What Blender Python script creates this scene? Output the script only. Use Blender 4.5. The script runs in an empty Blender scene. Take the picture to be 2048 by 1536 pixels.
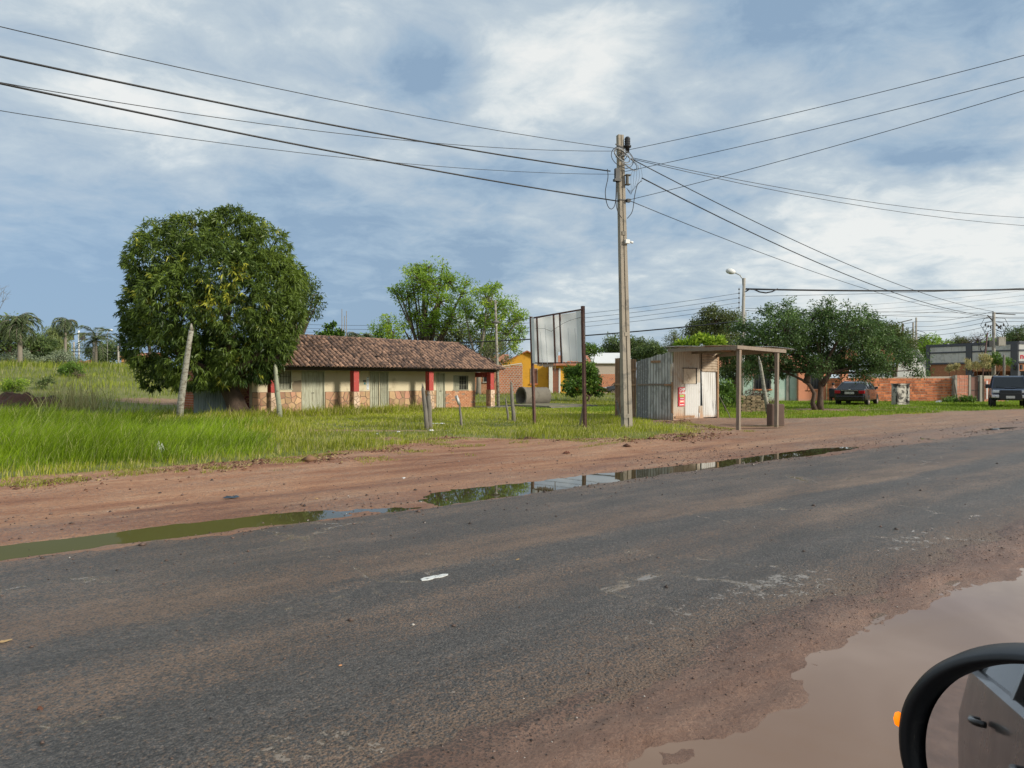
import bpy, math, random
import numpy as np
from mathutils import Vector, Matrix
random.seed(7); RNG = np.random.default_rng(7)
R = math.radians
scene = bpy.context.scene
COL = scene.collection
# ------------------------------------------------------------------ place frame
H0, F, CX, HY = 1.6, 1420.0, 1024.0, 760.0      # eye height (m), focal length in px of a 2048 wide picture
UA = R(38.8); CU, SU = math.cos(UA), math.sin(UA)  # the road runs along u; v is the distance across it
def W(u, v): return (CU*u - SU*v, SU*u + CU*v)
def UV(x, y): return (CU*x + SU*y, -SU*x + CU*y)
def at(px, Y, z=0.0): return ((px-CX)/F*Y, Y, z)
def zz(py, Y): return H0 - (py-HY)/F*Y
def gp(px, py, z=0.0):
    Y = (H0-z)*F/(py-HY); return ((px-CX)/F*Y, Y, z)
# ------------------------------------------------------------------ camera
cam_d = bpy.data.cameras.new('camera'); cam = bpy.data.objects.new('camera', cam_d); COL.objects.link(cam)
cam.location = (0, 0, H0); cam.rotation_euler = (R(90-0.32), 0, 0)
cam_d.sensor_width = 36; cam_d.lens = 36*F/2048; cam_d.clip_start = 0.05; cam_d.clip_end = 6000
scene.camera = cam
# ------------------------------------------------------------------ node expression helper
class E:
    def __init__(s, nt, sock): s.nt, s.s = nt, sock
    def _m(s, op, a, b=None, c=None, clamp=False):
        n = s.nt.nodes.new('ShaderNodeMath'); n.operation = op; n.use_clamp = clamp
        for i, x in enumerate((a, b, c)):
            if x is None: continue
            if isinstance(x, E): s.nt.links.new(x.s, n.inputs[i])
            else: n.inputs[i].default_value = x
        return E(s.nt, n.outputs[0])
    def __add__(s, o): return s._m('ADD', s, o)
    __radd__ = __add__
    def __sub__(s, o): return s._m('SUBTRACT', s, o)
    def __rsub__(s, o): return s._m('SUBTRACT', o, s)
    def __mul__(s, o): return s._m('MULTIPLY', s, o)
    __rmul__ = __mul__
    def __truediv__(s, o): return s._m('DIVIDE', s, o)
    def f(s, op, o=None, c=None): return s._m(op, s, o, c)
    def clamp(s): return s._m('ADD', s, 0.0, clamp=True)
    def ss(s, a, b):   # smoothstep a..b -> 0..1
        n = s.nt.nodes.new('ShaderNodeMapRange'); n.interpolation_type = 'SMOOTHSTEP'
        s.nt.links.new(s.s, n.inputs[0]); n.inputs[1].default_value = a; n.inputs[2].default_value = b
        if a > b:
            n.inputs[1].default_value = b; n.inputs[2].default_value = a; n.inputs[3].default_value = 1; n.inputs[4].default_value = 0
        return E(s.nt, n.outputs[0])
def xyz(nt, vec):
    n = nt.nodes.new('ShaderNodeSeparateXYZ'); nt.links.new(vec, n.inputs[0]); return [E(nt, o) for o in n.outputs]
def comb(nt, *a):
    n = nt.nodes.new('ShaderNodeCombineXYZ')
    for i, x in enumerate(a):
        if isinstance(x, E): nt.links.new(x.s, n.inputs[i])
        else: n.inputs[i].default_value = x
    return n.outputs[0]
def noise(nt, vec, scale, detail=4, rough=0.55, dist=0.0, out=0):
    n = nt.nodes.new('ShaderNodeTexNoise'); n.inputs['Scale'].default_value = scale; n.inputs['Detail'].default_value = detail
    n.inputs['Roughness'].default_value = rough; n.inputs['Distortion'].default_value = dist
    if vec is not None: nt.links.new(vec, n.inputs['Vector'])
    return E(nt, n.outputs[out])
def voro(nt, vec, scale, feature='F1', rnd=1.0, out='Distance'):
    n = nt.nodes.new('ShaderNodeTexVoronoi'); n.feature = feature; n.inputs['Scale'].default_value = scale; n.inputs['Randomness'].default_value = rnd
    nt.links.new(vec, n.inputs['Vector']); return E(nt, n.outputs[out])
def mixc(nt, fac, a, b, mode='MIX'):
    n = nt.nodes.new('ShaderNodeMix'); n.data_type = 'RGBA'; n.blend_type = mode
    if isinstance(fac, E): nt.links.new(fac.s, n.inputs[0])
    else: n.inputs[0].default_value = fac
    for i, x in ((6, a), (7, b)):
        if isinstance(x, (tuple, list)): n.inputs[i].default_value = (*x[:3], 1)
        elif isinstance(x, E): nt.links.new(x.s, n.inputs[i])
        else: nt.links.new(x, n.inputs[i])
    return n.outputs[2]
def ramp(nt, e, stops, interp='LINEAR'):
    n = nt.nodes.new('ShaderNodeValToRGB'); cr = n.color_ramp; cr.interpolation = interp
    while len(cr.elements) > 1: cr.elements.remove(cr.elements[-1])
    cr.elements[0].position = stops[0][0]; cr.elements[0].color = (*stops[0][1], 1)
    for p, c in stops[1:]:
        el = cr.elements.new(p); el.color = (*c, 1)
    nt.links.new(e.s, n.inputs[0]); return n.outputs[0]
def S(r, g, b):      # 8 bit picture value -> linear
    return tuple((x/255/12.92 if x/255 <= 0.04045 else ((x/255+0.055)/1.055)**2.4) for x in (r, g, b))
# ------------------------------------------------------------------ sky
SUN_DIR = Vector((0.80, -0.42, 0.42)).normalized()
world = bpy.data.worlds.new('World'); scene.world = world; world.use_nodes = True
nt = world.node_tree; nt.nodes.clear()
wo = nt.nodes.new('ShaderNodeOutputWorld')
tc = nt.nodes.new('ShaderNodeTexCoord').outputs['Generated']
X, Y, Z = xyz(nt, tc)
az = X.f('ARCTAN2', Y) * (180/math.pi)
el = Z.f('ARCSINE') * (180/math.pi)
den = (Z.f('MAXIMUM', 0.0)) + 0.22
pl = comb(nt, X/den, Y/den, 0.0)
wob = (noise(nt, pl, 0.9, 5, 0.6) - 0.5) * 11.0
wob2 = (noise(nt, comb(nt, Y/den, X/den, 3.7), 1.3, 6, 0.62) - 0.5) * 8.0
pa, pe = az + wob, el + wob2
def blob(a, e, sa, se, amp):     # a cloud bank at azimuth a, elevation e (degrees)
    dx = (pa - a) * (1/sa); dy = (pe - e) * (1/se)
    return ((dx*dx + dy*dy) * -1.0).f('EXPONENT') * amp
big = noise(nt, pl, 0.55, 3, 0.5)
det = noise(nt, pl, 2.1, 8, 0.58, 0.5)
fine = noise(nt, comb(nt, X/den, Y/den*1.05, 9.0), 6.5, 8, 0.62, 0.4)
b = (big - 0.5)*0.9 + (det - 0.5)*1.45 + (fine - 0.5)*1.0 + 0.46
for a_, e_, sa, se, amp in [(5, 23, 9.5, 4.4, .44), (-12, 24.5, 6, 2.6, .42), (27, 10, 13, 4.0, .30), (31, 5, 16, 3.5, .34), (-32, 30, 14, 5, .50), (-22, 19, 13, 3, .22),
                            (36, 13, 6, 2.4, .35), (-29, 20, 8, 2.0, .2), (3, 6.5, 6, 1.6, .2), (12, 26, 5, 2, .25), (60, 12, 25, 9, .4), (-80, 30, 30, 14, .3),
                            (-10.5, 23.5, 6, 2.4, -.5), (-5.5, 22, 3.4, 2.2, -.42), (30, 25, 17, 8, -.42), (15, 30, 12, 4, -.3), (30.5, 14.3, 4, 1.1, -.55), (14, 13, 7, 2.2, -.28), (1, 16, 7, 2, -.25), (-26, 3, 19, 7.5, -.6), (-8, 9, 13, 5.0, -.28), (12, 17, 9, 2.6, -.12), (8, 30, 10, 2.5, -.15)]:
    b = b + blob(a_, e_, sa, se, amp)
br = b.clamp()
low = ramp(nt, br, [(0.0, S(139,164,189)), (0.22, S(158,180,200)), (0.42, S(175,191,205)), (0.62, S(190,203,212)), (0.82, S(217,224,226)), (1.0, S(234,236,234))])
stormf = ((az * -0.05 - 0.25).clamp()) * (el.ss(19.0, 3.0))
col = mixc(nt, stormf * 0.6, low, S(142,172,204))
hor = el.ss(7.5, 0.0) * ((az * 0.05 + 0.1).clamp())
col = mixc(nt, hor * 0.65, col, S(205,216,222))
backf = Y.ss(0.1, -0.7)
col = mixc(nt, backf * 0.55, col, S(205,212,218))
sky = nt.nodes.new('ShaderNodeTexSky'); sky.sky_type = 'NISHITA'; sky.sun_disc = False
sky.sun_elevation = math.asin(SUN_DIR.z); sky.sun_rotation = math.atan2(SUN_DIR.x, SUN_DIR.y)
bg1 = nt.nodes.new('ShaderNodeBackground'); bg1.inputs[1].default_value = 0.68; nt.links.new(col, bg1.inputs[0])
bg2 = nt.nodes.new('ShaderNodeBackground'); bg2.inputs[1].default_value = 0.08; nt.links.new(sky.outputs[0], bg2.inputs[0])
mx = nt.nodes.new('ShaderNodeMixShader'); mx.inputs[0].default_value = 0.93
nt.links.new(bg2.outputs[0], mx.inputs[1]); nt.links.new(bg1.outputs[0], mx.inputs[2]); nt.links.new(mx.outputs[0], wo.inputs[0])
# ------------------------------------------------------------------ sun through thin cloud
sl = bpy.data.lights.new('sun', 'SUN'); sl.energy = 2.7; sl.angle = R(10); sl.color = (1.0, 0.93, 0.80)
so = bpy.data.objects.new('sun', sl); COL.objects.link(so); so.rotation_euler = SUN_DIR.to_track_quat('Z', 'Y').to_euler(); so.location = (0, 0, 50)
vs = scene.view_settings; vs.view_transform = 'Standard'; vs.look = 'None'; vs.gamma = 1; vs.exposure = 0.66; vs.use_curve_mapping = False
scene.cycles.max_bounces = 6; scene.cycles.transparent_max_bounces = 4
scene.cycles.use_denoising = True
# ------------------------------------------------------------------ materials
MATS = {}
def mat(name, col, rough=0.85, var=0.25, scale=4.0, col2=None, s2=1.5, lo=0.5, hi=0.65, bump=0.3, bscale=40.0, bdist=0.01, metal=0.0, rand=0.0,
        spec=0.5, stretch=None, fine=60.0, finevar=0.15, low=None, lowh=0.4, coat=0.0, hue=0.0, rib=None, ribcol=(.10, .08, .06)):
    """col varied by coarse and fine noise; col2 worn in as patches; low = colour of the splashed dirt near the ground"""
    m = bpy.data.materials.new(name); m.use_nodes = True; nt = m.node_tree; bs = nt.nodes['Principled BSDF']
    tcn = nt.nodes.new('ShaderNodeTexCoord'); v = tcn.outputs['Object']
    oi = nt.nodes.new('ShaderNodeObjectInfo')
    a = nt.nodes.new('ShaderNodeVectorMath'); a.operation = 'MULTIPLY_ADD'
    nt.links.new(v, a.inputs[0]); a.inputs[1].default_value = stretch or (1, 1, 1)
    nt.links.new(comb(nt, E(nt, oi.outputs['Random'])*37.0, E(nt, oi.outputs['Random'])*11.0, 0.0), a.inputs[2])
    v2 = a.outputs[0]
    n1 = noise(nt, v2, scale, 5, 0.6); n2 = noise(nt, v2, fine, 3, 0.6)
    k = 1.0 + (n1 - 0.5)*(var*2.4) + (n2 - 0.5)*(finevar*2)
    if rand: k = k * (1.0 + (E(nt, oi.outputs['Random']) - 0.5)*(2*rand))
    c = mixc(nt, 0.0, col, col)
    if col2 is not None:
        c = mixc(nt, noise(nt, v2, s2, 7, 0.65, 0.3).ss(lo, hi), col, col2)
    if hue:
        w = nt.nodes.new('ShaderNodeTexWhiteNoise'); w.noise_dimensions = '1D'; nt.links.new(oi.outputs['Random'], w.inputs['W'])
        c = mixc(nt, E(nt, w.outputs['Value'])*hue, c, col2 if col2 is not None else (.5, .4, .3))
    if rib:
        vx = xyz(nt, v)[0]; c = mixc(nt, ((vx*(6.2832/rib)).f('SINE')*(1 if rib > 0 else 1) + (n1-0.5)*1.2).ss(0.15, 0.95)*0.6, c, ribcol)
    mul = nt.nodes.new('ShaderNodeVectorMath'); mul.operation = 'SCALE'; nt.links.new(c, mul.inputs[0]); nt.links.new(k.s, mul.inputs['Scale'])
    c = mul.outputs[0]
    if low is not None:
        g = nt.nodes.new('ShaderNodeNewGeometry'); gz = xyz(nt, g.outputs['Position'])[2]
        c = mixc(nt, (gz + (n1-0.5)*lowh*1.2).ss(lowh, 0.0)*0.8, c, low)
    nt.links.new(c, bs.inputs['Base Color'])
    nt.links.new((n1*0.25 + (rough-0.12)).clamp().s, bs.inputs['Roughness'])
    bs.inputs['Metallic'].default_value = metal; bs.inputs['Specular IOR Level'].default_value = spec
    if coat: bs.inputs['Coat Weight'].default_value = coat; bs.inputs['Coat Roughness'].default_value = 0.05
    if bump:
        bn = nt.nodes.new('ShaderNodeBump'); bn.inputs['Strength'].default_value = bump; bn.inputs['Distance'].default_value = bdist
        nt.links.new((noise(nt, v2, bscale, 5, 0.65)+n1*0.7).s, bn.inputs['Height']); nt.links.new(bn.outputs[0], bs.inputs['Normal'])
    MATS[name] = m; return m
def leafmat(name, c1, c2, c3=None, f3=0.0, rough=0.45, trans=0.3):
    """leaf colours: every leaf takes its own tone between c1 and c2 (a few c3) from its stored number; tree crowns set it lighter upwards"""
    m = bpy.data.materials.new(name); m.use_nodes = True; nt = m.node_tree; bs = nt.nodes['Principled BSDF']
    at_ = nt.nodes.new('ShaderNodeAttribute'); at_.attribute_name = 'rnd'; r = E(nt, at_.outputs['Fac'])
    at2 = nt.nodes.new('ShaderNodeAttribute'); at2.attribute_name = 'rnd2'; r2 = E(nt, at2.outputs['Fac'])
    c = mixc(nt, r, c1, c2)
    if c3 is not None: c = mixc(nt, r2.ss(1-f3-0.02, 1-f3+0.02), c, c3)
    nt.links.new(c, bs.inputs['Base Color']); bs.inputs['Roughness'].default_value = rough; bs.inputs['Specular IOR Level'].default_value = 0.35
    tr = nt.nodes.new('ShaderNodeBsdfTranslucent'); nt.links.new(c, tr.inputs[0])
    ms = nt.nodes.new('ShaderNodeMixShader'); ms.inputs[0].default_value = trans
    nt.links.new(bs.outputs[0], ms.inputs[1]); nt.links.new(tr.outputs[0], ms.inputs[2]); nt.links.new(ms.outputs[0], nt.nodes['Material Output'].inputs[0])
    return m
# ------------------------------------------------------------------ mesh helpers
def link(o, parent=None):
    COL.objects.link(o)
    if parent is not None: o.parent = parent
    return o
def tag(o, label=None, cat=None, group=None, kind=None):
    if label: o['label'] = label
    if cat: o['category'] = cat
    if group: o['group'] = group
    if kind: o['kind'] = kind
    return o
def thing(name, label, cat, loc=(0, 0, 0), rz=0.0, group=None):
    o = bpy.data.objects.new(name, None); o.empty_display_size = 0.2; COL.objects.link(o)
    o.location = loc; o.rotation_euler = (0, 0, rz); return tag(o, label, cat, group)
class MB:
    def __init__(s): s.v = []; s.f = []; s.mi = []; s.sm = []; s.m = 0; s.smooth = False
    def add(s, vs, fs):
        k = len(s.v); s.v += [tuple(p) for p in vs]
        for f in fs: s.f.append(tuple(i+k for i in f)); s.mi.append(s.m); s.sm.append(s.smooth)
        return s
    def box(s, x0, x1, y0, y1, z0, z1, M=None):
        p = [(x, y, z) for z in (z0, z1) for y in (y0, y1) for x in (x0, x1)]
        if M is not None: p = [M @ Vector(q) for q in p]
        return s.add(p, [(0, 2, 3, 1), (4, 5, 7, 6), (0, 1, 5, 4), (2, 6, 7, 3), (0, 4, 6, 2), (1, 3, 7, 5)])
    def beam(s, a, b, w, h=None, up=(0, 0, 1)):
        a, b = Vector(a), Vector(b); h = h or w; d = (b-a).normalized(); r = d.cross(Vector(up))
        if r.length < 1e-4: r = d.cross(Vector((1, 0, 0)))
        r.normalize(); q = r.cross(d); r *= w/2; q *= h/2
        p = [a-r-q, a+r-q, a+r+q, a-r+q, b-r-q, b+r-q, b+r+q, b-r+q]
        return s.add(p, [(3, 2, 1, 0), (4, 5, 6, 7), (0, 1, 5, 4), (1, 2, 6, 5), (2, 3, 7, 6), (3, 0, 4, 7)])
    def tube(s, pts, rad, n=8, caps=True, jitter=0.0):
        pts = [Vector(p) for p in pts]; rad = rad if isinstance(rad, (list, tuple)) else [rad]*len(pts)
        vs = []; r0 = None
        for i, p in enumerate(pts):
            d = (pts[min(i+1, len(pts)-1)] - pts[max(i-1, 0)]); d = d.normalized() if d.length > 1e-9 else Vector((0, 0, 1))
            if r0 is None: r0 = d.cross(Vector((0, 0, 1))); r0 = r0 if r0.length > 0.05 else d.cross(Vector((1, 0, 0)))
            r0 = (r0 - d*r0.dot(d)); r0 = r0.normalized() if r0.length > 1e-6 else d.orthogonal().normalized()
            q = d.cross(r0)
            for k in range(n):
                a = 2*math.pi*k/n; rr = rad[i]*(1+random.uniform(-jitter, jitter)); vs.append(p + r0*math.cos(a)*rr + q*math.sin(a)*rr)
        fs = [(i*n+k, i*n+(k+1) % n, (i+1)*n+(k+1) % n, (i+1)*n+k) for i in range(len(pts)-1) for k in range(n)]
        sm = s.smooth; s.smooth = True; s.add(vs, fs); s.smooth = sm
        if caps: k0 = len(s.v)-len(vs); s.f += [tuple(k0+i for i in range(n))[::-1], tuple(k0+(len(pts)-1)*n+i for i in range(n))]; s.mi += [s.m]*2; s.sm += [False]*2
        return s
    def prism(s, poly, z0, z1, M=None):
        n = len(poly); p = [(x, y, z0) for x, y in poly] + [(x, y, z1) for x, y in poly]
        if M is not None: p = [M @ Vector(q) for q in p]
        return s.add(p, [tuple(range(n))[::-1], tuple(range(n, 2*n))] + [(i, (i+1) % n, n+(i+1) % n, n+i) for i in range(n)])
    def lathe(s, prof, n=20, M=None):
        vs = []; 
        for r, z in prof:
            for k in range(n):
                a = 2*math.pi*k/n; q = Vector((r*math.cos(a), r*math.sin(a), z)); vs.append(M @ q if M is not None else q)
        sm = s.smooth; s.smooth = True
        s.add(vs, [(i*n+k, i*n+(k+1) % n, (i+1)*n+(k+1) % n, (i+1)*n+k) for i in range(len(prof)-1) for k in range(n)])
        s.smooth = sm; return s
    def quad(s, a, b, c, d): return s.add([a, b, c, d], [(0, 1, 2, 3)])
    def mesh(s, name, mats):
        me = bpy.data.meshes.new(name); me.from_pydata(s.v, [], s.f)
        for m in (mats if isinstance(mats, (list, tuple)) else [mats]): me.materials.append(m)
        me.polygons.foreach_set('material_index', s.mi); me.polygons.foreach_set('use_smooth', s.sm); me.update(); return me
    def build(s, name, mats, parent=None, **kw):
        o = link(bpy.data.objects.new(name, s.mesh(name, mats)), parent)
        b = kw.pop('bevel', 0)
        if b: md = o.modifiers.new('bevel', 'BEVEL'); md.width = b; md.segments = 2; md.limit_method = 'ANGLE'
        return tag(o, **kw)
def inst(me, name, parent, M=None):
    o = bpy.data.objects.new(name, me); link(o, parent)
    if M is not None: o.matrix_local = M
    return o
def npmesh(name, verts, faces, mats, parent=None, attrs=None, smooth=False):
    """verts (N,3); faces (M,k) with k 3 or 4"""
    verts = np.asarray(verts, np.float32); faces = np.asarray(faces, np.int32); k = faces.shape[1]
    me = bpy.data.meshes.new(name); me.vertices.add(len(verts)); me.vertices.foreach_set('co', verts.ravel())
    me.loops.add(faces.size); me.loops.foreach_set('vertex_index', faces.ravel()); me.polygons.add(len(faces))
    me.polygons.foreach_set('loop_start', np.arange(0, faces.size, k, dtype=np.int32)); me.polygons.foreach_set('loop_total', np.full(len(faces), k, np.int32))
    if smooth: me.polygons.foreach_set('use_smooth', np.ones(len(faces), bool))
    for m in (mats if isinstance(mats, (list, tuple)) else [mats]): me.materials.append(m)
    for an, av in (attrs or {}).items():
        a = me.attributes.new(an, 'FLOAT', 'FACE'); a.data.foreach_set('value', np.asarray(av, np.float32))
    me.update(calc_edges=True); me.validate()
    return link(bpy.data.objects.new(name, me), parent)
def vnoise(x, y, seed=0, octaves=4):
    """cheap smooth noise, about -1..1"""
    x = np.asarray(x, float); y = np.asarray(y, float); o = np.zeros(np.broadcast(x, y).shape); r = np.random.default_rng(seed); amp = 1.0; f = 1.0; tot = 0
    for k in range(octaves):
        T = r.random((64, 64))*2-1; xi = x*f + r.random()*50; yi = y*f + r.random()*50
        x0 = np.floor(xi).astype(int); y0 = np.floor(yi).astype(int); fx = xi-x0; fy = yi-y0; fx = fx*fx*(3-2*fx); fy = fy*fy*(3-2*fy)
        g = lambda i, j: T[i % 64, j % 64]
        o = o + amp*((g(x0, y0)*(1-fx)+g(x0+1, y0)*fx)*(1-fy) + (g(x0, y0+1)*(1-fx)+g(x0+1, y0+1)*fx)*fy); tot += amp*0.6; amp *= 0.5; f *= 2.1
    return o/tot
def sstep(x, a, b):
    t = np.clip((np.asarray(x, float)-a)/(b-a), 0, 1); return t*t*(3-2*t)
# ================================================================== GROUND, ROAD, WATER
VBU = [-40, -20, 0, 5.4, 8, 9.6, 10.8, 11.4, 12.5, 15, 17.5, 19.6, 21, 24.6, 26.2, 29, 38, 46, 80, 200]
VBV = [13.6, 13.6, 13.1, 13.3, 14.2, 15.2, 15.8, 14.7, 13.0, 12.2, 12.9, 14.3, 17.3, 17.4, 14.9, 14.1, 13.2, 12.0, 11.5, 11.5]
def vb(u): return np.interp(u, VBU, VBV)
BARE = [(16.4, 36.3, 3.6, 2.6), (-4.4, 21.6, 2.5, 0.45), (-19, 39.5, 3.4, 1.7), (24.5, 34.8, 5.5, .9), (13.4, 24.9, 1.2, .5), (21.2, 40.0, 3.0, .7)]
def bare(x, y):
    n = vnoise(np.asarray(x)*0.8, np.asarray(y)*0.8, 11); m = np.zeros(np.shape(n))
    for cx, cy, rx, ry in BARE: m = np.maximum(m, 1.25-((x-cx)/rx)**2-((y-cy)/ry)**2 + n*0.5)
    return m
def terr0(u, v):
    u = np.asarray(u, float); v = np.asarray(v, float)
    z = 2.75*sstep(v, 34, 74)*sstep(-u, -30, -12) + 0.45*sstep(v, 30, 47)*sstep(u, 14, 24)*sstep(-u, -50, -43)
    z = z + 0.03*vnoise(u*0.35, v*0.35, 3, 3)*sstep(v, 14, 18)
    return z
def terr_xy(x, y):
    u, v = UV(x, y); return terr0(u, v)
def gps(px, py):
    """where the line of sight through a picture point meets the terrain"""
    Ys = np.linspace(6, 140, 1400); xs_ = (px-CX)/F*Ys; zr = H0-(py-HY)/F*Ys; g = gz(xs_, Ys); i = int(np.argmax(zr <= g)); return (float(xs_[i]), float(Ys[i]), float(g[i]))
def nonuni(segs):
    out = []
    for a, b_, st in segs: out += list(np.arange(a, b_-1e-6, st))
    return np.array(out + [segs[-1][1]])
def sheet(name, us, vs_, zf, m, kind='structure', rz=UA, smooth=True):
    U_, V_ = np.meshgrid(us, vs_, indexing='ij'); Zg = zf(U_, V_)
    n, k = U_.shape; idx = np.arange(n*k).reshape(n, k)
    fc = np.stack([idx[:-1, :-1], idx[1:, :-1], idx[1:, 1:], idx[:-1, 1:]], -1).reshape(-1, 4)
    o = npmesh(name, np.stack([U_, V_, Zg], -1).reshape(-1, 3), fc, m, smooth=smooth); o.rotation_euler = (0, 0, rz); tag(o, kind=kind); return o
# ---- materials of the ground
def newmat(name):
    m = bpy.data.materials.new(name); m.use_nodes = True; nt = m.node_tree
    return m, nt, nt.nodes['Principled BSDF'], nt.nodes.new('ShaderNodeTexCoord').outputs['Object']
def bump(nt, bs, h, strength, dist):
    bn = nt.nodes.new('ShaderNodeBump'); bn.inputs['Strength'].default_value = strength; bn.inputs['Distance'].default_value = dist
    nt.links.new(h.s, bn.inputs['Height']); nt.links.new(bn.outputs[0], bs.inputs['Normal'])
m_ground, nt, bs, v = newmat('field_soil')
x_, y_, z_ = xyz(nt, v)
n1 = noise(nt, v, 0.35, 6, 0.6); n2 = noise(nt, v, 3.0, 6, 0.7); n3 = noise(nt, v, 22, 4, 0.7)
c = ramp(nt, n1*0.45+n2*0.35+n3*0.2, [(0.3, (.08, .10, .022)), (0.45, (.135, .155, .035)), (0.55, (.20, .205, .055)), (0.7, (.27, .235, .10))])
bm = None
for cx, cy, rx, ry in BARE:
    dx = (x_-cx)*(1/rx); dy = (y_-cy)*(1/ry); e = 1.1-dx*dx-dy*dy; bm = e if bm is None else bm.f('MAXIMUM', e)
c = mixc(nt, (bm + (n2-0.5)*1.4 + (n3-.5)*.6).ss(0.0, 0.5), c, ramp(nt, n3*0.5+n2*0.5, [(0.35, (.17, .09, .055)), (0.52, (.30, .19, .11)), (0.65, (.42, .30, .18))]))
nt.links.new(c, bs.inputs['Base Color']); bs.inputs['Roughness'].default_value = 0.95
bump(nt, bs, n2*2.0+n3, 0.6, 0.06)
m_dirt, nt, bs, v = newmat('red_dirt')
x_, y_, z_ = xyz(nt, v)
n0 = noise(nt, comb(nt, x_*0.25, y_*1.6, 0.0), 0.8, 5, 0.6); n1 = noise(nt, comb(nt, x_*0.35, y_, 0.0), 1.7, 7, 0.65); n2 = noise(nt, v, 14, 6, 0.7); n3 = voro(nt, v, 34); n4 = noise(nt, v, 90, 3, 0.7)
far = x_.ss(10, 26)
c = ramp(nt, n0*0.5+n1*0.35+n2*0.25-0.05, [(0.36, (.16, .064, .034)), (0.45, (.30, .132, .066)), (0.54, (.42, .215, .115)), (0.64, (.54, .32, .19))])
c = mixc(nt, far*0.45, c, (.38, .25, .165))
grav = (n4*0.9 + n1*0.8 - n3*0.5 + far*0.14).ss(0.62, 0.80)
c = mixc(nt, grav*0.65, c, ramp(nt, n2, [(0.4, (.055, .04, .035)), (0.6, (.30, .24, .20))]))
wetd = (y_ + (n0-0.5)*2.2).ss(10.2, 8.6)
sc_ = nt.nodes.new('ShaderNodeVectorMath'); sc_.operation = 'SCALE'; nt.links.new(c, sc_.inputs[0]); nt.links.new((1.0 - wetd*0.22).s, sc_.inputs['Scale'])
nt.links.new(sc_.outputs[0], bs.inputs['Base Color'])
nt.links.new((0.80 - wetd*0.30 + (n2-0.5)*0.3).clamp().s, bs.inputs['Roughness'])
bump(nt, bs, n1*3.0+n2*1.3+n4*0.5-n3*0.4, 0.75, 0.03)
m_mud, nt, bs, v = newmat('wet_mud')
x_, y_, z_ = xyz(nt, v)
n1 = noise(nt, comb(nt, x_*0.4, y_, 0.0), 3.0, 7, 0.65); n2 = noise(nt, v, 26, 8, 0.8); n3 = voro(nt, v, 60); n4 = noise(nt, v, 150, 3, 0.8)
c = ramp(nt, n1*0.4+n2*0.4+n4*0.2, [(0.37, (.14, .072, .046)), (0.46, (.235, .13, .088)), (0.54, (.32, .188, .13)), (0.64, (.43, .275, .20))])
c = mixc(nt, (n4*0.7+n2*0.5-n3*0.35+(y_.ss(2.1, 2.6))*0.24).ss(0.60, 0.70)*0.8, c, (.055, .043, .038))
nt.links.new(c, bs.inputs['Base Color']); nt.links.new((n2*0.5+0.22).clamp().s, bs.inputs['Roughness'])
bump(nt, bs, n1*2+n2*2.2+n4*0.7-n3*0.5, 0.9, 0.022)
# ---- asphalt
m_road, nt, bs, v = newmat('wet_asphalt')
x_, y_, z_ = xyz(nt, v)
lo_ = noise(nt, comb(nt, x_*0.13, y_*0.6, 0.0), 1.0, 4, 0.55); mid = noise(nt, comb(nt, x_*0.35, y_*1.4, 5.0), 1.6, 7, 0.65)
agg = noise(nt, v, 48, 5, 0.75); hf = noise(nt, v, 130, 3, 0.8); vo = voro(nt, v, 75); pat = noise(nt, v, 7, 7, 0.7, 0.4)
vv = (y_ + (lo_-0.5)*0.9 + (mid-0.5)*0.35 - 2.0) * (1/6.2)
mudband = E(nt, ramp(nt, vv, [(0.0, (.95,)*3), (0.075, (.66,)*3), (0.12, (.5,)*3), (0.17, (.32,)*3), (0.24, (.13,)*3), (0.30, (.38,)*3), (0.37, (.44,)*3), (0.43, (.22,)*3), (0.475, (.18,)*3), (0.515, (.56,)*3), (0.57, (.52,)*3), (0.63, (.34,)*3), (0.74, (.30,)*3), (0.84, (.36,)*3), (0.92, (.52,)*3), (1.0, (.9,)*3)]))
f = (mudband + (agg-0.5)*1.3 + (hf-0.5)*0.7 + (mid-0.5)*0.7 + (pat-0.5)*0.5)
asph = ramp(nt, hf*0.5+agg*0.3+mid*0.2, [(0.36, (.018, .017, .017)), (0.46, (.066, .060, .056)), (0.54, (.122, .111, .101)), (0.68, (.28, .25, .225))])
mudc = ramp(nt, mid*0.4+lo_*0.3+agg*0.3, [(0.36, (.14, .08, .052)), (0.5, (.24, .15, .095)), (0.62, (.35, .235, .16))])
cell = nt.nodes.new('ShaderNodeTexVoronoi'); cell.inputs['Scale'].default_value = 62; nt.links.new(v, cell.inputs['Vector']); cr_, cg_, cb_ = xyz(nt, cell.outputs['Color']); cd_ = E(nt, cell.outputs['Distance'])
sc1 = nt.nodes.new('ShaderNodeVectorMath'); sc1.operation = 'SCALE'; nt.links.new(asph, sc1.inputs[0]); nt.links.new((0.55 + cr_*0.95).s, sc1.inputs['Scale'])
c = mixc(nt, (f + (cd_-0.42)*0.55 + (cg_-0.5)*0.25).ss(0.31, 0.72)*0.9, sc1.outputs[0], mudc)
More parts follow.
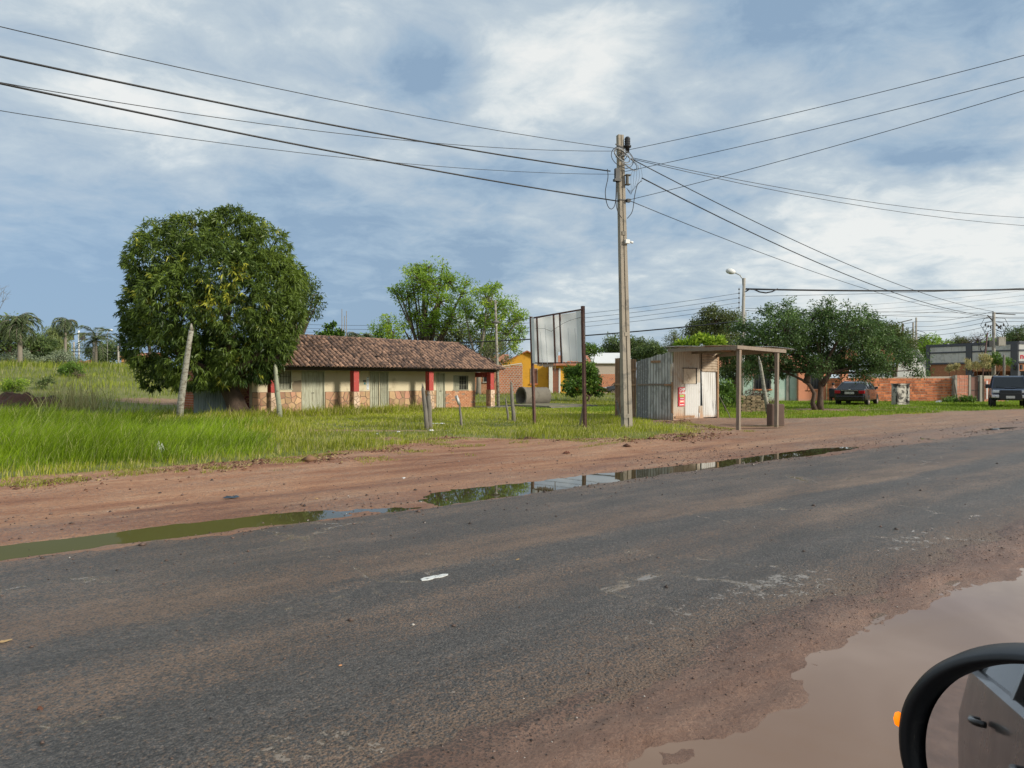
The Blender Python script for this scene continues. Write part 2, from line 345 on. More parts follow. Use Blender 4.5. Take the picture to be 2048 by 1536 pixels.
# thin films of dirty water lying in cracks and hollows
ed = voro(nt, comb(nt, x_ + (pat-0.5)*0.5, y_ + (mid-0.5)*0.6, 0.0), 0.75, 'DISTANCE_TO_EDGE')
crackzone = noise(nt, v, 0.45, 3, 0.5)
crack = ed.ss(0.022, 0.004) * (pat + crackzone - 0.5).ss(0.54, 0.64)
edge = ((y_ + (lo_-.5)*.6) - 2.95) * (1/0.34); edge = (edge*edge*-1).f('EXPONENT')
film = (pat*0.62 + agg*0.38 + crackzone*0.3 + edge*0.115).ss(0.808, 0.83)
film = (film + crack).clamp()
c = mixc(nt, film*0.8, c, (.23, .185, .14))
nt.links.new(c, bs.inputs['Base Color'])
rgh = 0.50 + (hf-0.5)*0.35 - (mudband)*0.05
nt.links.new((rgh*(1.0-film) + film*0.10).clamp().s, bs.inputs['Roughness'])
bs.inputs['Specular IOR Level'].default_value = 0.5
bump(nt, bs, (agg*1.5+hf*0.9-vo*0.6-cd_*1.5+pat*1.0)*(1.0-film), 0.9, 0.02)
# ---- water
def watermat(name, col, rough, bstr, bsc, col2=None, col3=None):
    m, nt, bs, v = newmat(name); x_, y_, z_ = xyz(nt, v)
    n = noise(nt, comb(nt, x_*0.7, y_*1.3, 0.0), bsc, 4, 0.55); n2 = noise(nt, v, 0.6, 3, 0.5, 1.0)
    cw = mixc(nt, n2.ss(.35, .7), col, col2 or col)
    if col3:
        k3 = (x_ + (n2-.5)*1.5).ss(4.0, 2.9); cw = mixc(nt, k3, cw, col3); nt.links.new((1.333-k3*0.30).s, bs.inputs['IOR'])  # low-x end: olive body colour stands in for green reflections, mirror reflection weakened
    nt.links.new(cw, bs.inputs['Base Color']); bs.inputs['Roughness'].default_value = rough
    if not col3: bs.inputs['IOR'].default_value = 1.333
    bump(nt, bs, n, bstr, 0.01); return m
m_mudwater = watermat('muddy_water', (.235, .15, .10), 0.04, 0.05, 7, (.30, .205, .15))
m_clearwater = watermat('puddle_water', (.060, .045, .018), 0.015, 0.008, 5, (.05, .042, .022), (.10, .096, .030))
# ---- field
def gz(x, y):
    u, v = UV(x, y); z = terr0(u, v)
    b_ = vb(u) + 0.5*vnoise(u*0.9, v*0.9, 21, 4)
    t = np.clip(b_ - v, 0, 3); near = (v > -9)
    z = z + 0.06*sstep(v-b_, 0.0, 1.0) - np.where(near, np.minimum(t*0.11, 0.3), 0)
    return z
gx = nonuni([(-1800, -400, 140), (-400, -100, 20), (-100, -42, 2.0), (-42, -18, 0.4), (-18, 22, 0.22), (22, 50, 0.45), (50, 110, 3), (110, 400, 25), (400, 1800, 140)])
gy = nonuni([(-1000, -100, 90), (-100, -20, 8), (-20, 8, 1.0), (8, 26, 0.22), (26, 60, 0.45), (60, 110, 2.5), (110, 400, 25), (400, 2400, 150)])
ground = sheet('ground', gx, gy, gz, m_ground, rz=0)
# ---- dirt shoulder across the road
PU = [-30, -8, 0.5, 3.1, 3.9, 4.9, 5.6, 11.4, 12.1, 12.8, 16.2, 17.5, 19, 21, 23, 27, 30, 60]
PP = [1, 1, 1, .95, .58, .50, 1, 1, .75, 1, .85, .35, .25, .6, .2, .55, .1, .1]
def roadedge(u): return 7.62 + 0.16*vnoise(u*0.45, u*0+3, 5, 3) + 0.07*vnoise(u*3.0, u*0+1, 6, 4)
def dirtz(u, v):
    z = 0.004 + 0.010*vnoise(u*0.8, v*2.2, 8, 4) + 0.006*vnoise(u*5, v*7, 9, 3)*1.0
    z += 0.015*np.exp(-((v-9.2-0.4*vnoise(u*0.2, v*0, 4, 2))/0.35)**2) - 0.02*np.exp(-((v-10.4-0.3*vnoise(u*0.25, v*0, 14, 2))/0.3)**2)
    cen = 8.18 + 0.12*vnoise(u*0.5, v*0, 31, 3); wd = np.interp(u, [-5, 3, 6, 9, 12, 30], [.34, .38, .60, .52, .40, .40])
    z -= 0.050*np.interp(u, PU, PP)*np.exp(-(np.abs(v-cen)/wd)**3)
    b_ = vb(u); z += 0.05*sstep(v-b_, -2.2, 0.0) + 0.05*np.maximum(vnoise(u*1.3, v*1.3, 41, 4), 0)*np.exp(-((v-b_+0.5)/0.9)**2)
    z -= np.clip(v-(b_+0.6), 0, 3)*0.10
    z -= np.clip(roadedge(u)-v-0.02, 0, 1)*0.10
    return z
dirt = sheet('dirt_shoulder', nonuni([(-18, -4, 0.25), (-4, 14, 0.07), (14, 32, 0.16), (32, 130, 0.8)]), nonuni([(7.0, 7.5, .08), (7.5, 9.0, 0.045), (9.0, 16, 0.12), (16, 19.5, 0.25)]), dirtz, m_dirt)
# ---- road
def roadz(u, v):
    z = 0.03*(1-((v-5.0)/2.9)**2)
    e1 = roadedge(u); e0 = 2.44 + 0.08*vnoise(u*0.7, u*0+7, 51, 4) + .02*vnoise(u*4, u*0+2, 52, 3)
    return z - np.clip(v-e1, 0, 2)*0.12 - np.clip(e0-v, 0, 2)*0.10 + 0.004*vnoise(u*0.9, v*1.5, 53, 3)
road = sheet('road', nonuni([(-40, -2, 0.5), (-2, 16, 0.09), (16, 40, 0.3), (40, 400, 3)]), nonuni([(1.8, 2.9, 0.04), (2.9, 7.3, 0.15), (7.3, 8.6, 0.05)]), roadz, m_road)
# ---- mud verge and muddy pool on the near side
SU_ = [-2, 1, 2.4, 2.9, 3.3, 4.2, 5.1, 6, 6.6, 7.2, 8, 10, 14, 30]; SV_ = [1.7, 1.85, 1.93, 1.90, 1.97, 2.08, 2.14, 2.16, 2.02, 1.93, 2.0, 1.85, 1.9, 1.8]
def mudz(u, v):
    s = np.interp(u, SU_, SV_) + 0.07 + 0.03*vnoise(u*2.2, v*1.0, 61, 4)
    z = -0.004 + 0.016*sstep(v, s-0.02, s+0.22) - 0.014*sstep(v, 2.45, 2.75) + 0.013*vnoise(u*2.0, v*5, 62, 5) + 0.006*vnoise(u*9, v*14, 63, 3)
    z -= (np.clip(s - v, 0, 0.45)*0.16 + 0.012*np.exp(-((v-s)/0.07)**2))*sstep(u, 0.4, 1.3)
    return z - np.clip(v-2.65, 0, 1)*0.08
sheet('mud_verge', nonuni([(-30, 0, 0.4), (0, 9, 0.03), (9, 16, 0.08), (16, 120, 0.8)]), nonuni([(-9, 0, 0.4), (0, 1.5, 0.15), (1.5, 3.0, 0.025)]), mudz, m_mud)
w1 = sheet('muddy_pool_water', nonuni([(-12, 40, 2)]), np.array([-5.0, 0.0, 2.3]), lambda u, v: u*0-0.021, m_mudwater)
w2 = sheet('puddle_water', nonuni([(-12, 40, 2)]), np.array([7.3, 8.2, 9.3]), lambda u, v: u*0-0.020, m_clearwater)
pw = MB().prism([(0.9*math.cos(a)*(1+.2*math.sin(3*a)), 0.16*math.sin(a)*(1+.3*math.sin(2*a+1))) for a in np.linspace(0, 2*math.pi, 24, endpoint=False)], 0, 0.003)
o = pw.build('puddle_water', m_clearwater, kind='structure'); px_ = gp(1518, 857); o.location = (px_[0], px_[1], 0.075); o.rotation_euler = (0, 0, 0.1)
# ---- worn paint, stones, litter
m_paint = mat('road_paint', (.72, .72, .68), .6, .1, col2=(.2, .18, .16), s2=30, lo=.55, hi=.62, bump=.2)
def blobpoly(rx, ry, n=16, j=.2, seed=0):
    r = random.Random(seed); return [(rx*math.cos(a)*(1+r.uniform(-j, j)), ry*math.sin(a)*(1+r.uniform(-j, j))) for a in [2*math.pi*i/n for i in range(n)]]
pm = MB().prism([(-.13, -.028), (-.09, -.045), (0, -.036), (.05, -.042), (.12, -.02), (.135, .004), (.10, .03), (.05, .022), (.02, .038), (-.05, .03), (-.07, .036), (-.12, .012)], 0, .004)
o = pm.build('road_marking', m_paint, kind='structure', label='short worn remnant of white centre line paint on the road')
g_ = gp(868, 1156, .03); o.location = (g_[0], g_[1], .034); o.rotation_euler = (0, 0, UA)
def stones(name, N, samp, size, m, zf, flat=0.7, seed=5):
    r = np.random.default_rng(seed); P = samp(r, N); N = len(P); s = size*np.exp(r.normal(0, 0.5, N))
    base = np.array([(1, 0, 0), (-1, 0, 0), (0, 1, 0), (0, -1, 0), (0, 0, 1), (0, 0, -.6)])
    V = base[None]*s[:, None, None]*(1+r.uniform(-.35, .35, (N, 6, 3))); V[:, :, 2] *= flat
    a = r.uniform(0, 6.28, N); ca, sa = np.cos(a)[:, None], np.sin(a)[:, None]
    V = np.stack([V[:, :, 0]*ca-V[:, :, 1]*sa, V[:, :, 0]*sa+V[:, :, 1]*ca, V[:, :, 2]], -1)
    V[:, :, 0] += P[:, :1]; V[:, :, 1] += P[:, 1:2]; V[:, :, 2] += (zf(P[:, 0], P[:, 1])+s*flat*.3)[:, None]
    T = np.array([(0, 2, 4), (2, 1, 4), (1, 3, 4), (3, 0, 4), (2, 0, 5), (1, 2, 5), (3, 1, 5), (0, 3, 5)])
    fc = (T[None]+np.arange(N)[:, None, None]*6).reshape(-1, 3)
    o = npmesh(name, V.reshape(-1, 3), fc, m, attrs={'rnd': np.repeat(r.random(N), 8), 'rnd2': np.repeat(r.random(N), 8)}); o.rotation_euler = (0, 0, UA); return tag(o, kind='stuff')
m_stone = leafmat('gravel_stone', (.035, .028, .026), (.17, .11, .085), (.42, .38, .34), .05, rough=.6, trans=0)
def samp_far(r, N):
    u = np.concatenate([r.uniform(-2, 14, int(N*.5)), r.uniform(10, 34, N-int(N*.5))]); v = 7.4+np.abs(r.normal(0, 1, N))*1.6
    k = vnoise(u*.5, v*1.2, 71, 3) > r.uniform(-.8, .6, N); return np.stack([u, v], 1)[k & (v < 13)]
stones('gravel', 7000, samp_far, .009, m_stone, lambda u, v: np.maximum(dirtz(u, v), roadz(u, v)), seed=4)
def samp_near(r, N):
    u = r.uniform(0.5, 9, N); v = 2.42+r.normal(0, .2, N); return np.stack([u, v], 1)
stones('gravel', 4200, samp_near, .0030, m_stone, lambda u, v: np.maximum(mudz(u, v), roadz(u, v)), seed=6)
def samp_road(r, N): u = r.uniform(-3, 20, N); v = r.choice([3.9, 6.6, 7.2], N)+r.normal(0, .5, N); return np.stack([u, np.clip(v, 2.7, 7.6)], 1)
stones('gravel', 700, samp_road, .008, m_stone, roadz, seed=9)
m_crumb = leafmat('soil_crumb', (.075, .035, .022), (.20, .10, .06), (.34, .25, .12), .12, rough=.95, trans=0)
def samp_edge(r, N):
    u = r.uniform(-2, 22, N); v = vb(u)-.25+r.normal(0, .45, N); k = vnoise(u*1.1, v*1.6, 73, 3) > r.uniform(-.4, .7, N); return np.stack([u, v], 1)[k & (v > 9.5)]
stones('soil_crumbs', 9000, samp_edge, .017, m_crumb, lambda u, v: np.maximum(dirtz(u, v), gz(*W(u, v)))-.004, seed=12)
m_litter = mat('litter_white', (.72, .72, .70), .5, .1, bump=.5, bscale=25)
m_leafy = mat('dry_leaf', (.42, .28, .13), .8, .2)
def scrap(px, py, size, m, label, name='litter_paper', cat='litter', zf=None, hgt=.25, seed=1):
    r = random.Random(seed+px); X_, Y_, _ = gp(px, py); u, v = UV(X_, Y_)
    z = float(max(dirtz(u, v), roadz(u, v))) if v < float(vb(u)) else float(terr0(u, v))+.06
    mb = MB(); n = 9; ring = [(size*math.cos(a)*r.uniform(.5, 1), size*.7*math.sin(a)*r.uniform(.5, 1), r.uniform(0, size*hgt)) for a in [6.283*i/n for i in range(n)]]
    ring2 = [(x*.5+r.uniform(-.1, .1)*size, y*.5, size*hgt*r.uniform(.6, 1.7)) for x, y, q in ring]
    vs_ = ring+ring2+[(0, 0, size*hgt*.8)]
    mb.add(vs_, [(i, (i+1) % n, n+(i+1) % n, n+i) for i in range(n)]+[(n+i, n+(i+1) % n, 2*n) for i in range(n)]+[tuple(range(n))[::-1]])
    o = mb.build(name, m, label=label, cat=cat); o.location = (X_, Y_, z+.003); o.rotation_euler = (0, 0, r.uniform(0, 6)); return o
scrap(808, 955, .05, m_litter, 'small crumpled white scrap on the reddish dirt of the far verge')
scrap(754, 873, .07, m_litter, 'tiny white scrap on the bare red strip in the grass')
scrap(797, 869, .11, m_litter, 'flat pale scrap in the grass behind the bare red strip')
scrap(862, 866, .14, m_litter, 'white plastic scrap on the grass just in front of the twin wooden posts')
scrap(878, 851, .42, m_litter, 'long flat white plastic sheet in the grass beside the twin wooden posts', name='plastic_sheet', hgt=.06)
o = scrap(318, 917, .13, mat('plastic_film', (.42, .44, .38), .35, .15, bump=.6, bscale=14), 'translucent white plastic bag caught upright at the edge of the tall grass', name='plastic_bag', cat='bag', hgt=1.4)
scrap(465, 999, .14, mat('blue_rag', (.035, .06, .085), .8, .3), 'dark blue rag lying flat on the red dirt verge', name='rag', cat='rag', hgt=.15)
scrap(632, 1000, .035, m_leafy, 'small brown clod on the dirt verge left of the thin puddle', name='clod', cat='clod')
scrap(1035, 1127, .03, m_leafy, 'tan leaf lying on the asphalt right of the white paint mark', name='fallen_leaf', cat='leaf', hgt=.1)
scrap(680, 1341, .017, mat('orange_scrap', (.6, .28, .12), .6, .1), 'tiny orange scrap on the wet asphalt in the near lane', name='fallen_leaf', cat='leaf', hgt=.2)
scrap(1133, 908, .10, mat('red_clod', (.16, .06, .035), .9, .3), 'low lump of dark red earth on the dirt in front of the billboard', name='clod', cat='clod', hgt=.4)
scrap(8, 1294, .05, m_leafy, 'tan scrap on the asphalt at the left border of the photo', name='fallen_leaf', cat='leaf', hgt=.1)
scrap(77, 1437, .018, mat('brown_clod', (.12, .05, .03), .9, .3), 'small brown clod on the asphalt near the lower left corner', name='clod', cat='clod', hgt=.8)
scrap(1873, 822, .12, m_litter, 'white scrap where the right lawn meets the dirt', seed=3)
# clods of torn turf and soil heaps
def heap(px, py, w, h, label, seed=1, cat='heap', name='soil_heap', dz=0, m=None):
    X_, Y_, z = gps(px, py) if py < 830 else gp(px, py)
    z = float(gz(X_, Y_)) if UV(X_, Y_)[1] > vb(UV(X_, Y_)[0]) else float(dirtz(*UV(X_, Y_)))
    n, k = 40, 20; gx_ = np.linspace(-1, 1, n); gy_ = np.linspace(-1, 1, k); A, B = np.meshgrid(gx_, gy_, indexing='ij')
    hgt = np.clip(1-A*A-B*B, 0, 1)**.7*h*(0.75+.5*vnoise(A*3+seed, B*3, seed, 4)) - .06
    idx = np.arange(n*k).reshape(n, k); fc = np.stack([idx[:-1, :-1], idx[1:, :-1], idx[1:, 1:], idx[:-1, 1:]], -1).reshape(-1, 4)
    o = npmesh(name, np.stack([A*w, B*w*.6, hgt], -1).reshape(-1, 3), fc, m or MATS['heap_soil']); o.location = (X_, Y_, z+dz); return tag(o, label, cat)
mat('heap_soil', (.13, .062, .04), .95, .4, scale=6, col2=(.075, .05, .035), s2=5, bump=.9, bscale=30, bdist=.05)
heap(1060, 882, .45, .16, 'low dark clump of torn turf at the lawn edge below the billboard', 3)
heap(1205, 884, .25, .10, 'small torn turf clump at the lawn edge left of the concrete pole foot', 4)
heap(760, 884, .7, .14, 'strawy heap of dug up soil where grass meets the red dirt', 5, m=mat('straw_soil', (.30, .20, .11), .95, .5, scale=9, col2=(.13, .062, .04), s2=9, bump=.9, bscale=60, bdist=.03))
# ================================================================== COMMON MATERIALS
mat('cream_plaster', (.60, .52, .36), .9, .08, scale=2, col2=(.42, .35, .23), s2=1.3, lo=.55, hi=.72, bump=.25, bscale=20, low=(.30, .20, .13), lowh=.25)
mat('bare_plaster', (.24, .19, .13), .95, .2, bump=.4)
mat('red_paint', (.40, .055, .045), .75, .2, scale=3, col2=(.55, .40, .33), s2=9, lo=.64, hi=.66, bump=.3)
mat('dark_red_paint', (.26, .04, .035), .8, .2, scale=3, col2=(.34, .18, .12), s2=3, lo=.55, hi=.62, bump=.3)
mat('pink_stone', (.46, .235, .155), .9, .25, scale=3, col2=(.46, .31, .17), s2=2, lo=.45, hi=.6, bump=.4, rand=.32, hue=.8, low=(.30, .17, .10), lowh=.3)
mat('pale_stone', (.66, .50, .38), .9, .15, scale=3, bump=.4, rand=.2, col2=(.5, .33, .2), hue=.7)
mat('stone_mortar', (.23, .165, .115), .95, .25, scale=8, bump=.5)
mat('door_paint', (.40, .40, .30), .75, .12, scale=3, stretch=(6, 6, .6), col2=(.22, .20, .14), s2=4, lo=.45, hi=.7, bump=.25, rand=.08, low=(.30, .24, .16), lowh=.2)
mat('dark_iron', (.06, .055, .05), .6, .2)
mat('dark_wood', (.055, .038, .028), .85, .3, stretch=(1, 6, 6), bump=.4)
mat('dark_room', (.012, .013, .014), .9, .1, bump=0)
mat('roof_tile', (.30, .175, .115), .92, .4, scale=9, col2=(.07, .045, .036), s2=5, lo=.42, hi=.58, bump=.5, rand=.42, hue=.35)
mat('roof_under', (.022, .016, .013), .95, .2)  # near-black deck: shade of the channels between tiles is put into its colour
mat('old_brick', (.40, .17, .08), .95, .35, scale=7, col2=(.50, .30, .18), s2=4, bump=.5, rand=.2, hue=.35)
mat('hollow_block', (.72, .25, .105), .9, .16, scale=5, col2=(.40, .11, .05), s2=3, bump=.3, rand=.3, hue=.6)
mat('mortar', (.50, .42, .34), .95, .2, scale=9, bump=.5)
mat('mortar_dark', (.30, .22, .16), .95, .25, scale=9, bump=.5)
mat('concrete', (.36, .33, .28), .9, .18, scale=3, col2=(.22, .20, .17), s2=3, lo=.5, hi=.65, bump=.4, stretch=(1, 1, .5))
mat('concrete_dark', (.16, .15, .13), .95, .3, scale=3, col2=(.09, .085, .07), s2=3, bump=.5)
mat('galvanized', (.56, .56, .53), .6, .12, scale=3, col2=(.30, .30, .28), s2=2.5, lo=.45, hi=.65, bump=.1, metal=.25, stretch=(2, 2, .7), low=(.33, .24, .17), lowh=.35, rib=-.14)
mat('galvanized_dark', (.25, .255, .25), .6, .2, scale=6, col2=(.42, .42, .40), s2=16, lo=.55, hi=.6, bump=.1, metal=.2, rib=-.12)
mat('galvanized_cream', (.58, .52, .43), .55, .12, scale=3, col2=(.50, .36, .25), s2=2.2, lo=.52, hi=.7, bump=.1, metal=.15, low=(.50, .27, .14), lowh=.6, rib=.125, ribcol=(.28, .20, .14))
mat('galvanized_white', (.66, .66, .64), .5, .06, scale=3, bump=.1, metal=.1, col2=(.5, .47, .42), s2=4, lo=.6, hi=.7, low=(.48, .30, .18), lowh=.3, rib=.125, ribcol=(.30, .26, .22))
mat('rusty_sheet', (.26, .15, .085), .8, .25, scale=4, col2=(.36, .25, .16), s2=3, bump=.2, rib=-.13)
mat('weathered_wood', (.24, .19, .145), .9, .25, scale=4, stretch=(7, 7, .7), col2=(.17, .13, .10), s2=3, bump=.5, rand=.12)
mat('grey_wood', (.20, .18, .15), .95, .3, scale=4, stretch=(9, 9, .8), col2=(.10, .085, .07), s2=3, bump=.7, rand=.15)
mat('brown_board', (.34, .20, .11), .85, .2, scale=4, bump=.3, col2=(.22, .13, .08), s2=4)
mat('steel_brown', (.10, .045, .035), .7, .25, scale=5, col2=(.16, .08, .055), s2=8, bump=.2)
mat('black_plastic', (.018, .018, .019), .5, .1, bump=.05)
mat('white_plastic', (.72, .72, .70), .4, .05, bump=0)
mat('lichen_trunk', (.30, .285, .235), .95, .35, scale=7, col2=(.15, .125, .095), s2=6, lo=.48, hi=.6, bump=.6, stretch=(1, 1, 2.0))
mat('green_trunk', (.34, .35, .25), .9, .25, scale=5, col2=(.17, .15, .11), s2=6, lo=.6, hi=.66, bump=.4)
mat('bark', (.105, .07, .05), .95, .35, scale=5, col2=(.06, .042, .032), s2=6, bump=.8, bscale=24, bdist=.03, stretch=(1, 1, .35))
mat('bark_pale', (.22, .19, .15), .95, .3, scale=5, bump=.6)
# ---- crazy paving pieces
def clip(poly, nx, ny, d):
    out = []
    for i in range(len(poly)):
        a, b_ = poly[i], poly[(i+1) % len(poly)]; da = a[0]*nx+a[1]*ny-d; db = b_[0]*nx+b_[1]*ny-d
        if da <= 0: out.append(a)
        if (da < 0) != (db < 0):
            t = da/(da-db); out.append((a[0]+(b_[0]-a[0])*t, a[1]+(b_[1]-a[1])*t))
    return out
def crazy(x0, x1, y0, y1, cell, seed, joint=.035):
    r = random.Random(seed); nx, ny = max(1, round((x1-x0)/cell)), max(1, round((y1-y0)/cell))
    pts = [(x0+(i+.5+r.uniform(-.42, .42))*(x1-x0)/nx, y0+(j+.5+r.uniform(-.42, .42))*(y1-y0)/ny) for i in range(nx) for j in range(ny)]
    res = []
    for i, p in enumerate(pts):
        poly = [(x0, y0), (x1, y0), (x1, y1), (x0, y1)]
        for k, q in enumerate(pts):
            if k == i: continue
            nx_, ny_ = q[0]-p[0], q[1]-p[1]; L = math.hypot(nx_, ny_); nx_ /= L; ny_ /= L
            poly = clip(poly, nx_, ny_, ((p[0]+q[0])*nx_+(p[1]+q[1])*ny_)/2 - joint/2*r.uniform(.5, 1.4))
            if len(poly) < 3: break
        if len(poly) >= 3: res.append(poly)
    return res
def stone_piece(poly, depth, M, m, parent, name='stone'):
    """poly in wall plane coordinates (along, up); front face depth in front of the plane with a small chamfer"""
    cx = sum(p[0] for p in poly)/len(poly); cz = sum(p[1] for p in poly)/len(poly); n = len(poly)
    back = [(x, 0, z) for x, z in poly]; mid_ = [(x, -depth*.7, z) for x, z in poly]; fr = [(cx+(x-cx)*.93, -depth, cz+(z-cz)*.93) for x, z in poly]
    mb = MB(); mb.add([M @ Vector(p) for p in back+mid_+fr], [tuple(range(2*n, 3*n))]+[(i, (i+1) % n, n+(i+1) % n, n+i) for i in range(n)]+[(n+i, n+(i+1) % n, 2*n+(i+1) % n, 2*n+i) for i in range(n)])
    return mb.build(name, m, parent)
# ================================================================== OLD HOUSE WITH TILED ROOF
HA = math.atan2(.728, .686)
house = thing('tiled_house', 'long low cream house with dark clay tile roof, red pillars and crazy stone base', 'house', (-10.15, 30.3, 0.0), HA)
WY = 1.2; WX0, WX1 = -.4, 13.0; EZ = 2.18
openings = [(.84, 1.5, 1.2, 2.03), (2.0, 3.19, 0.0, 2.03), (5.77, 6.9, 0.0, 2.03), (10.1, 10.71, 0.0, 2.0), (11.33, 12.47, 1.06, 1.86)]
wall = MB(); xs = [WX0]; 
for a, b_, z0, z1 in openings:
    wall.box(xs[-1], a, WY, WY+.25, -.1, 2.35); wall.box(a, b_, WY, WY+.25, z1, 2.35)
    if z0 > 0: wall.box(a, b_, WY, WY+.25, -.1, z0)
    xs.append(b_)
wall.box(xs[-1], WX1, WY, WY+.25, -.1, 2.35)
wall.box(WX1-.25, WX1, WY+.25, 4.4, -.1, 2.35); wall.box(WX0+.25, WX1-.25, 4.15, 4.4, -.1, 2.35)
wobj = wall.build('wall', MATS['cream_plaster'], house)
# dado: mortar bed with separate stones, last bay eroded brick
I3 = Matrix.Identity(4)
def dado(x0, x1, z1, seed):
    MB().box(x0, x1, WY-.018, WY-.001, -.1, z1).build('mortar_bed', MATS['stone_mortar'], house)
    for p in crazy(x0+.02, x1-.02, .0, z1-.02, .30, seed, .032): stone_piece(p, .02, Matrix.Translation((0, WY-.016, 0)), MATS['pink_stone'], house)
dado(WX0, 1.98, 1.07, 1); dado(3.21, 5.75, 1.05, 2); dado(6.92, 10.08, 1.04, 3)
bb = MB(); r = random.Random(4)
for k in range(13):
    x = 10.74 - (k % 2)*.12
    while x < 12.99:
        a, b_ = max(x, 10.74), min(x+.225, 12.98)
        if b_-a > .04 and r.random() > .04: bb.box(a, b_, WY-.03-r.uniform(0, .02), WY-.002, k*.078, k*.078+.062)
        x += .24
bb.build('brick', MATS['old_brick'], house, kind='stuff'); MB().box(10.73, 13.0, WY-.022, WY-.001, -.1, 1.0).build('mortar_bed', MATS['mortar_dark'], house)
MB().box(1.52, 1.97, WY-.006, WY-.001, 1.07, 1.42).add([(1.52, WY-.005, 1.42), (1.97, WY-.005, 1.42), (1.97, WY-.005, 1.60), (1.62, WY-.005, 1.55)], [(0, 1, 2, 3)]).build('bare_patch', MATS['bare_plaster'], house, label='patch of bare render where the cream plaster has fallen')
# crack lines in the plaster
ck = MB(); pth = [(5.05, 2.15), (5.0, 2.0), (5.04, 1.85), (4.97, 1.7), (5.0, 1.55), (4.93, 1.4), (4.95, 1.2), (4.92, 1.07)]
for a, b_ in zip(pth, pth[1:]): ck.beam((a[0], WY-.001, a[1]), (b_[0], WY-.001, b_[1]), .018, .006, up=(0, 1, 0))
for a, b_ in [((5.3, 2.15), (5.15, 1.95)), ((5.15, 1.95), (5.0, 1.75)), ((5.0, 1.6), (5.1, 1.5))]: ck.beam((a[0], WY-.001, a[1]), (b_[0], WY-.001, b_[1]), .014, .006, up=(0, 1, 0))
ck.build('crack', MATS['stone_mortar'], house)
# posters beside the second door
m_sign = mat('sign_white', (.70, .72, .72), .5, .05, bump=0); m_blue = mat('sign_blue', (.03, .09, .20), .5, .1, bump=0); m_teal = mat('sign_teal', (.06, .24, .25), .5, .1, bump=0)
sg = MB().box(5.56, 5.70, WY-.012, WY-.001, 1.12, 1.74).build('notice_strip', m_sign, house)
for z in (1.13, 1.2, 1.27, 1.33, 1.40, 1.46, 1.54, 1.62, 1.71): MB().box(5.585+(z*7 % .02), 5.675, WY-.016, WY-.013, z, z+(.02 if z != 1.71 else .025)).build('print', m_blue, sg)
for z in (1.51, 1.56): MB().box(5.36, 5.53, WY-.010, WY-.001, z, z+.038).build('notice_bar', MATS['black_plastic'], house)
MB().box(5.41, 5.51, WY-.010, WY-.001, 1.38, 1.49).build('notice', m_teal, house)
# doors of planks
def door(x0, x1, z1, n, grille=False):
    d = MB(); d.box(x0, x0+.05, WY-.02, WY+.06, 0, z1); d.box(x1-.05, x1, WY-.02, WY+.06, 0, z1); d.box(x0+.05, x1-.05, WY-.02, WY+.06, z1-.06, z1)
    dr = d.build('door', MATS['door_paint'], house); w = (x1-x0-.1)/n; r = random.Random(int(x0*10))
    for i in range(n): MB().box(x0+.05+i*w+.004, x0+.05+(i+1)*w-.004, WY+.04+r.uniform(0, .008), WY+.07, .02, z1-.065).build('plank', MATS['door_paint'], dr)
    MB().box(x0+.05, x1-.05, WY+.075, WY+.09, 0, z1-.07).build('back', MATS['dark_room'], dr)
    if grille:
        g = MB()
        for i in range(9): x = x0+.07+i*(x1-x0-.14)/8; g.beam((x, WY+.01, .03), (x, WY+.01, z1-.08), .014)
        for z in (.3, .75, 1.2, 1.65): g.beam((x0+.06, WY+.02, z), ((x0+x1)/2-.03, WY+.02, z), .014); g.beam(((x0+x1)/2+.03, WY+.02, z), (x1-.06, WY+.02, z), .014)
        g.build('grille', MATS['door_paint'], dr); MB().beam(((x0+x1)/2, WY+.005, .02), ((x0+x1)/2, WY+.005, z1-.07), .035, .03).build('meeting_stile', MATS['cream_plaster'], dr)
    else:
        for hx in (-.04, .04): MB().box((x0+x1)/2+hx-.01, (x0+x1)/2+hx+.01, WY+.01, WY+.04, .98, 1.02).build('handle', MATS['dark_iron'], dr)
    return dr
door(2.0, 3.19, 2.03, 6); door(5.77, 6.9, 2.03, 8, True); door(10.1, 10.71, 2.0, 4)
def window(x0, x1, z0, z1, open_from=None):
    w = MB(); w.box(x0, x0+.04, WY-.015, WY+.08, z0, z1); w.box(x1-.04, x1, WY-.015, WY+.08, z0, z1); w.box(x0+.04, x1-.04, WY-.015, WY+.08, z1-.04, z1); w.box(x0-.04, x1+.04, WY-.05, WY+.08, z0-.035, z0)
    wo_ = w.build('window', MATS['door_paint'], house)
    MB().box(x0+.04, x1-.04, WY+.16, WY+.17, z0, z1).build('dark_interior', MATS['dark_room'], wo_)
    a, b_ = x0+.04, (open_from or x1-.04)
    n = max(3, round((b_-a)/.13)); 
    for i in range(n): MB().box(a+i*(b_-a)/n+.003, a+(i+1)*(b_-a)/n-.003, WY+.09, WY+.11, z0+.005, z1-.045).build('shutter_board', MATS['door_paint'], wo_)
    g = MB(); k = round((x1-x0)/.13)
    for i in range(1, k): x = x0+i*(x1-x0)/k; g.beam((x, WY+.02, z0), (x, WY+.02, z1-.04), .014)
    for i in (1, 2): z = z0+i*(z1-z0)/3; g.beam((x0+.04, WY+.03, z), (x1-.04, WY+.03, z), .014)
    g.build('bars', MATS['dark_iron'] if open_from is None else MATS['door_paint'], wo_)
window(.84, 1.5, 1.2, 2.03); window(11.33, 12.47, 1.06, 1.86, 11.85)
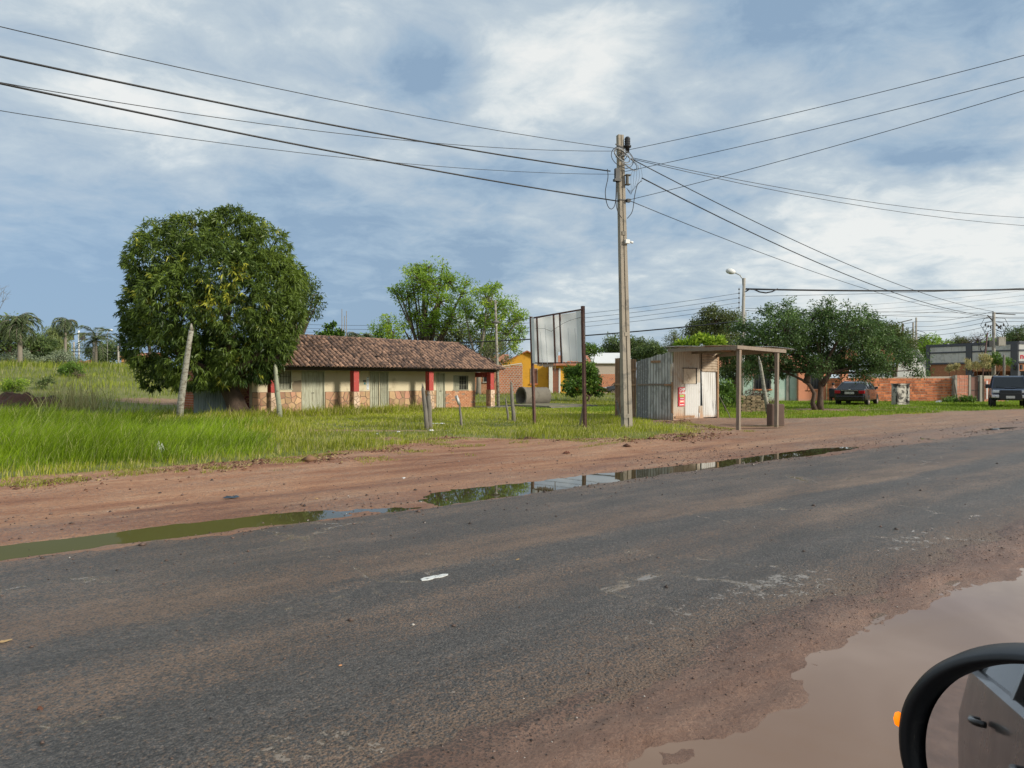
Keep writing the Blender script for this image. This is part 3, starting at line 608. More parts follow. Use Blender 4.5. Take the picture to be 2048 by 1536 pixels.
# red pillars on stone bases
for i, x in enumerate((0.0, 4.16, 8.74, 13.2)):
    p = MB().box(x-.15, x+.15, 0, .32, 1.06, EZ-.14).build('pillar', MATS['red_paint'], house, bevel=.012)
    MB().box(x-.165, x+.165, -.015, .335, -.1, 1.055).build('pillar_base', MATS['stone_mortar'], p)
    for poly in crazy(x-.16, x+.16, 0, 1.05, .2, 20+i, .02): stone_piece(poly, .022, Matrix.Translation((0, -.014, 0)), MATS['pale_stone'], p)
    for poly in crazy(-.33, -.01, 0, 1.05, .2, 30+i, .02): stone_piece(poly, .02, Matrix.Translation((x-.164, 0, 0)) @ Matrix.Rotation(R(-90), 4, 'Z'), MATS['pink_stone'], p)
# beams
MB().box(-.55, 13.55, .02, .30, EZ-.14, EZ-.01).build('eave_beam', MATS['dark_wood'], house)
MB().box(13.03, 13.33, .39, WY+.2, EZ-.42, EZ-.145).build('end_beam', MATS['dark_red_paint'], house)
MB().box(-.2, .12, .39, WY-.01, EZ-.42, EZ-.145).build('end_beam', MATS['dark_red_paint'], house)
# roof: hipped, ridge at y 2.2
RX0, RX1, RY0, RY1 = -.75, 13.75, -.42, 4.85; RYM = 2.2; RZ0, RZ1 = EZ, 3.66; HX0, HX1 = 1.3, 12.55
rf = MB(); A = (RX0, RY0, RZ0); B = (RX1, RY0, RZ0); C = (RX1, RY1, RZ0); D = (RX0, RY1, RZ0); P1 = (HX0, RYM, RZ1); P2 = (HX1, RYM, RZ1)
rf.add([A, B, C, D, P1, P2], [(0, 1, 5, 4), (1, 2, 5), (2, 3, 4, 5), (3, 0, 4), (0, 3, 2, 1)])
roof = rf.build('roof', MATS['roof_under'], house)
def tilemesh(name, Lt=.37, r0=.106, r1=.090):
    mb = MB(); mb.smooth = True; n = 6; vs_ = []
    for (y, rr, dz) in ((0, r0, .0), (Lt, r1, .0)):
        for k in range(n+1): a = math.pi*k/n; vs_.append((rr*math.cos(a), y, dz+rr*.72*math.sin(a)))
    for k in range(n+1): a = math.pi*k/n; vs_.append(((r0-.02)*math.cos(a), .0, (r0-.02)*.66*math.sin(a)-.004))
    mb.add(vs_, [(k, k+1, n+2+k, n+1+k) for k in range(n)]); mb.smooth = False; mb.add(vs_, [(k, 2*(n+1)+k, 2*(n+1)+k+1, k+1) for k in range(n)])
    return mb.mesh(name, MATS['roof_tile'])
tm = tilemesh('tile'); slope = math.atan2(RZ1-RZ0, RYM-RY0); Ls = math.hypot(RZ1-RZ0, RYM-RY0); pitch = .25; rows = 11; step = Ls/rows
tiles = []; rr_ = random.Random(3)
ncol = int((RX1-RX0)/pitch)
for c_ in range(ncol):
    x = RX0+.12+c_*pitch
    for k in range(rows):
        s = k*step - .04; f_ = (s+.15)/Ls
        xl = RX0+(HX0-RX0)*f_; xr = RX1+(HX1-RX1)*f_
        if x < xl-.02 or x > xr+.02: continue
        if rr_.random() < .006: continue
        M = Matrix.Translation((x+rr_.uniform(-.012, .012), RY0, RZ0+.012)) @ Matrix.Rotation(slope, 4, 'X') @ Matrix.Translation((0, s+rr_.uniform(-.02, .02), .012+rr_.uniform(0, .012))) @ Matrix.Rotation(rr_.uniform(-.05, .05), 4, 'Z') @ Matrix.Rotation(R(4.5)+rr_.uniform(-.03, .03), 4, 'X')
        tiles.append((x, k, M))
tiles.sort(key=lambda t: t[0]+(0 if t[1] < 6 else 3.0))
tv = np.array([v.co[:] for v in tm.vertices]); tf = [tuple(p.vertices) for p in tm.polygons]
hidden = [t for t in tiles if t[0] < 1.0]; vis = [t for t in tiles if t[0] >= 1.0]
for x, k, M in vis[:296]: inst(tm, 'tile', roof, M)
bm_ = MB()
for x, k, M in vis[296:]+hidden:
    bm_.smooth = True; bm_.add([M @ Vector(p) for p in tv], tf)
m_tile_far = mat('roof_tile_far', (.28, .165, .11), .92, .55, scale=5.3, col2=(.085, .055, .045), s2=3.2, lo=.44, hi=.58, bump=.5, finevar=.35, fine=14)
bm_.build('tile', m_tile_far, roof, kind='stuff')
# right hip slope and ridge tiles
def hipline(a, b_, n, nm):
    a, b_ = Vector(a), Vector(b_); d = (b_-a); L = d.length; mb = MB()
    yaw = math.atan2(-d.x, d.y); pit = math.atan2(d.z, math.hypot(d.x, d.y))
    for i in range(n):
        M = Matrix.Translation(a+d*(i/n)+Vector((0, 0, .02+rr_.uniform(0, .015)))) @ Matrix.Rotation(yaw, 4, 'Z') @ Matrix.Rotation(pit+.04, 4, 'X') @ Matrix.Scale(1.15, 4)
        inst(tm, nm, roof, M)
hipline(P2, P1, 32, 'ridge_tile'); hipline(B, P2, 6, 'ridge_tile'); hipline(A, P1, 6, 'ridge_tile')
bm_ = MB(); bm_.smooth = True
for k in range(8):
    for j in range(21):
        y = RY0+.12+j*.25; s = k*.28; Lx = RX1-HX1; Lr = math.hypot(Lx, RZ1-RZ0); f_ = (s+.1)/Lr
        if f_ > 1 or y < RY0+(RYM-RY0)*f_ or y > RY1+(RYM-RY1)*f_: continue
        M = Matrix.Translation((RX1, y, RZ0+.012)) @ Matrix.Rotation(R(90), 4, 'Z') @ Matrix.Rotation(math.atan2(RZ1-RZ0, Lx), 4, 'X') @ Matrix.Translation((0, s-.04, .012)) @ Matrix.Rotation(.07, 4, 'X')
        bm_.add([M @ Vector(p) for p in tv], tf)
bm_.build('tile', m_tile_far, roof, kind='stuff')
# left end: painted wall, hollow brick annex, sheet metal
MB().box(WX0-.0, WX0+.25, WY+.25, 4.4, -.1, 2.35).build('end_wall', MATS['dark_red_paint'], house)
eb = MB(); r = random.Random(9)
for k in range(22):
    y = WY+.27-(k % 2)*.1
    while y < 4.35:
        if vnoise(y*1.1, k*.14, 77, 2) > .05 and y > WY+.2: eb.box(WX0-.02-r.uniform(0, .012), WX0-.001, y, min(y+.2, 4.38), k*.075, k*.075+.06)
        y += .22
eb.build('brick', MATS['old_brick'], house, kind='stuff')
an = thing('brick_annex', 'low annex of hollow orange blocks joined behind the left end of the tiled house', 'annex', (-10.15, 30.3, 0), HA)
MB().box(WX0+.02, 6.0, 4.45, 8.6, -.1, 2.1).build('wall', MATS['mortar'], an)
ab = MB()
for k in range(17):
    y = 4.46-(k % 2)*.1
    while y < 8.55:
        if y > 4.4 and not (6.9 < y < 7.3 and 6 < k < 12): ab.box(WX0+.0, WX0+.03, y, min(y+.2, 8.58), .02+k*.125, .02+k*.125+.105)
        y += .215
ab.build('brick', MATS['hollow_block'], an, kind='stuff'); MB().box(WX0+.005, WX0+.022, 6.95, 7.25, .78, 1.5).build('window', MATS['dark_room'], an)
def corrugated(w, h, pitch=.076, amp=.011, bend=0.0, n_per=4, skew=0.0, zcut=None):
    """sheet in the x-z plane, ribs running up z"""
    n = int(w/pitch*n_per); vs_ = []; mb = MB(); mb.smooth = True
    for i in range(n+1):
        x = w*i/n; y = amp*math.sin(2*math.pi*x/pitch)
        zt = h if zcut is None else zcut(x)
        for j, z in enumerate((0, .33, .66, 1)): vs_.append((x+skew*z*zt, y+bend*math.sin(z*3.14), z*zt+(.012*math.sin(x*9) if j == 3 else 0)))
    mb.add(vs_, [(4*i+j, 4*i+4+j, 4*i+5+j, 4*i+1+j) for i in range(n) for j in range(3)]); return mb
mat('bluegrey_sheet', (.36, .42, .42), .6, .1, scale=2, col2=(.22, .27, .27), s2=2, bump=.1, metal=.1, stretch=(3, 3, .5))
sh = corrugated(1.5, 1.95, .1, .015).build('metal_sheet', MATS['bluegrey_sheet'], label='blue grey corrugated sheet leaning on the brick end wall behind the big tree', cat='metal sheet')
a = at(387, 31.5); b_ = at(434, 31.9); sh.location = (a[0], a[1], .05); sh.rotation_euler = (R(-3), 0, math.atan2(b_[1]-a[1], b_[0]-a[0]))
MB().box(-.6, 1.2, -.5, .02, -.1, .08).build('porch_step', MATS['concrete_dark'], house)
MB().box(6.5, 14.2, -.35, WY-.02, -.2, .07).build('porch_floor', MATS['concrete_dark'], house)
# ================================================================== FOLIAGE
def rand_dirs(n, r): d = r.normal(size=(n, 3)); return d/np.linalg.norm(d, axis=1)[:, None]
def leaves(name, P, D, L, Wd, m, parent, r, tone=None, rnd2=None, curl=.0):
    """one rhombus leaf per point: P base, D direction (unit), L length, Wd width"""
    N = len(P); up = rand_dirs(N, r); S_ = np.cross(D, up); S_ /= (np.linalg.norm(S_, axis=1)[:, None]+1e-9)
    L = L*np.exp(r.normal(0, .22, N)); Wd = Wd*np.exp(r.normal(0, .2, N)); drop = np.zeros((N, 3)); drop[:, 2] = -curl*L
    a = P; b_ = P+D*(L*.45)[:, None]-S_*(Wd*.5)[:, None]; c_ = P+D*L[:, None]+drop; d_ = P+D*(L*.45)[:, None]+S_*(Wd*.5)[:, None]
    V = np.stack([a, b_, c_, d_], 1).reshape(-1, 3); fc = np.arange(4*N).reshape(N, 4)
    t = r.random(N) if tone is None else np.clip(tone+r.normal(0, .16, N), 0, 1)
    return npmesh(name, V, fc, m, parent, attrs={'rnd': t, 'rnd2': r.random(N) if rnd2 is None else rnd2})
def curve_pts(a, b_, n, wob, r, sag=0.0):
    a, b_ = np.array(a, float), np.array(b_, float); out = []
    off = r.normal(0, wob, 3)
    for i in range(n+1):
        t = i/n; p = a+(b_-a)*t + off*math.sin(t*math.pi) ; p[2] -= sag*t*t; out.append(tuple(p))
    return out
def tree(name, label, cat, base, lobes, m_leaf, m_bark, trunk_r=.15, fork=1.0, clumps=120, cr=.45, per=60, leaf=(.12, .05), droop=.3, seed=1, group=None, density=None,
         shell=(.55, 1.0), twigs=1, stems=1, lean=(0, 0), accents=0.0, flat=.8, trunk_pts=None, limbs=True, extra_stems=None):
    """lobes [(x,y,z,r[,zs])] about the base; clumps are spread over the lobes' shells and each carries its own leaves"""
    r = np.random.default_rng(seed); root = thing(name, label, cat, base, 0, group)
    lob = [(l if len(l) > 4 else (*l, flat)) for l in lobes]; wts = np.array([l[3]**2 for l in lob]); wts = wts/wts.sum()
    tb = MB(); cz = min(l[2]-l[3]*l[4]*.5 for l in lob)
    fk = max(fork, .1); tops = []
    for xt in (extra_stems or ()): tb.tube(xt, [trunk_r*(1.1 if i == 0 else .8-.1*i) for i in range(len(xt))], 9, jitter=.08)
    if trunk_pts: tb.tube(trunk_pts, [trunk_r*(1.35 if i == 0 else 1-.12*i) for i in range(len(trunk_pts))], 10, jitter=.08); top = trunk_pts[-1]
    else:
        for s in range(stems):
            an_ = s*2.4; b0 = (.12*s*math.cos(an_), .12*s*math.sin(an_), -.1); top = (lean[0]+.25*s*math.cos(an_), lean[1]+.25*s*math.sin(an_), fk)
            pp = curve_pts(b0, top, 4, .05*fk, r); tb.tube(pp, [trunk_r*k for k in (1.4, 1.05, .92, .85, .8)], 9, jitter=.06); tops.append(top)
    if not tops: tops = [top]
    CP = []; tone = []
    for li, l in enumerate(lob):
        n = max(3, int(clumps*wts[li])); d = rand_dirs(n, r); rad = l[3]*r.uniform(shell[0], shell[1], n)
        c_ = np.array(l[:3])+d*rad[:, None]*np.array([1, 1, l[4]]); CP.append(c_); tone.append(np.clip(.5+.25*d[:, 2]+r.normal(0, .22, n), 0, 1))  # clump tone is random plus lighter on the upper side of each lobe
        if limbs:
            tp = tops[li % len(tops)]; pp = curve_pts(tp, l[:3], 5, .12*l[3], r); r0 = trunk_r*.62*min(1, l[3]/max(q[3] for q in lob)+.3)
            tb.tube(pp, [r0*(1-.13*i) for i in range(6)], 7, jitter=.06)
            for q in c_[:int(n*twigs)]: tb.tube(curve_pts(l[:3], q, 3, .08*l[3], r), [r0*.30, r0*.22, r0*.15, r0*.06], 4, caps=False)
    CP = np.concatenate(CP); tone = np.concatenate(tone); keep = CP[:, 2] > 0.12; CP, tone = CP[keep], tone[keep]
    tb.build('trunk', m_bark, root)
    n = len(CP); k = r.poisson(per, n); idx = np.repeat(np.arange(n), k); N = len(idx); cs = (cr*np.exp(r.normal(0, .3, n)))[idx]
    off = rand_dirs(N, r)*(r.random(N)**.45*1.0)[:, None]*cs[:, None]; off[:, 2] *= .75
    P = CP[idx]+off; D = off/(np.linalg.norm(off, axis=1)[:, None]+1e-6)*.7+rand_dirs(N, r)*.6; D[:, 2] -= droop; D /= np.linalg.norm(D, axis=1)[:, None]
    r2 = np.where(r.random(n) < accents, 1.0, 0.0)[idx]*(r.random(N) < .75)
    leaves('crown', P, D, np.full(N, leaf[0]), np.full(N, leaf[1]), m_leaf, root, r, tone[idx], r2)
    return root
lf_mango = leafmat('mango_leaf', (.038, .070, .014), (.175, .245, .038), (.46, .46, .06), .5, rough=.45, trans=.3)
lf_dark = leafmat('dark_leaf', (.038, .066, .02), (.14, .20, .05), (.36, .17, .10), .5, rough=.5, trans=.28)
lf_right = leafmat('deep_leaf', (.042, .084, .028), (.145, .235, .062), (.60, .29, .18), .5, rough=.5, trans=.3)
lf_light = leafmat('light_leaf', (.13, .22, .022), (.31, .47, .05), (.42, .55, .06), .5, rough=.5, trans=.45)
lf_olive = leafmat('olive_leaf', (.06, .082, .024), (.155, .19, .05), (.26, .3, .06), .5, rough=.5, trans=.3)
lf_grey = leafmat('grey_leaf', (.13, .17, .09), (.32, .37, .24), (.4, .42, .3), .5, rough=.6, trans=.2)
lf_willow = leafmat('willow_leaf', (.10, .14, .04), (.22, .26, .08), rough=.6, trans=.3)
lf_palm = leafmat('palm_leaf', (.045, .07, .03), (.15, .19, .08), rough=.5, trans=.15)
lf_bush = leafmat('bush_leaf', (.045, .095, .014), (.16, .28, .035), (.26, .38, .06), .5, rough=.4, trans=.28)
lf_lime = leafmat('lime_leaf', (.20, .30, .03), (.36, .44, .05), rough=.5, trans=.35)
lf_brown = leafmat('brown_twig_leaf', (.10, .065, .05), (.18, .12, .09), rough=.8, trans=.1)
lf_straw = leafmat('straw', (.34, .30, .12), (.62, .55, .27), rough=.8, trans=.2)
# ---- the big mango tree
def mango():
    r = np.random.default_rng(5); Yb = 30.6; bx = at(470, Yb); root = thing('mango_tree', 'large dense mango tree with yellowish shoots before the left end of the tiled house', 'tree', (bx[0], bx[1], 0))
    k = F/Yb; wx = lambda px: (px-470)/k; wz = lambda py: H0-(py-HY)/k
    tb = MB(); tb.tube([(.30, 0, -.1), (.12, 0, .35), (-.06, .02, .8), (-.30, .05, 1.25), (-.45, .1, 1.8)], [.52, .43, .38, .35, .33], 14, jitter=.07)
    for a_ in range(6): tb.tube([(.25+.3*math.cos(a_), .3*math.sin(a_), .3), (.28+.62*math.cos(a_+.1), .6*math.sin(a_+.1), -.06)], [.16, .07], 6)
    for tx, ty, tz in [(-2.6, -.5, 3.4), (-1.2, -1, 5.0), (.2, .3, 6.5), (1.6, -.4, 5.0), (1.6, .8, 3.2), (-2.2, 1, 5.5), (.6, -1.5, 3.5), (-1, 1, 3)]:
        tb.tube(curve_pts((-.45, .1, 1.7), (tx, ty, tz), 6, .35, r), [.26, .22, .18, .15, .12, .09, .05], 7, jitter=.06)
    tb.build('trunk', MATS['bark'], root)
    # lobes seen in the outline: (px, py, radius px, depth offset m)
    L = [(430, 590, 120, 0), (350, 540, 66, -.6), (330, 495, 45, -.3), (395, 488, 50, -.2), (460, 470, 48, .1), (520, 500, 48, .2), (545, 560, 46, 0), (555, 630, 50, -.2), (330, 620, 62, -.4),
         (298, 680, 42, -.2), (290, 650, 36, .2), (345, 700, 55, -.7), (420, 720, 62, -1.0), (500, 700, 62, -1.0), (550, 690, 40, -.6), (470, 560, 70, -1.3), (400, 620, 75, -1.5), (500, 620, 66, -1.4), (440, 722, 44, -.9), (535, 728, 28, -.7), (395, 755, 33, -.4), (315, 745, 28, -.3),
         (470, 440, 24, 0), (360, 460, 26, -.1), (295, 520, 26, -.2), (565, 600, 24, .2), (272, 655, 18, 0), (560, 705, 24, -.8), (300, 585, 36, .3), (425, 452, 26, .2), (505, 455, 24, -.1), (380, 530, 60, 1.6), (500, 560, 70, 1.8), (400, 650, 80, 1.8), (500, 690, 60, 1.6)]
    lob = [(wx(p), dy, wz(q), rr/k) for p, q, rr, dy in L]
    C = np.array([l[:3] for l in lob]); RR = np.array([l[3] for l in lob])
    P, NRM, TN = [], [], []
    for i, l in enumerate(lob):
        n = int(250*l[3]**2)+20; d = rand_dirs(n, r); p = C[i]+d*(l[3]*(r.uniform(.86, 1.06, n)+.22*np.abs(vnoise(d[:, 0]*3+i, d[:, 2]*3, i, 3))))[:, None]
        dist = np.linalg.norm(p[:, None]-C[None], axis=2)/RR[None]; dist[:, i] = 9; ins = dist.min(1)
        kp = (ins > .78) | (r.random(n) < .22); P.append(p[kp]); NRM.append(d[kp]); TN.append(np.full(kp.sum(), r.uniform(-.12, .14)))
    P = np.concatenate(P); NRM = np.concatenate(NRM); TN = np.concatenate(TN); keep = P[:, 2] > np.where((P[:, 0] > -2.2) & (P[:, 0] < 1.0), 1.30, .66); P, NRM, TN = P[keep], NRM[keep], TN[keep]
    n = len(P); per = 11; idx = np.repeat(np.arange(n), per); N = len(idx)
    yl = (vnoise(P[:, 0]*1.1, P[:, 2]*1.1+P[:, 1], 88, 3) + r.normal(0, .35, n)) > 1.0
    D = NRM[idx]*.55+rand_dirs(N, r)*.8; D[:, 2] -= .55; D /= np.linalg.norm(D, axis=1)[:, None]
    tone = np.clip(.38+.28*NRM[:, 2]+TN*1.4+.32*vnoise(P[:, 0]*1.4, P[:, 2]*1.4, 12, 3), 0, 1)  # tone varies by patch and gets lighter on the upper side of each lobe
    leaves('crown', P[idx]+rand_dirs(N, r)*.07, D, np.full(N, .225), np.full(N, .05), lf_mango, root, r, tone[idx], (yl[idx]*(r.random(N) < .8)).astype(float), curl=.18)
    inner = MB()
    return root
mango()
# ---- palms
def palm(label, base, hgt, tr, n, fl, seed, lean=0.0, m=None, droop=1.0, cat='palm tree', group=None, name='palm_tree', up=.35, lw=1.0):
    r = np.random.default_rng(seed); root = thing(name, label, cat, base, 0, group)
    MB().tube([(0, 0, -.1), (lean*.3, 0, hgt*.35), (lean*.7, 0, hgt*.7), (lean, 0, hgt)], [tr*1.3, tr, tr*.9, tr*.8], 8, jitter=.05).build('trunk', MATS['bark_pale'], root)
    st = MB(); P, D, T = [], [], []
    for i in range(n):
        a = 6.283*i/n+r.uniform(-.3, .3); e = r.uniform(-.35, 1.5)*up*2; L = fl*r.uniform(.8, 1.1); p = np.array([lean, 0, hgt]); ds = []; pts = [p]
        for k in range(9):
            q = p+np.array([math.cos(a)*math.cos(e), math.sin(a)*math.cos(e), math.sin(e)])*L/9; pts.append(q); dr = (q-p)/np.linalg.norm(q-p)
            side = np.cross(dr, (0, 0, 1)); side /= np.linalg.norm(side)+1e-6
            for s in (-1, 1):
                for j in range(5): P.append(p+(q-p)*j/5); dd = side*s*.8+dr*.55+np.array([0, 0, -.28*droop])+r.normal(0, .12, 3); D.append(dd/np.linalg.norm(dd)); T.append(r.uniform(0, 1))
            p = q; e -= .24*droop*(1+k*.12)
        st.tube(pts, [.03]*3+[.02]*4+[.01]*3, 4)
    st.build('frond_stalk', MATS['bark_pale'], root); P = np.array(P); leaves('frond', P, np.array(D), np.full(len(P), fl*.24), np.full(len(P), (fl*.022+.010)*lw), m or lf_palm, root, r, np.array(T), np.zeros(len(P)), curl=.25*droop)
    return root
# ---- grass
def blades(name, P, h, w, m, r, lean=.35, tone=None, wind=(.25, -.05), label=None, parent=None):
    N = len(P); a = r.uniform(0, 6.283, N); hh = h*np.exp(r.normal(0, .25, N)); ln = hh*lean*r.random(N); b2 = r.uniform(0, 6.283, N)
    lx = np.cos(b2)*ln+wind[0]*hh; ly = np.sin(b2)*ln+wind[1]*hh; wx = np.cos(a)*w*.5; wy = np.sin(a)*w*.5
    Zr = np.zeros(N); p0 = P; s_ = np.stack([wx, wy, Zr], 1); m1 = P+np.stack([lx*.35, ly*.35, hh*.55], 1); t = P+np.stack([lx, ly, hh*.93], 1)
    V = np.stack([p0-s_, p0+s_, m1-s_*.75, m1+s_*.75, t], 1).reshape(-1, 3); T = np.array([(0, 1, 3), (0, 3, 2), (2, 3, 4)])
    fc = (T[None]+np.arange(N)[:, None, None]*5).reshape(-1, 3); tn = np.clip((r.random(N) if tone is None else tone+r.normal(0, .17, N)), 0, 1)
    o = npmesh(name, V, fc, m, parent, attrs={'rnd': np.repeat(tn, 3), 'rnd2': np.repeat(r.random(N), 3)}); return tag(o, label, kind='stuff')
gr_tall = leafmat('tall_grass', (.10, .165, .006), (.32, .46, .022), (.40, .42, .14), .13, rough=.5, trans=.45)
gr_lawn = leafmat('lawn_grass', (.16, .19, .012), (.46, .50, .04), (.56, .49, .2), .18, rough=.6, trans=.4)
gr_field = leafmat('field_grass', (.13, .175, .018), (.36, .41, .05), (.42, .40, .17), .14, rough=.6, trans=.4)
gr_green = leafmat('verge_grass', (.11, .18, .010), (.30, .44, .028), (.38, .4, .13), .08, rough=.6, trans=.4)
rg = np.random.default_rng(99)
def inframe(x, y, m=1.2): return (np.abs(x) < 0.745*y+m) & (y > 5)
def scatter(N, u0, u1, v0, v1, keepf, r=rg):
    u = r.uniform(u0, u1, N); v = r.uniform(v0, v1, N); x, y = W(u, v); k = inframe(x, y) & (keepf(u, v, x, y) > r.random(N)); u, v, x, y = u[k], v[k], x[k], y[k]
    return u, v, np.stack([x, y, gz(x, y)-.01], 1)
def tallmask(u, v): 
    rt = 5.2+(v-15)*.32+0.9*vnoise(v*.5, u*.2, 101, 3); lim = 37-(u-1.9)*2.2+1.2*vnoise(u*.6, v*.6, 102, 3); return sstep(rt-u, -.5, .6)*sstep(v-vb(u)+.5*vnoise(u*1.2, v*1.2, 113, 2), .7, 1.7)*sstep(lim-v, -1.0, 2.0)
def occl(u, v, x, y):   # footprints where nothing grows
    hx, hy = x+10.15, y-30.3; lx = hx*.686+hy*.728; ly = -hx*.728+hy*.686
    inside = (lx > -.3) & (lx < 13.2) & (ly > 1.1) & (ly < 4.4) | (lx > -.3) & (lx < 6) & (ly > 4.3) & (ly < 8.5)
    ku, kv = u-21.98, v-17.46; kio = (ku > -.2) & (ku < 3.0) & (kv > -.3) & (kv < 2.5)
    slab = (ly > -3.8) & (ly < .4) & (lx > 14.3) & (lx < 19.5)
    return ~(inside | kio | slab)
# tall bright grass left
def kf(u, v, x, y): return tallmask(u, v)*(.35+.65*sstep(-v, -26, -18))
u, v, P = scatter(210000, -16, 12, 13.2, 36, kf)
patch = vnoise(u*.5, v*.5, 103, 3); hN = (.40+.16*vnoise(u*.8, v*.8, 104, 3))*np.interp(v-vb(u), [0.7, 1.6, 3.0], [.40, .8, 1])*(.75+.5*sstep(vnoise(u*.9, v*.9, 115, 2), -.3, .5))
blades('tall_grass', P, hN, np.interp(P[:, 1], [10, 30], [.011, .022]), gr_tall, rg, .85, np.clip(.50+.5*patch-.25*sstep(v, 20, 26)+.25*vnoise(u*2.5, v*2.5, 109, 2), 0, 1), wind=(.38, -.1))
# lawn in front of house and billboard
def kf(u, v, x, y): return (1-tallmask(u, v))*sstep(v-vb(u)-.35*vnoise(u*2, v*2, 120, 3), -.25, .5)*occl(u, v, x, y)*(1-np.clip(bare(x, y)+.1, 0, 1))*np.interp(y, [14, 40], [1, .55])*(.45+.55*sstep(vnoise(u*1.2, v*1.2, 121, 3), -.5, .3))
u, v, P = scatter(440000, -6, 36, 12, 36, kf)
patch = vnoise(u*.35, v*.5, 105, 4); ht = .06+.05*np.clip(vnoise(u*.6, v*.6, 106, 3), 0, 1)
hx, hy = P[:, 0]+10.15, P[:, 1]-30.3; lx = hx*.686+hy*.728; ly = -hx*.728+hy*.686
nearwall = np.exp(-((ly-(-.25))/.7)**2)*(lx > -3)*(lx < 8.0) + .6*np.exp(-((ly+1.2)/.9)**2)*(lx > -5)*(lx < 6)*(vnoise(u, v, 107, 3) > -.1)
ht = ht*np.where(lx < -3, 1.35, 1)*(1+1.8*np.clip(vnoise(u*.45+3, v*.45, 108, 3), 0, 1)*(lx < 8)) + .33*np.clip(nearwall, 0, 1)
blades('lawn_grass', P, ht, np.interp(P[:, 1], [14, 40], [.010, .028]), gr_lawn, rg, .6, np.clip(.5+.38*patch, 0, 1), wind=(.08, 0))
# fringe of grass creeping over the dirt
def kf(u, v, x, y): return sstep(vnoise(u*1.6, v*2.2, 111, 4)-.35*np.abs(v-vb(u)+.3), .0, .35)
u, v, P = scatter(110000, -4, 22, 12, 16.5, kf); P[:, 2] = np.maximum(P[:, 2], dirtz(u, v))-.005
blades('lawn_grass', P, .05, .008, gr_lawn, rg, 1.0, .3)
# flattened straw on the dirt edge
def kf(u, v, x, y): return sstep(vnoise(u*1.3, v*1.9, 117, 3), .0, .5)*np.exp(-((v-vb(u)+.15)/.55)**2)
u, v, P = scatter(26000, -3, 20, 12, 16.5, kf); P[:, 2] = np.maximum(P[:, 2], dirtz(u, v))+.005
blades('dry_straw', P, .035, .007, lf_straw, rg, 4.5, .45)
# right lawn
def kf(u, v, x, y): return sstep(v-vb(u)-.3*vnoise(u, v*2, 122, 3), -.1, .4)*(1-np.clip(bare(x, y)+.1, 0, 1))*(y < 51)*occl(u, v, x, y)
u, v, P = scatter(130000, 24, 60, 11, 30, kf)
blades('verge_grass', P, .10+.05*vnoise(u*.5, v*.5, 123, 3), .028, gr_green, rg, .5, np.clip(.5+.4*vnoise(u*.4, v*.6, 109, 4), 0, 1), wind=(.05, 0))
# rough field behind
def kf(u, v, x, y): return (1-np.clip(bare(x, y), 0, 1))*(.35+.65*sstep(vnoise(u*.3, v*.3, 131, 3), -.3, .3))*np.interp(y, [25, 90], [1, .5])*occl(u, v, x, y)
u, v, P = scatter(150000, -35, 52, 30, 95, kf)
ht = np.interp(P[:, 1], [30, 60, 90], [.22, .42, .5])*(1+.5*vnoise(u*.25, v*.25, 132, 3))*np.where(P[:, 0] > -4, .5, 1)
blades('field_grass', P, ht, np.interp(P[:, 1], [30, 90], [.025, .07]), gr_field, rg, .5, np.clip(.48+.42*vnoise(u*.22, v*.4, 133, 4), 0, 1), wind=(.1, 0))
# ================================================================== KIOSK OF CORRUGATED SHEETS
ku0, kv0 = 21.98, 17.46
kx, ky = W(ku0, kv0)
kiosk = thing('kiosk', 'small corrugated metal kiosk shack with shuttered hatch and red poster', 'kiosk', (kx, ky, 0.02), UA)   # local x = u, y = v (back)
KW, KD = 2.78, 1.78
def sheet_part(w, h, m, loc, rz, parent=kiosk, nm='metal_sheet', **k):
    lab = k.pop('label', None); o = corrugated(w, h, **k).build(nm, m, parent, label=lab); o.location = loc; o.rotation_euler = (0, 0, rz); return o
# left side (plane x=0, running back along y); top falls towards the back
def topl(y): return 2.72-.22*y
L90 = R(90)
sheet_part(.62, 2.7, MATS['galvanized'], (0.0, .0, 0), L90, zcut=lambda x: topl(x)-.02, amp=.032, pitch=.14)
sheet_part(.66, 2.6, MATS['galvanized'], (-.015, .56, 0), L90, zcut=lambda x: topl(x+.56), amp=.032, pitch=.14)
sheet_part(.62, 2.5, MATS['galvanized_dark'], (-.03, 1.16, 0), L90, zcut=lambda x: topl(x+1.16), amp=.026, pitch=.12, label='darker blotched corrugated sheet')
for y0, y1, z, m in ((1.12, 1.72, 1.36, 'weathered_wood'), (.38, 1.12, 1.37, 'weathered_wood'), (.02, .36, 1.36, 'brown_board')): MB().box(-.06, -.035, y0, y1, z, z+.07).build('batten', MATS[m], kiosk)
MB().box(-.06, -.035, .55, 1.02, 2.26, 2.35).build('batten', MATS['brown_board'], kiosk); MB().box(-.05, -.03, -.02, .07, 1.5, 2.2).build('batten', MATS['galvanized_cream'], kiosk)
MB().box(-.045, -.02, -.05, .03, .3, 1.5).build('corner_board', MATS['brown_board'], kiosk)
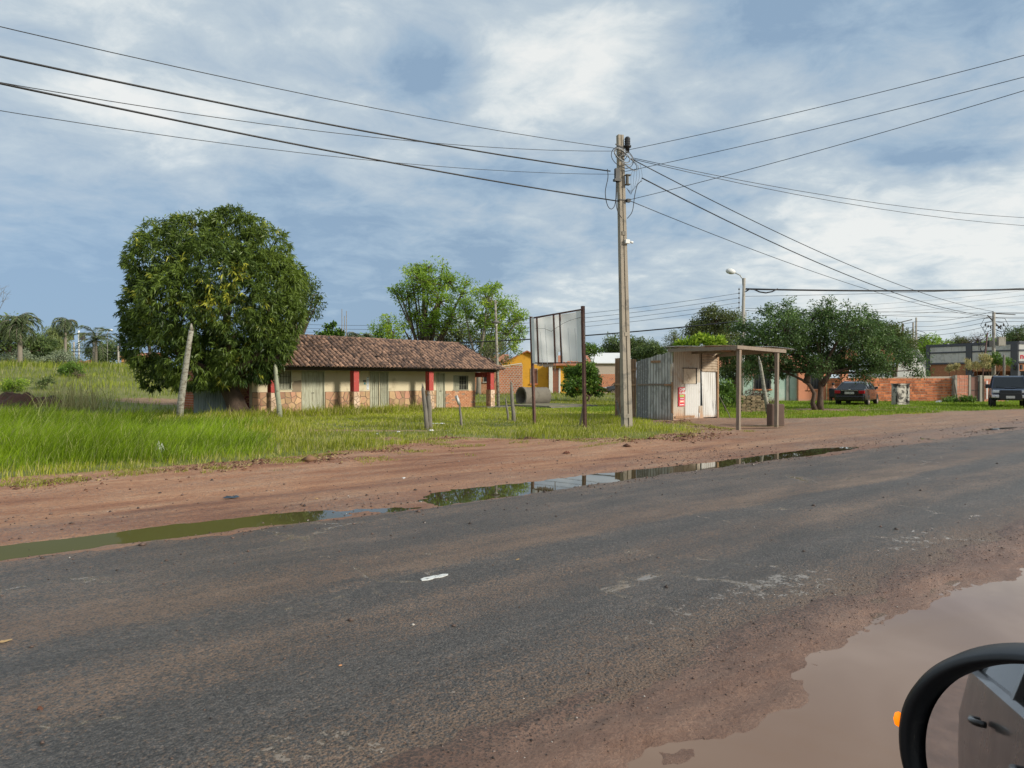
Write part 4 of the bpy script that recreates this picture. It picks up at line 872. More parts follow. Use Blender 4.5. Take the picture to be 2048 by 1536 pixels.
# front
sheet_part(.72, 2.68, MATS['galvanized_cream'], (.02, -.02, .03), 0, amp=.026, pitch=.125)
sheet_part(1.02, 1.42, MATS['galvanized_white'], (.70, -.03, .05), 0, amp=.024, pitch=.125)
sheet_part(1.25, .80, MATS['galvanized_cream'], (.68, .0, 1.95), 0, amp=.026, pitch=.125)
sheet_part(.26, .60, MATS['galvanized_cream'], (1.46, -.015, 1.42), 0, amp=.024, pitch=.125)
sheet_part(.30, .50, MATS['galvanized_cream'], (1.62, -.05, .04), 0, amp=.026, pitch=.125, skew=-.1)
sheet_part(.95, 2.12, MATS['galvanized_white'], (1.84, -.06, .08), R(2), amp=.018, pitch=.11, skew=-.05, label='bright white corrugated sheet at the right end of the front')
hh = MB().box(.60, 1.36, -.075, -.055, 1.44, 2.03).build('hatch_board', mat('hatch_board', (.58, .49, .37), .8, .15, scale=2.5, col2=(.30, .20, .13), s2=4, lo=.5, hi=.68, bump=.15), kiosk)
MB().box(.60, 1.47, .07, .09, 1.40, 2.05).build('hatch_shadow_board', MATS['dark_wood'], kiosk); MB().box(.58, 1.48, -.08, .04, 2.031, 2.06).build('hatch_frame', MATS['dark_wood'], kiosk)
MB().box(1.365, 1.45, -.06, -.045, 1.42, 2.03).build('hatch_gap', MATS['dark_room'], kiosk)
MB().box(1.69, 1.76, .02, .04, .45, 1.45).build('gap_board', MATS['dark_wood'], kiosk)
h = corrugated(.74, 1.02, .105, .018).build('metal_sheet', mat('tan_sheet', (.36, .28, .20), .7, .2, scale=3, col2=(.25, .18, .12), s2=4, bump=.15), kiosk, label='tan corrugated sheet hung sideways high on the right')
h.matrix_local = Matrix.Translation((1.72, -.10, 2.66)) @ Matrix.Rotation(R(90), 4, 'Y'); 
for x0, x1, z in ((.10, .62, .13), (.64, 1.02, .14), (1.03, 1.30, .13)): MB().box(x0, x1, -.065, -.045, z-.03, z+.05).build('batten', MATS['brown_board'], kiosk)
for x0, x1 in ((2.86, 2.96), (2.74, 2.80)): MB().box(x0, x1, -.03, .08, -.05, 2.55).build('corner_post', MATS['brown_board'] if x0 > 2.8 else MATS['dark_wood'], kiosk)
# other two sides
sheet_part(KD, 2.5, MATS['galvanized'], (KW+.03, .0, 0), L90, zcut=topl); sheet_part(KW, 2.3, MATS['galvanized_dark'], (0, KD, 0), 0)
for x in (.03, KW-.05): MB().box(x, x+.08, KD-.09, KD-.01, -.05, 2.3).build('corner_post', MATS['dark_wood'], kiosk)
# poster
m_red = mat('poster_red', (.62, .012, .035), .45, .04, bump=0); m_white = mat('poster_white', (.80, .80, .78), .5, .03, bump=0); m_lime = mat('poster_lime', (.38, .52, .14), .5, .05, bump=0); m_pink = mat('poster_magenta', (.50, .01, .12), .5, .04, bump=0); m_peach = mat('poster_peach', (.75, .42, .28), .5, .04, bump=0)
pr = MB().box(.33, .82, -.055, -.045, .72, 1.28 + .0).build('poster', m_red, kiosk)
pr2 = None
def text(s, size, M, m, parent, name='lettering', ext=.002, bold=.0, align='LEFT'):
    cu = bpy.data.curves.new(name, 'FONT'); cu.body = s; cu.size = size; cu.extrude = ext; cu.offset = bold; cu.align_x = align; cu.resolution_u = 3
    tmp = bpy.data.objects.new(name, cu); COL.objects.link(tmp); bpy.context.view_layer.update()
    me = bpy.data.meshes.new_from_object(tmp.evaluated_get(bpy.context.evaluated_depsgraph_get())); COL.objects.unlink(tmp); bpy.data.objects.remove(tmp)
    me.materials.clear(); me.materials.append(m); o = link(bpy.data.objects.new(name, me), parent); o.matrix_local = M; return o
TX = lambda x, y, z: Matrix.Translation((x, y, z)) @ Matrix.Rotation(R(90), 4, 'X')
bpy.data.objects.remove(pr)
pr = MB().box(.30, .68, -.060, -.048, .56, 1.30).build('poster', m_red, kiosk)
text('CHIP', .155, TX(.345, -.062, 1.155), m_white, pr, bold=.006); text('CLARO', .125, TX(.335, -.062, 1.035), m_white, pr, bold=.006)
MB().box(.36, .63, -.066, -.061, .91, 1.01).build('band', m_lime, pr); MB().box(.36, .63, -.066, -.061, .80, .90).build('band', m_pink, pr); MB().box(.36, .63, -.066, -.061, .705, .79).build('band', m_peach, pr)
for x0, x1, z0, z1 in ((.38, .60, .84, .862), (.40, .58, .735, .755), (.38, .61, .615, .64)): MB().box(x0, x1, -.069, -.0665, z0, z1).build('white_line', m_white, pr)
fr_ = MB(); 
for b_ in ((.345, .352, .59, .70), (.638, .645, .59, .90), (.352, .638, .59, .597)): fr_.box(b_[0], b_[1], -.064, -.0605, b_[2], b_[3])
fr_.build('white_outline', m_white, pr)
# roof running out over the two posts
roofpts = [(-.12, .25, 2.80), (-1.52, -4.10, 2.66), (1.45, -4.15, 2.62), (2.95, .5, 2.66)]
def lerp3(a, b_, t): return tuple(a[i]+(b_[i]-a[i])*t for i in range(3))
def roofsheet(t0, t1, s0, s1, dz, m):
    n = 44; mb = MB(); mb.smooth = True; vs_ = []
    for i in range(n+1):
        t = t0+(t1-t0)*i/n; a = lerp3(roofpts[0], roofpts[3], t); b_ = lerp3(roofpts[1], roofpts[2], t)
        for j in range(4):
            p = lerp3(a, b_, s0+(s1-s0)*j/3); vs_.append((p[0], p[1], p[2]+dz+.014*math.sin(i*2*math.pi/4)+.02*math.sin(j*1.3+t*6)))
    mb.add(vs_, [(4*i+j, 4*i+4+j, 4*i+5+j, 4*i+1+j) for i in range(n) for j in range(3)]); return mb.build('roof_sheet', m, kiosk)
roofsheet(0, .36, 0, .52, .06, MATS['galvanized']); roofsheet(.34, .70, 0, .52, .075, MATS['galvanized']); roofsheet(.68, 1.0, 0, .52, .06, MATS['galvanized'])
roofsheet(0, .36, .49, 1.0, .05, MATS['rusty_sheet']); roofsheet(.34, .70, .49, 1.0, .065, MATS['galvanized']); roofsheet(.68, 1.0, .49, 1.02, .05, MATS['galvanized'])
p1 = gp(1477, 857, .06); p2 = gp(1553, 851, .06)
def kl(p): u, v = UV(p[0], p[1]); return (u-ku0, v-kv0)
q1, q2 = kl(p1), kl(p2)
for q in (q1, q2): MB().beam((q[0], q[1], -.1), (q[0]+.02, q[1], 2.56), .11, .10).build('post', MATS['weathered_wood'], kiosk); MB().beam((q[0]+.06, q[1]-.02, 2.2), (q[0]+.08, q[1]-.02, 2.58), .05, .05).build('cleat', MATS['brown_board'], kiosk)
MB().beam((-.12, .1, 2.72), (q1[0]-.06, q1[1], 2.60), .07, .12).build('rafter', MATS['weathered_wood'], kiosk)
MB().beam((q1[0]-.2, q1[1]-.06, 2.62), (q2[0]+.45, q2[1]-.06, 2.56), .07, .11).build('rafter', MATS['weathered_wood'], kiosk)
MB().beam((KW+.1, .1, 2.58), (q2[0]+.2, q2[1], 2.58), .07, .12).build('rafter', MATS['weathered_wood'], kiosk)
MB().beam((1.2, .1, 2.66), (.5, q2[1], 2.60), .06, .09).build('rafter', MATS['weathered_wood'], kiosk); MB().beam((-.9, -2, 2.68), (2.4, -2.1, 2.62), .06, .06).build('rafter', MATS['brown_board'], kiosk)
# brown sheet fence behind the kiosk
fence = thing('sheet_fence', 'rusty brown corrugated sheet fence joined to the left of the kiosk', 'fence', (*W(ku0, kv0+KD+.02), 0.02), UA)
for i, (w_, h_) in enumerate(((.62, 2.42), (.6, 2.5))):
    s_ = corrugated(w_, h_, .13, .03).build('metal_sheet', MATS['rusty_sheet'], fence); s_.location = (-.02+.01*i, .02+i*.58, 0); s_.rotation_euler = (0, 0, L90)
MB().beam((-.06, 0, 1.38), (-.06, 1.2, 1.4), .03, .08).build('batten', MATS['brown_board'], fence); MB().beam((-.06, 0.02, 2.0), (-.06, .6, 1.95), .03, .07).build('batten', MATS['brown_board'], fence)
# ================================================================== BILLBOARD
A0 = gp(1069, 848, .05); B0 = gp(1170, 855, .05)
bb_len = math.hypot(B0[0]-A0[0], B0[1]-A0[1]); bang = math.atan2(B0[1]-A0[1], B0[0]-A0[0])
board = thing('billboard', 'torn white billboard seen from behind on two dark red steel posts', 'billboard', (A0[0], A0[1], 0.04), bang)   # x from left post to right post, y away
st = MATS['steel_brown']; LB = bb_len
MB().beam((0.0, 0, -.1), (-.16, -.02, 3.80), .085, .085).build('post', st, board); MB().beam((LB, 0, -.1), (LB-.10, 0, 3.98), .095, .095).build('post', st, board)
MB().beam((-.10, -.05, 3.74), (LB-.1, -.06, 3.86), .05, .05).build('frame_rail', st, board); MB().beam((0.0, -.05, 2.16), (LB-.02, -.06, 2.12), .04, .04).build('frame_rail', st, board)
for x, z0, z1 in ((.28, 2.13, 3.76), (1.12, 2.15, 3.82), (1.42, 2.15, 3.83)): MB().beam((x, -.07, z0), (x-.09, -.07, z1), .045, .045).build('frame_bar', st, board)
m_cloth = mat('banner_back', (.86, .86, .84), .7, .07, scale=1.5, col2=(.58, .60, .60), s2=1.4, lo=.52, hi=.75, bump=.3, bscale=5, bdist=.05)
nt_ = m_cloth.node_tree; tr_ = nt_.nodes.new('ShaderNodeBsdfTranslucent'); tr_.inputs[0].default_value = (.88, .88, .86, 1); ms_ = nt_.nodes.new('ShaderNodeMixShader'); ms_.inputs[0].default_value = .6
nt_.links.new(nt_.nodes['Principled BSDF'].outputs[0], ms_.inputs[1]); nt_.links.new(tr_.outputs[0], ms_.inputs[2]); nt_.links.new(ms_.outputs[0], nt_.nodes['Material Output'].inputs[0])
def banner(x0, x1, z0, z1, hole=()):
    n, k = max(2, int((x1-x0)/.09)), 18; V = []; Fc = []
    for i in range(n+1):
        for j in range(k+1):
            x = x0+(x1-x0)*i/n; z = z0+(z1-z0)*j/k; x2 = x-.045*(z-2.1); V.append((x2, .02+.02*math.sin(x*7+z*2)+.014*math.sin(z*9+x*3), z+.045*(x-.5)+(random.uniform(-.03, .03) if j == 0 else 0)))
    for i in range(n):
        for j in range(k):
            cx_, cz_ = x0+(x1-x0)*(i+.5)/n, z0+(z1-z0)*(j+.5)/k
            if any(a <= cx_ <= b_ and c_ <= cz_ <= d_ for a, b_, c_, d_ in hole): continue
            Fc.append((i*(k+1)+j, (i+1)*(k+1)+j, (i+1)*(k+1)+j+1, i*(k+1)+j+1))
    mb = MB(); mb.smooth = True; mb.add(V, Fc); return mb.build('banner_cloth', m_cloth, board)
banner(-.02, LB+.03, 2.12, 3.74, hole=((1.14, 1.36, 2.1, 2.45), (2.16, 2.42, 2.25, 2.62)))
for x0, x1 in ((-.02, .12), (LB-.24, LB-.06)): MB().add([(x0, -.08, 2.15), (x1, -.08, 2.15), (x1-.08, -.08, 3.78+.04*x0), (x0-.08, -.08, 3.74+.04*x0)], [(0, 1, 2, 3)]).build('pale_strip', m_sign, board)
for x in (.5, .75, 1.5, 1.85, 2.15): MB().beam((x, -.085, 2.1), (x-.10+random.uniform(-.03, .03), -.085, 3.3+random.uniform(-.1, .25)), .018, .006).build('torn_strip', m_sign, board)
rp = MB()
for i in range(9): x = .18+i*.09; rp.add([(x, -.03, 2.14), (x+.1, -.03, 2.13), (x+.08+random.uniform(-.03, .03), -.05, 2.02+random.uniform(-.06, .03)), (x+.02, -.05, 2.04)], [(0, 1, 2, 3)])
rp.add([(1.05, -.03, 2.13), (1.1, -.03, 2.13), (1.09, -.04, 1.78), (1.06, -.04, 1.77)], [(0, 1, 2, 3)]); rp.build('torn_edge', mat('torn_tan', (.42, .32, .25), .9, .2), board, kind='stuff')
wr = MB(); cpts = [(.15, 3.36), (.6, 3.34), (.95, 3.22), (1.5, 3.45), (1.9, 3.55), (2.4, 3.62)]
for a, b_ in zip(cpts, cpts[1:]): wr.beam((a[0], -.1, a[1]), (b_[0], -.1, b_[1]), .008)
wr.build('wire', MATS['dark_iron'], board)
ba = gp(1075, 845, .05); bb2 = gp(1137, 848, .05)
def bl(p, z): d = Vector((p[0]-A0[0], p[1]-A0[1])); return (d.x*math.cos(bang)+d.y*math.sin(bang), -d.x*math.sin(bang)+d.y*math.cos(bang), z)
MB().beam((-.25, .15, .86), (.16, -.1, -.05), .05, .05).build('brace', MATS['steel_brown'], board); MB().beam((LB-.06, .05, .95), (LB-.72, .5, -.05), .055, .055).build('brace', MATS['grey_wood'], board)
# ================================================================== CONCRETE POWER POLE
PX, PY = 3.68, 22.7
pole = thing('power_pole', 'tall tapering concrete pole beside the kiosk with cable boxes and coiled cables', 'utility pole', (PX, PY, 0), R(18))
def slopebox(mb, w0, d0, w1, d1, z0, z1, x0=0, x1=0, y0=0, y1=0):
    return mb.add([(x0-w0, y0-d0, z0), (x0+w0, y0-d0, z0), (x0+w0, y0+d0, z0), (x0-w0, y0+d0, z0), (x1-w1, y1-d1, z1), (x1+w1, y1-d1, z1), (x1+w1, y1+d1, z1), (x1-w1, y1+d1, z1)], [(3, 2, 1, 0), (4, 5, 6, 7), (0, 1, 5, 4), (1, 2, 6, 5), (2, 3, 7, 6), (3, 0, 4, 7)])
TZ = 9.38; LX = -.26; mat('pole_concrete', (.33, .285, .225), .9, .2, scale=2, col2=(.20, .18, .15), s2=3, lo=.5, hi=.65, bump=.6, bscale=60)
pm_ = MB(); slopebox(pm_, .062, .12, .04, .08, -.2, TZ, -.088, LX-.052); slopebox(pm_, .062, .12, .04, .08, -.2, TZ, .088, LX+.052); slopebox(pm_, .03, .085, .02, .06, -.2, TZ-.01, 0, LX)
pm_.build('shaft', MATS['pole_concrete'], pole)
for z in (.4, 3.0, 6.2): MB().box(LX*z/TZ-.06, LX*z/TZ+.06, -.12, .12, z, z+.12).build('web_block', MATS['pole_concrete'], pole)
def onpole(z): return LX*z/TZ
bk = MATS['black_plastic']
e1 = MB(); e1.lathe([(0, .30), (.05, .30), (.085, .26), (.09, .03), (.12, .02), (.12, -.03), (.07, -.04), (.06, -.2), (0, -.2)], 14, Matrix.Translation((onpole(9)+.20, -.1, 9.02))); e1.build('splice_closure', bk, pole)
for z in (9.10, 9.17, 9.24): MB().lathe([(.09, 0), (.098, .01), (.09, .02)], 14, Matrix.Translation((onpole(9)+.20, -.1, z))).build('closure_ring', MATS['dark_iron'], pole)
e2 = MB().box(onpole(8)-.29, onpole(8)-.15, -.22, -.10, 7.93, 8.26).box(onpole(8)-.33, onpole(8)-.10, -.23, -.09, 7.86, 7.93).build('splice_closure', bk, pole)
MB().box(onpole(7.9)+.08, onpole(7.9)+.25, -.22, -.08, 8.08, 8.11).box(onpole(7.9)+.08, onpole(7.9)+.22, -.22, -.08, 7.78, 7.81).lathe([(.05, -.27), (.05, 0)], 10, Matrix.Translation((onpole(7.9)+.14, -.15, 8.08))).build('junction_box', MATS['concrete_dark'], pole)
for z in (8.98, 8.7, 7.3): MB().box(onpole(z)-.12, onpole(z)+.12, -.11, .11, z, z+.03).build('steel_band', MATS['dark_iron'], pole)
MB().box(onpole(7.27)+.12, onpole(7.27)+.24, -.17, -.05, 7.25, 7.35).build('clamp', MATS['dark_iron'], pole)
MB().beam((onpole(8.9)-.22, -.1, 9.05), (onpole(8.9)+.1, -.1, 8.95), .03).build('hook', MATS['dark_iron'], pole)
cm = MB().box(onpole(6.0)+.02, onpole(6.0)+.16, -.2, -.08, 5.93, 6.05).build('camera_mount', MATS['white_plastic'], pole)
MB().tube([(onpole(6)+.14, -.16, 5.99), (onpole(6)+.27, -.2, 5.96)], [.035, .04], 10).build('security_camera', MATS['white_plastic'], cm)
def coil(cx, cz, rx, rz_, m, n=1.0, y=-.17, ph=0, rad=.011, tilt=0):
    pts = [(cx+rx*math.cos(ph+6.283*n*i/26)*math.cos(tilt)-rz_*math.sin(ph+6.283*n*i/26)*math.sin(tilt), y-.02*math.sin(i*.7), cz+rx*math.cos(ph+6.283*n*i/26)*math.sin(tilt)+rz_*math.sin(ph+6.283*n*i/26)*math.cos(tilt)) for i in range(27)]
    MB().tube(pts, rad, 6).build('cable_coil', m, pole)
grey_c = mat('cable_grey', (.30, .31, .32), .5, .1, bump=0); blk_c = mat('cable_black', (.012, .012, .014), .5, .1, bump=0)
coil(onpole(8.6)-.02, 8.62, .40, .30, blk_c, tilt=-.5); coil(onpole(8.6)+.02, 8.66, .34, .20, grey_c, y=-.19, tilt=-.55); coil(onpole(8.6)-.05, 8.68, .30, .15, grey_c, y=-.21, tilt=-.6, rad=.016); coil(onpole(8.6)+.16, 8.5, .36, .14, blk_c, y=-.2, tilt=-.6); coil(onpole(8.6)+.2, 8.46, .35, .16, grey_c, y=-.22, tilt=-.55, rad=.008); coil(onpole(8.6)-.08, 8.72, .22, .12, blk_c, y=-.15, tilt=-.4)
def loop(pts, rad=.012, m=blk_c, nm='hanging_loop'):
    P = [Vector(p) for p in pts]; out = []
    for i in range(len(P)-1):
        a, b_, c_, d_ = P[max(i-1, 0)], P[i], P[i+1], P[min(i+2, len(P)-1)]
        for k in range(5): t = k/5; out.append(.5*((2*b_)+(c_-a)*t+(2*a-5*b_+4*c_-d_)*t*t+(3*b_-a-3*c_+d_)*t**3))
    out.append(P[-1]); MB().tube(out, rad, 6).build(nm, m, pole)
o8 = onpole(8)
loop([(o8-.55, -.15, 8.22), (o8-.53, -.15, 7.95), (o8-.62, -.15, 7.5), (o8-.55, -.15, 7.1), (o8-.40, -.15, 6.98), (o8-.27, -.15, 7.2), (o8-.24, -.15, 7.88)])
loop([(o8-.22, -.15, 7.88), (o8-.25, -.15, 7.3), (o8-.2, -.15, 6.95), (o8-.05, -.15, 6.72)]); loop([(o8-.18, -.15, 7.88), (o8-.22, -.15, 7.6), (o8-.24, -.15, 7.3)])
loop([(o8+.20, -.05, 6.75), (o8+.38, -.05, 7.0), (o8+.46, -.05, 7.5), (o8+.56, -.05, 7.85), (o8+.72, -.05, 7.99)])
for k in range(5): r_ = random.Random(k); loop([(o8+.62-.06*k, -.1, 8.5-.05*k), (o8+.7-.1*k, -.1, 8.1), (o8+.55-.06*k, -.1, 7.85-.04*k), (o8+.3, -.1, 7.62-.03*k), (o8+.14, -.1, 7.7)], .004)
# ================================================================== WIRES
def wire(a, b_, sag, rad, label, cat='cable', name='power_cable', n=28, m=None, group=None):
    a, b_ = Vector(a), Vector(b_); pts = []
    for i in range(n+1): t = i/n; p = a.lerp(b_, t); p.z -= 4*sag*t*(1-t); pts.append(p)
    o = MB().tube(pts, rad, 5).build(name, m or blk_c, None, label=label, cat=cat); 
    if group: o['group'] = group
    return o
pt = lambda z, dx=0: (PX+LX*z/TZ*.95+dx, PY+LX*z/TZ*.3-.1, z)
LQ = (-27.6, -2.4)
wire(pt(8.93, -.1), (*LQ, 8.95), 1.15, .009, 'topmost thin cable from the concrete pole to the upper left corner of the sky')
wire(pt(8.85, -.1), (*LQ, 8.7), 2.02, .008, 'thin cable crossing the two thick ones on the left and ending at the coils')
wire(pt(8.22, -.35), (*LQ, 8.3), .95, .021, 'upper of the two thick black cables left of the concrete pole')
wire(pt(7.27, -.1), (*LQ, 7.9), .72, .021, 'lower of the two thick black cables left of the concrete pole')
wire(pt(8.12, -.1), (*LQ, 7.9), 1.75, .007, 'lowest thin cable leaving the left border of the photo')
RQ = (24, 10)
wire(pt(8.88, .2), (*RQ, 11.2), .45, .009, 'topmost of the three cables rising to the upper right from the pole')
wire(pt(8.2, .1), (*RQ, 10.7), .38, .009, 'middle of the three cables rising to the upper right from the pole')
wire(pt(7.28, .1), (*RQ, 11.4), .48, .009, 'lowest of the three cables rising to the upper right from the pole')
FP = at(1987, 56.0)   # far concrete pole in front of the brick shop
wire(pt(8.62, .3), (FP[0], FP[1], 7.0), .75, .016, 'thick cable sloping down to the right from the coils on the pole')
wire(pt(8.00, .65), (FP[0], FP[1], 6.6), .85, .020, 'thickest cable sloping down right from the bent loop on the pole')
wire(pt(7.3, .2), (FP[0], FP[1], 6.5), .65, .012, 'cable leaving the clamp under the junction box toward the far right pole')
wire(pt(8.64, .35), (62, 50, 16.9), 2.9, .010, 'upper of two nearly parallel thin cables reaching the right border low in the sky')
wire(pt(8.60, .35), (62, 50, 15.9), 2.9, .010, 'lower of two nearly parallel thin cables reaching the right border low in the sky')
# street light pole
SLX, SLY, _ = at(1481, 45)
lamp = thing('street_lamp', 'round concrete street light pole with a white lamp head behind the kiosk roof', 'street lamp', (SLX, SLY, 0))
MB().tube([(0, 0, -.2), (.12, 0, 4), (.22, 0, 8.05)], [.13, .11, .09], 12).build('pole', MATS['concrete'], lamp)
MB().tube([(.14, 0, 7.6), (.12, 0, 8.0), (-.05, 0, 8.25), (-.42, 0, 8.42)], .035, 8).build('arm', MATS['galvanized'], lamp)
hd = MB(); hd.smooth = True; hd.lathe([(0, .34), (.10, .30), (.17, .18), (.19, 0), (.15, -.16), (.09, -.26), (0, -.30)], 14, Matrix.Translation((-.62, 0, 8.48)) @ Matrix.Rotation(R(-78), 4, 'Y')).build('lamp_head', MATS['white_plastic'], lamp)
ins = MB()
for z in (7.35, 7.1, 6.8, 6.5, 6.2): ins.lathe([(0, .05), (.05, .04), (.05, -.04), (0, -.05)], 8, Matrix.Translation((-.10, 0, z)))
ins.beam((-.10, 0, 6.1), (-.10, 0, 7.45), .02); ins.build('insulator_rack', MATS['dark_iron'], lamp)
sy = SLY
loop_p = [(SLX+.30, sy-.1, 7.2), (SLX+.55, sy, 7.35), (SLX+.85, sy, 7.34), (SLX+1.2, sy, 7.18), (SLX+1.6, sy, 7.12), (SLX+2.0, sy, 7.2), (SLX+2.35, sy, 7.38)]
MB().tube(loop_p, .045, 6).build('drop_loop', blk_c, None, label='thick black cable loop hanging just right of the street light pole', cat='cable')
MB().tube([(SLX+.30, sy-.14, 7.2), (SLX+.16, sy-.22, 6.9), (SLX+.14, sy-.22, 6.0), (SLX+.06, sy-.22, 5.5), (SLX-.1, sy-.22, 5.35)], .045, 6).build('riser_cable', blk_c, lamp)
wire((SLX+.2, sy, 7.37), (63, 48, 9.55), .75, .055, 'thickest black bundled cable from the street light pole to the right border')
wire((SLX+.1, sy, 5.35), (SLX-22, sy+4, 4.05), .25, .042, 'thick black bundled cable from the street light pole running left behind the billboard')
for i, (z0, z1, lab) in enumerate(((7.1, 6.2, 'topmost'), (6.8, 5.9, 'second'), (6.5, 5.6, 'third'), (6.2, 5.3, 'lowest'))):
    wire((SLX-.1, sy, z0), (SLX-34, sy+12, z1), .9, .012, '%s of the four thin wires left of the street light pole' % lab, name='thin_wire', cat='wire')
for i, (z0, z1, lab) in enumerate(((6.9, 10.5, 'upper thin wire crossing the sky right of the street light pole'), (6.15, 7.2, 'middle thin wire passing just above the spreading tree'), (6.0, 6.5, 'lower thin wire skimming the top of the spreading tree'))):
    wire((SLX+.2, sy, z0), (68, 52, z1), .5, .012, lab, name='thin_wire', cat='wire')
# ---- far right poles
def cpole(label, base, h, r0, r1, extra=0, cat='utility pole', m='concrete', lean=0.0, name='utility_pole', group=None):
    t = thing(name, label, cat, base, 0, group); MB().tube([(0, 0, -.2), (lean*.5, 0, h*.5), (lean, 0, h)], [r0, (r0+r1)/2, r1], 8).build('shaft', MATS[m], t); return t
t = cpole('concrete power pole with looped wires in front of the brick shop', FP, 6.95, .15, .11, m='concrete')
MB().beam((-.5, 0, 6.7), (.6, 0, 5.6), .07).build('crossarm', MATS['dark_iron'], t); MB().beam((0, 0, 6.85), (1.7, 0, 6.75), .06).build('crossarm', MATS['dark_iron'], t)
for sx in (-1, 1):
    for k in range(4): MB().tube([(sx*.15, 0, 6.5-k*.3), (sx*(.8-.1*k), -.1, 6.45-k*.35), (sx*(1.1-.15*k), -.1, 5.9-k*.3), (sx*(.7-.1*k), -.1, 5.4-k*.25), (sx*.2, 0, 5.5-k*.1)], .022, 4).build('wire_loop', blk_c, t)
    for k in range(3): MB().lathe([(0, .1), (.05, .08), (.05, -.1), (0, -.12)], 8, Matrix.Translation((sx*(.3+.2*k), -.1, 5.75+.1*k))).build('insulator', MATS['dark_iron'], t)
MB().box(.2, .75, -.3, .0, 4.3, 5.0).build('meter_box', MATS['concrete'], t); MB().box(-.55, -.25, -.3, -.05, 4.2, 4.7).build('transformer_box', bk, t)
t = cpole('thin dark pole leaning right before the brick shop, wires fanning from its top', at(1960, 54), 5.2, .06, .05, m='steel_brown', lean=.55)
for k in range(3): MB().tube([(.55, 0, 5.1-.1*k), (-.2+.1*k, 0, 4.9-.4*k), (-.1+.2*k, 0, 3.9-.3*k), (.3+.1*k, 0, 4.2-.2*k), (.5, 0, 4.6)], .02, 4).build('wire_loop', blk_c, t)
cpole('short bare wooden pole behind the brick wall, left of the blue car', at(2008, 53.5), 3.5, .10, .08, m='grey_wood')
for px, lab, hh_ in ((1826, 'left one of the close pair of concrete poles behind the white gabled house', 135), (1832, 'right, taller one of the close pair of concrete poles behind the white gabled house', 140)):
    t = cpole(lab, at(px, 85), hh_*85/F+.4+(.3 if px == 1832 else 0), .13, .10)
    for k in range(4): MB().tube([(0, 0, 7.6-.4*k), ((1.0-.1*k)*(1 if px > 1830 else -1), 0, 7.3-.4*k), ((1.4-.2*k)*(1 if px > 1830 else -1), 0, 6.6-.3*k), ((.6)*(1 if px > 1830 else -1), 0, 6.6-.2*k)], .03, 4).build('wire_loop', blk_c, t)
t = thing('steel_portal', 'dark steel frame with a crossarm left of the paired concrete poles', 'steel frame', at(1805, 84))
MB().beam((0, 0, 0), (0, 0, 8.3), .14).build('upright', MATS['steel_brown'], t); MB().beam((-.8, 0, 8.3), (1.1, 0, 8.75), .1).build('crossarm', MATS['dark_iron'], t)
yy = 85
for i, (dz, lab) in enumerate(((8.6, 'highest'), (8.0, 'second highest'), (7.5, 'third'), (6.9, 'lowest'))):
    wire((at(1740, yy)[0], yy, dz-.9), (at(1832, yy)[0], yy, dz), .05, .022, '%s dark wire between the spreading tree and the paired poles' % lab, name='thin_wire', cat='wire')
    wire((at(1832, yy)[0], yy, dz), (FP[0], FP[1], 7.0-.35*i), .25, .018, '%s dark wire between the paired poles and the shop pole' % lab, name='thin_wire', cat='wire')
    wire((FP[0], FP[1], 6.9-.35*i), (62, 50, 6.6-.2*i), .1, .016, '%s dark wire from the shop pole to the right border' % lab, name='thin_wire', cat='wire')
for i, (y0, y1, lab) in enumerate(((612, 578, 'higher pale'), (622, 588, 'second pale'), (628, 600, 'third pale'), (634, 606, 'lower pale'))):
    wire((at(1690, 60)[0], 60, zz(y0, 60)), (at(2070, 58)[0], 58, zz(y1, 58)), .15, .011, '%s wire stretched across the sky above the shop' % lab, name='thin_wire', cat='wire', m=grey_c)
cpole('galvanized pipe mast standing close beside the street light pole', at(1484, 43.5), 5.8, .05, .045, m='galvanized', lean=.22, cat='mast', name='pipe_mast')
cpole('knotty wooden pole with a small cap lamp at the right end of the tiled house', at(997, 40), 6.1, .10, .06, m='lichen_trunk', lean=-.18, name='wooden_pole')
t = thing('cap_lamp', 'small round shaded lamp fixed high on the knotty wooden pole', 'lamp', at(992, 39.8, zz(645, 39.8)))
MB().lathe([(0, .12), (.10, .10), (.26, 0), (.25, -.03), (.1, .02), (0, .02)], 14).build('shade', MATS['concrete_dark'], t); MB().lathe([(0, .0), (.08, -.02), (.1, -.1), (.05, -.2), (0, -.22)], 10).build('bulb', MATS['white_plastic'], t)
# ================================================================== POSTS AND STUMPS
def logpost(label, px0, py0, px1, py1, w, m='grey_wood', name='fence_post', cat='post', group=None, dY=0, jag=.05, z0=.06, n=7):
    b_ = gp(px0, py0, z0); Yb = b_[1]; top = ((px1-px0)/F*Yb, dY, zz(py1, Yb)-z0); t = thing(name, label, cat, (b_[0], Yb, z0), 0, group)
    r = random.Random(px0*7+px1); pts = [(top[0]*k+r.uniform(-.07, .07)*w, top[1]*k, -.15 if k == 0 else top[2]*k) for k in (0, .2, .4, .6, .8, .93)]
    mb = MB(); mb.tube(pts, [w*.5*k for k in (1.1, 1.0, .95, .9, .8, .72)], n, jitter=.1)
    mb.tube([pts[-1], (top[0]-w*.1, top[1], top[2]+jag)], [w*.34, w*.10], 5, jitter=.2); mb.build('log', MATS[m], t); return t
logpost('whitewashed mottled log leaning right in the tall grass at the left', 357, 842, 384, 648, .235, 'lichen_trunk', 'leaning_log', 'log', jag=.02, n=14)
logpost('pale greenish bare trunk standing before the first red pillar of the house', 560, 834, 549, 722, .21, 'green_trunk', 'slender_log', 'log', jag=0, n=12)
logpost('taller dark post of the twin wooden posts before the tiled house', 854, 858, 845, 770, .14); logpost('shorter thicker post of the twin wooden posts before the tiled house', 859, 857, 857, 786, .19)
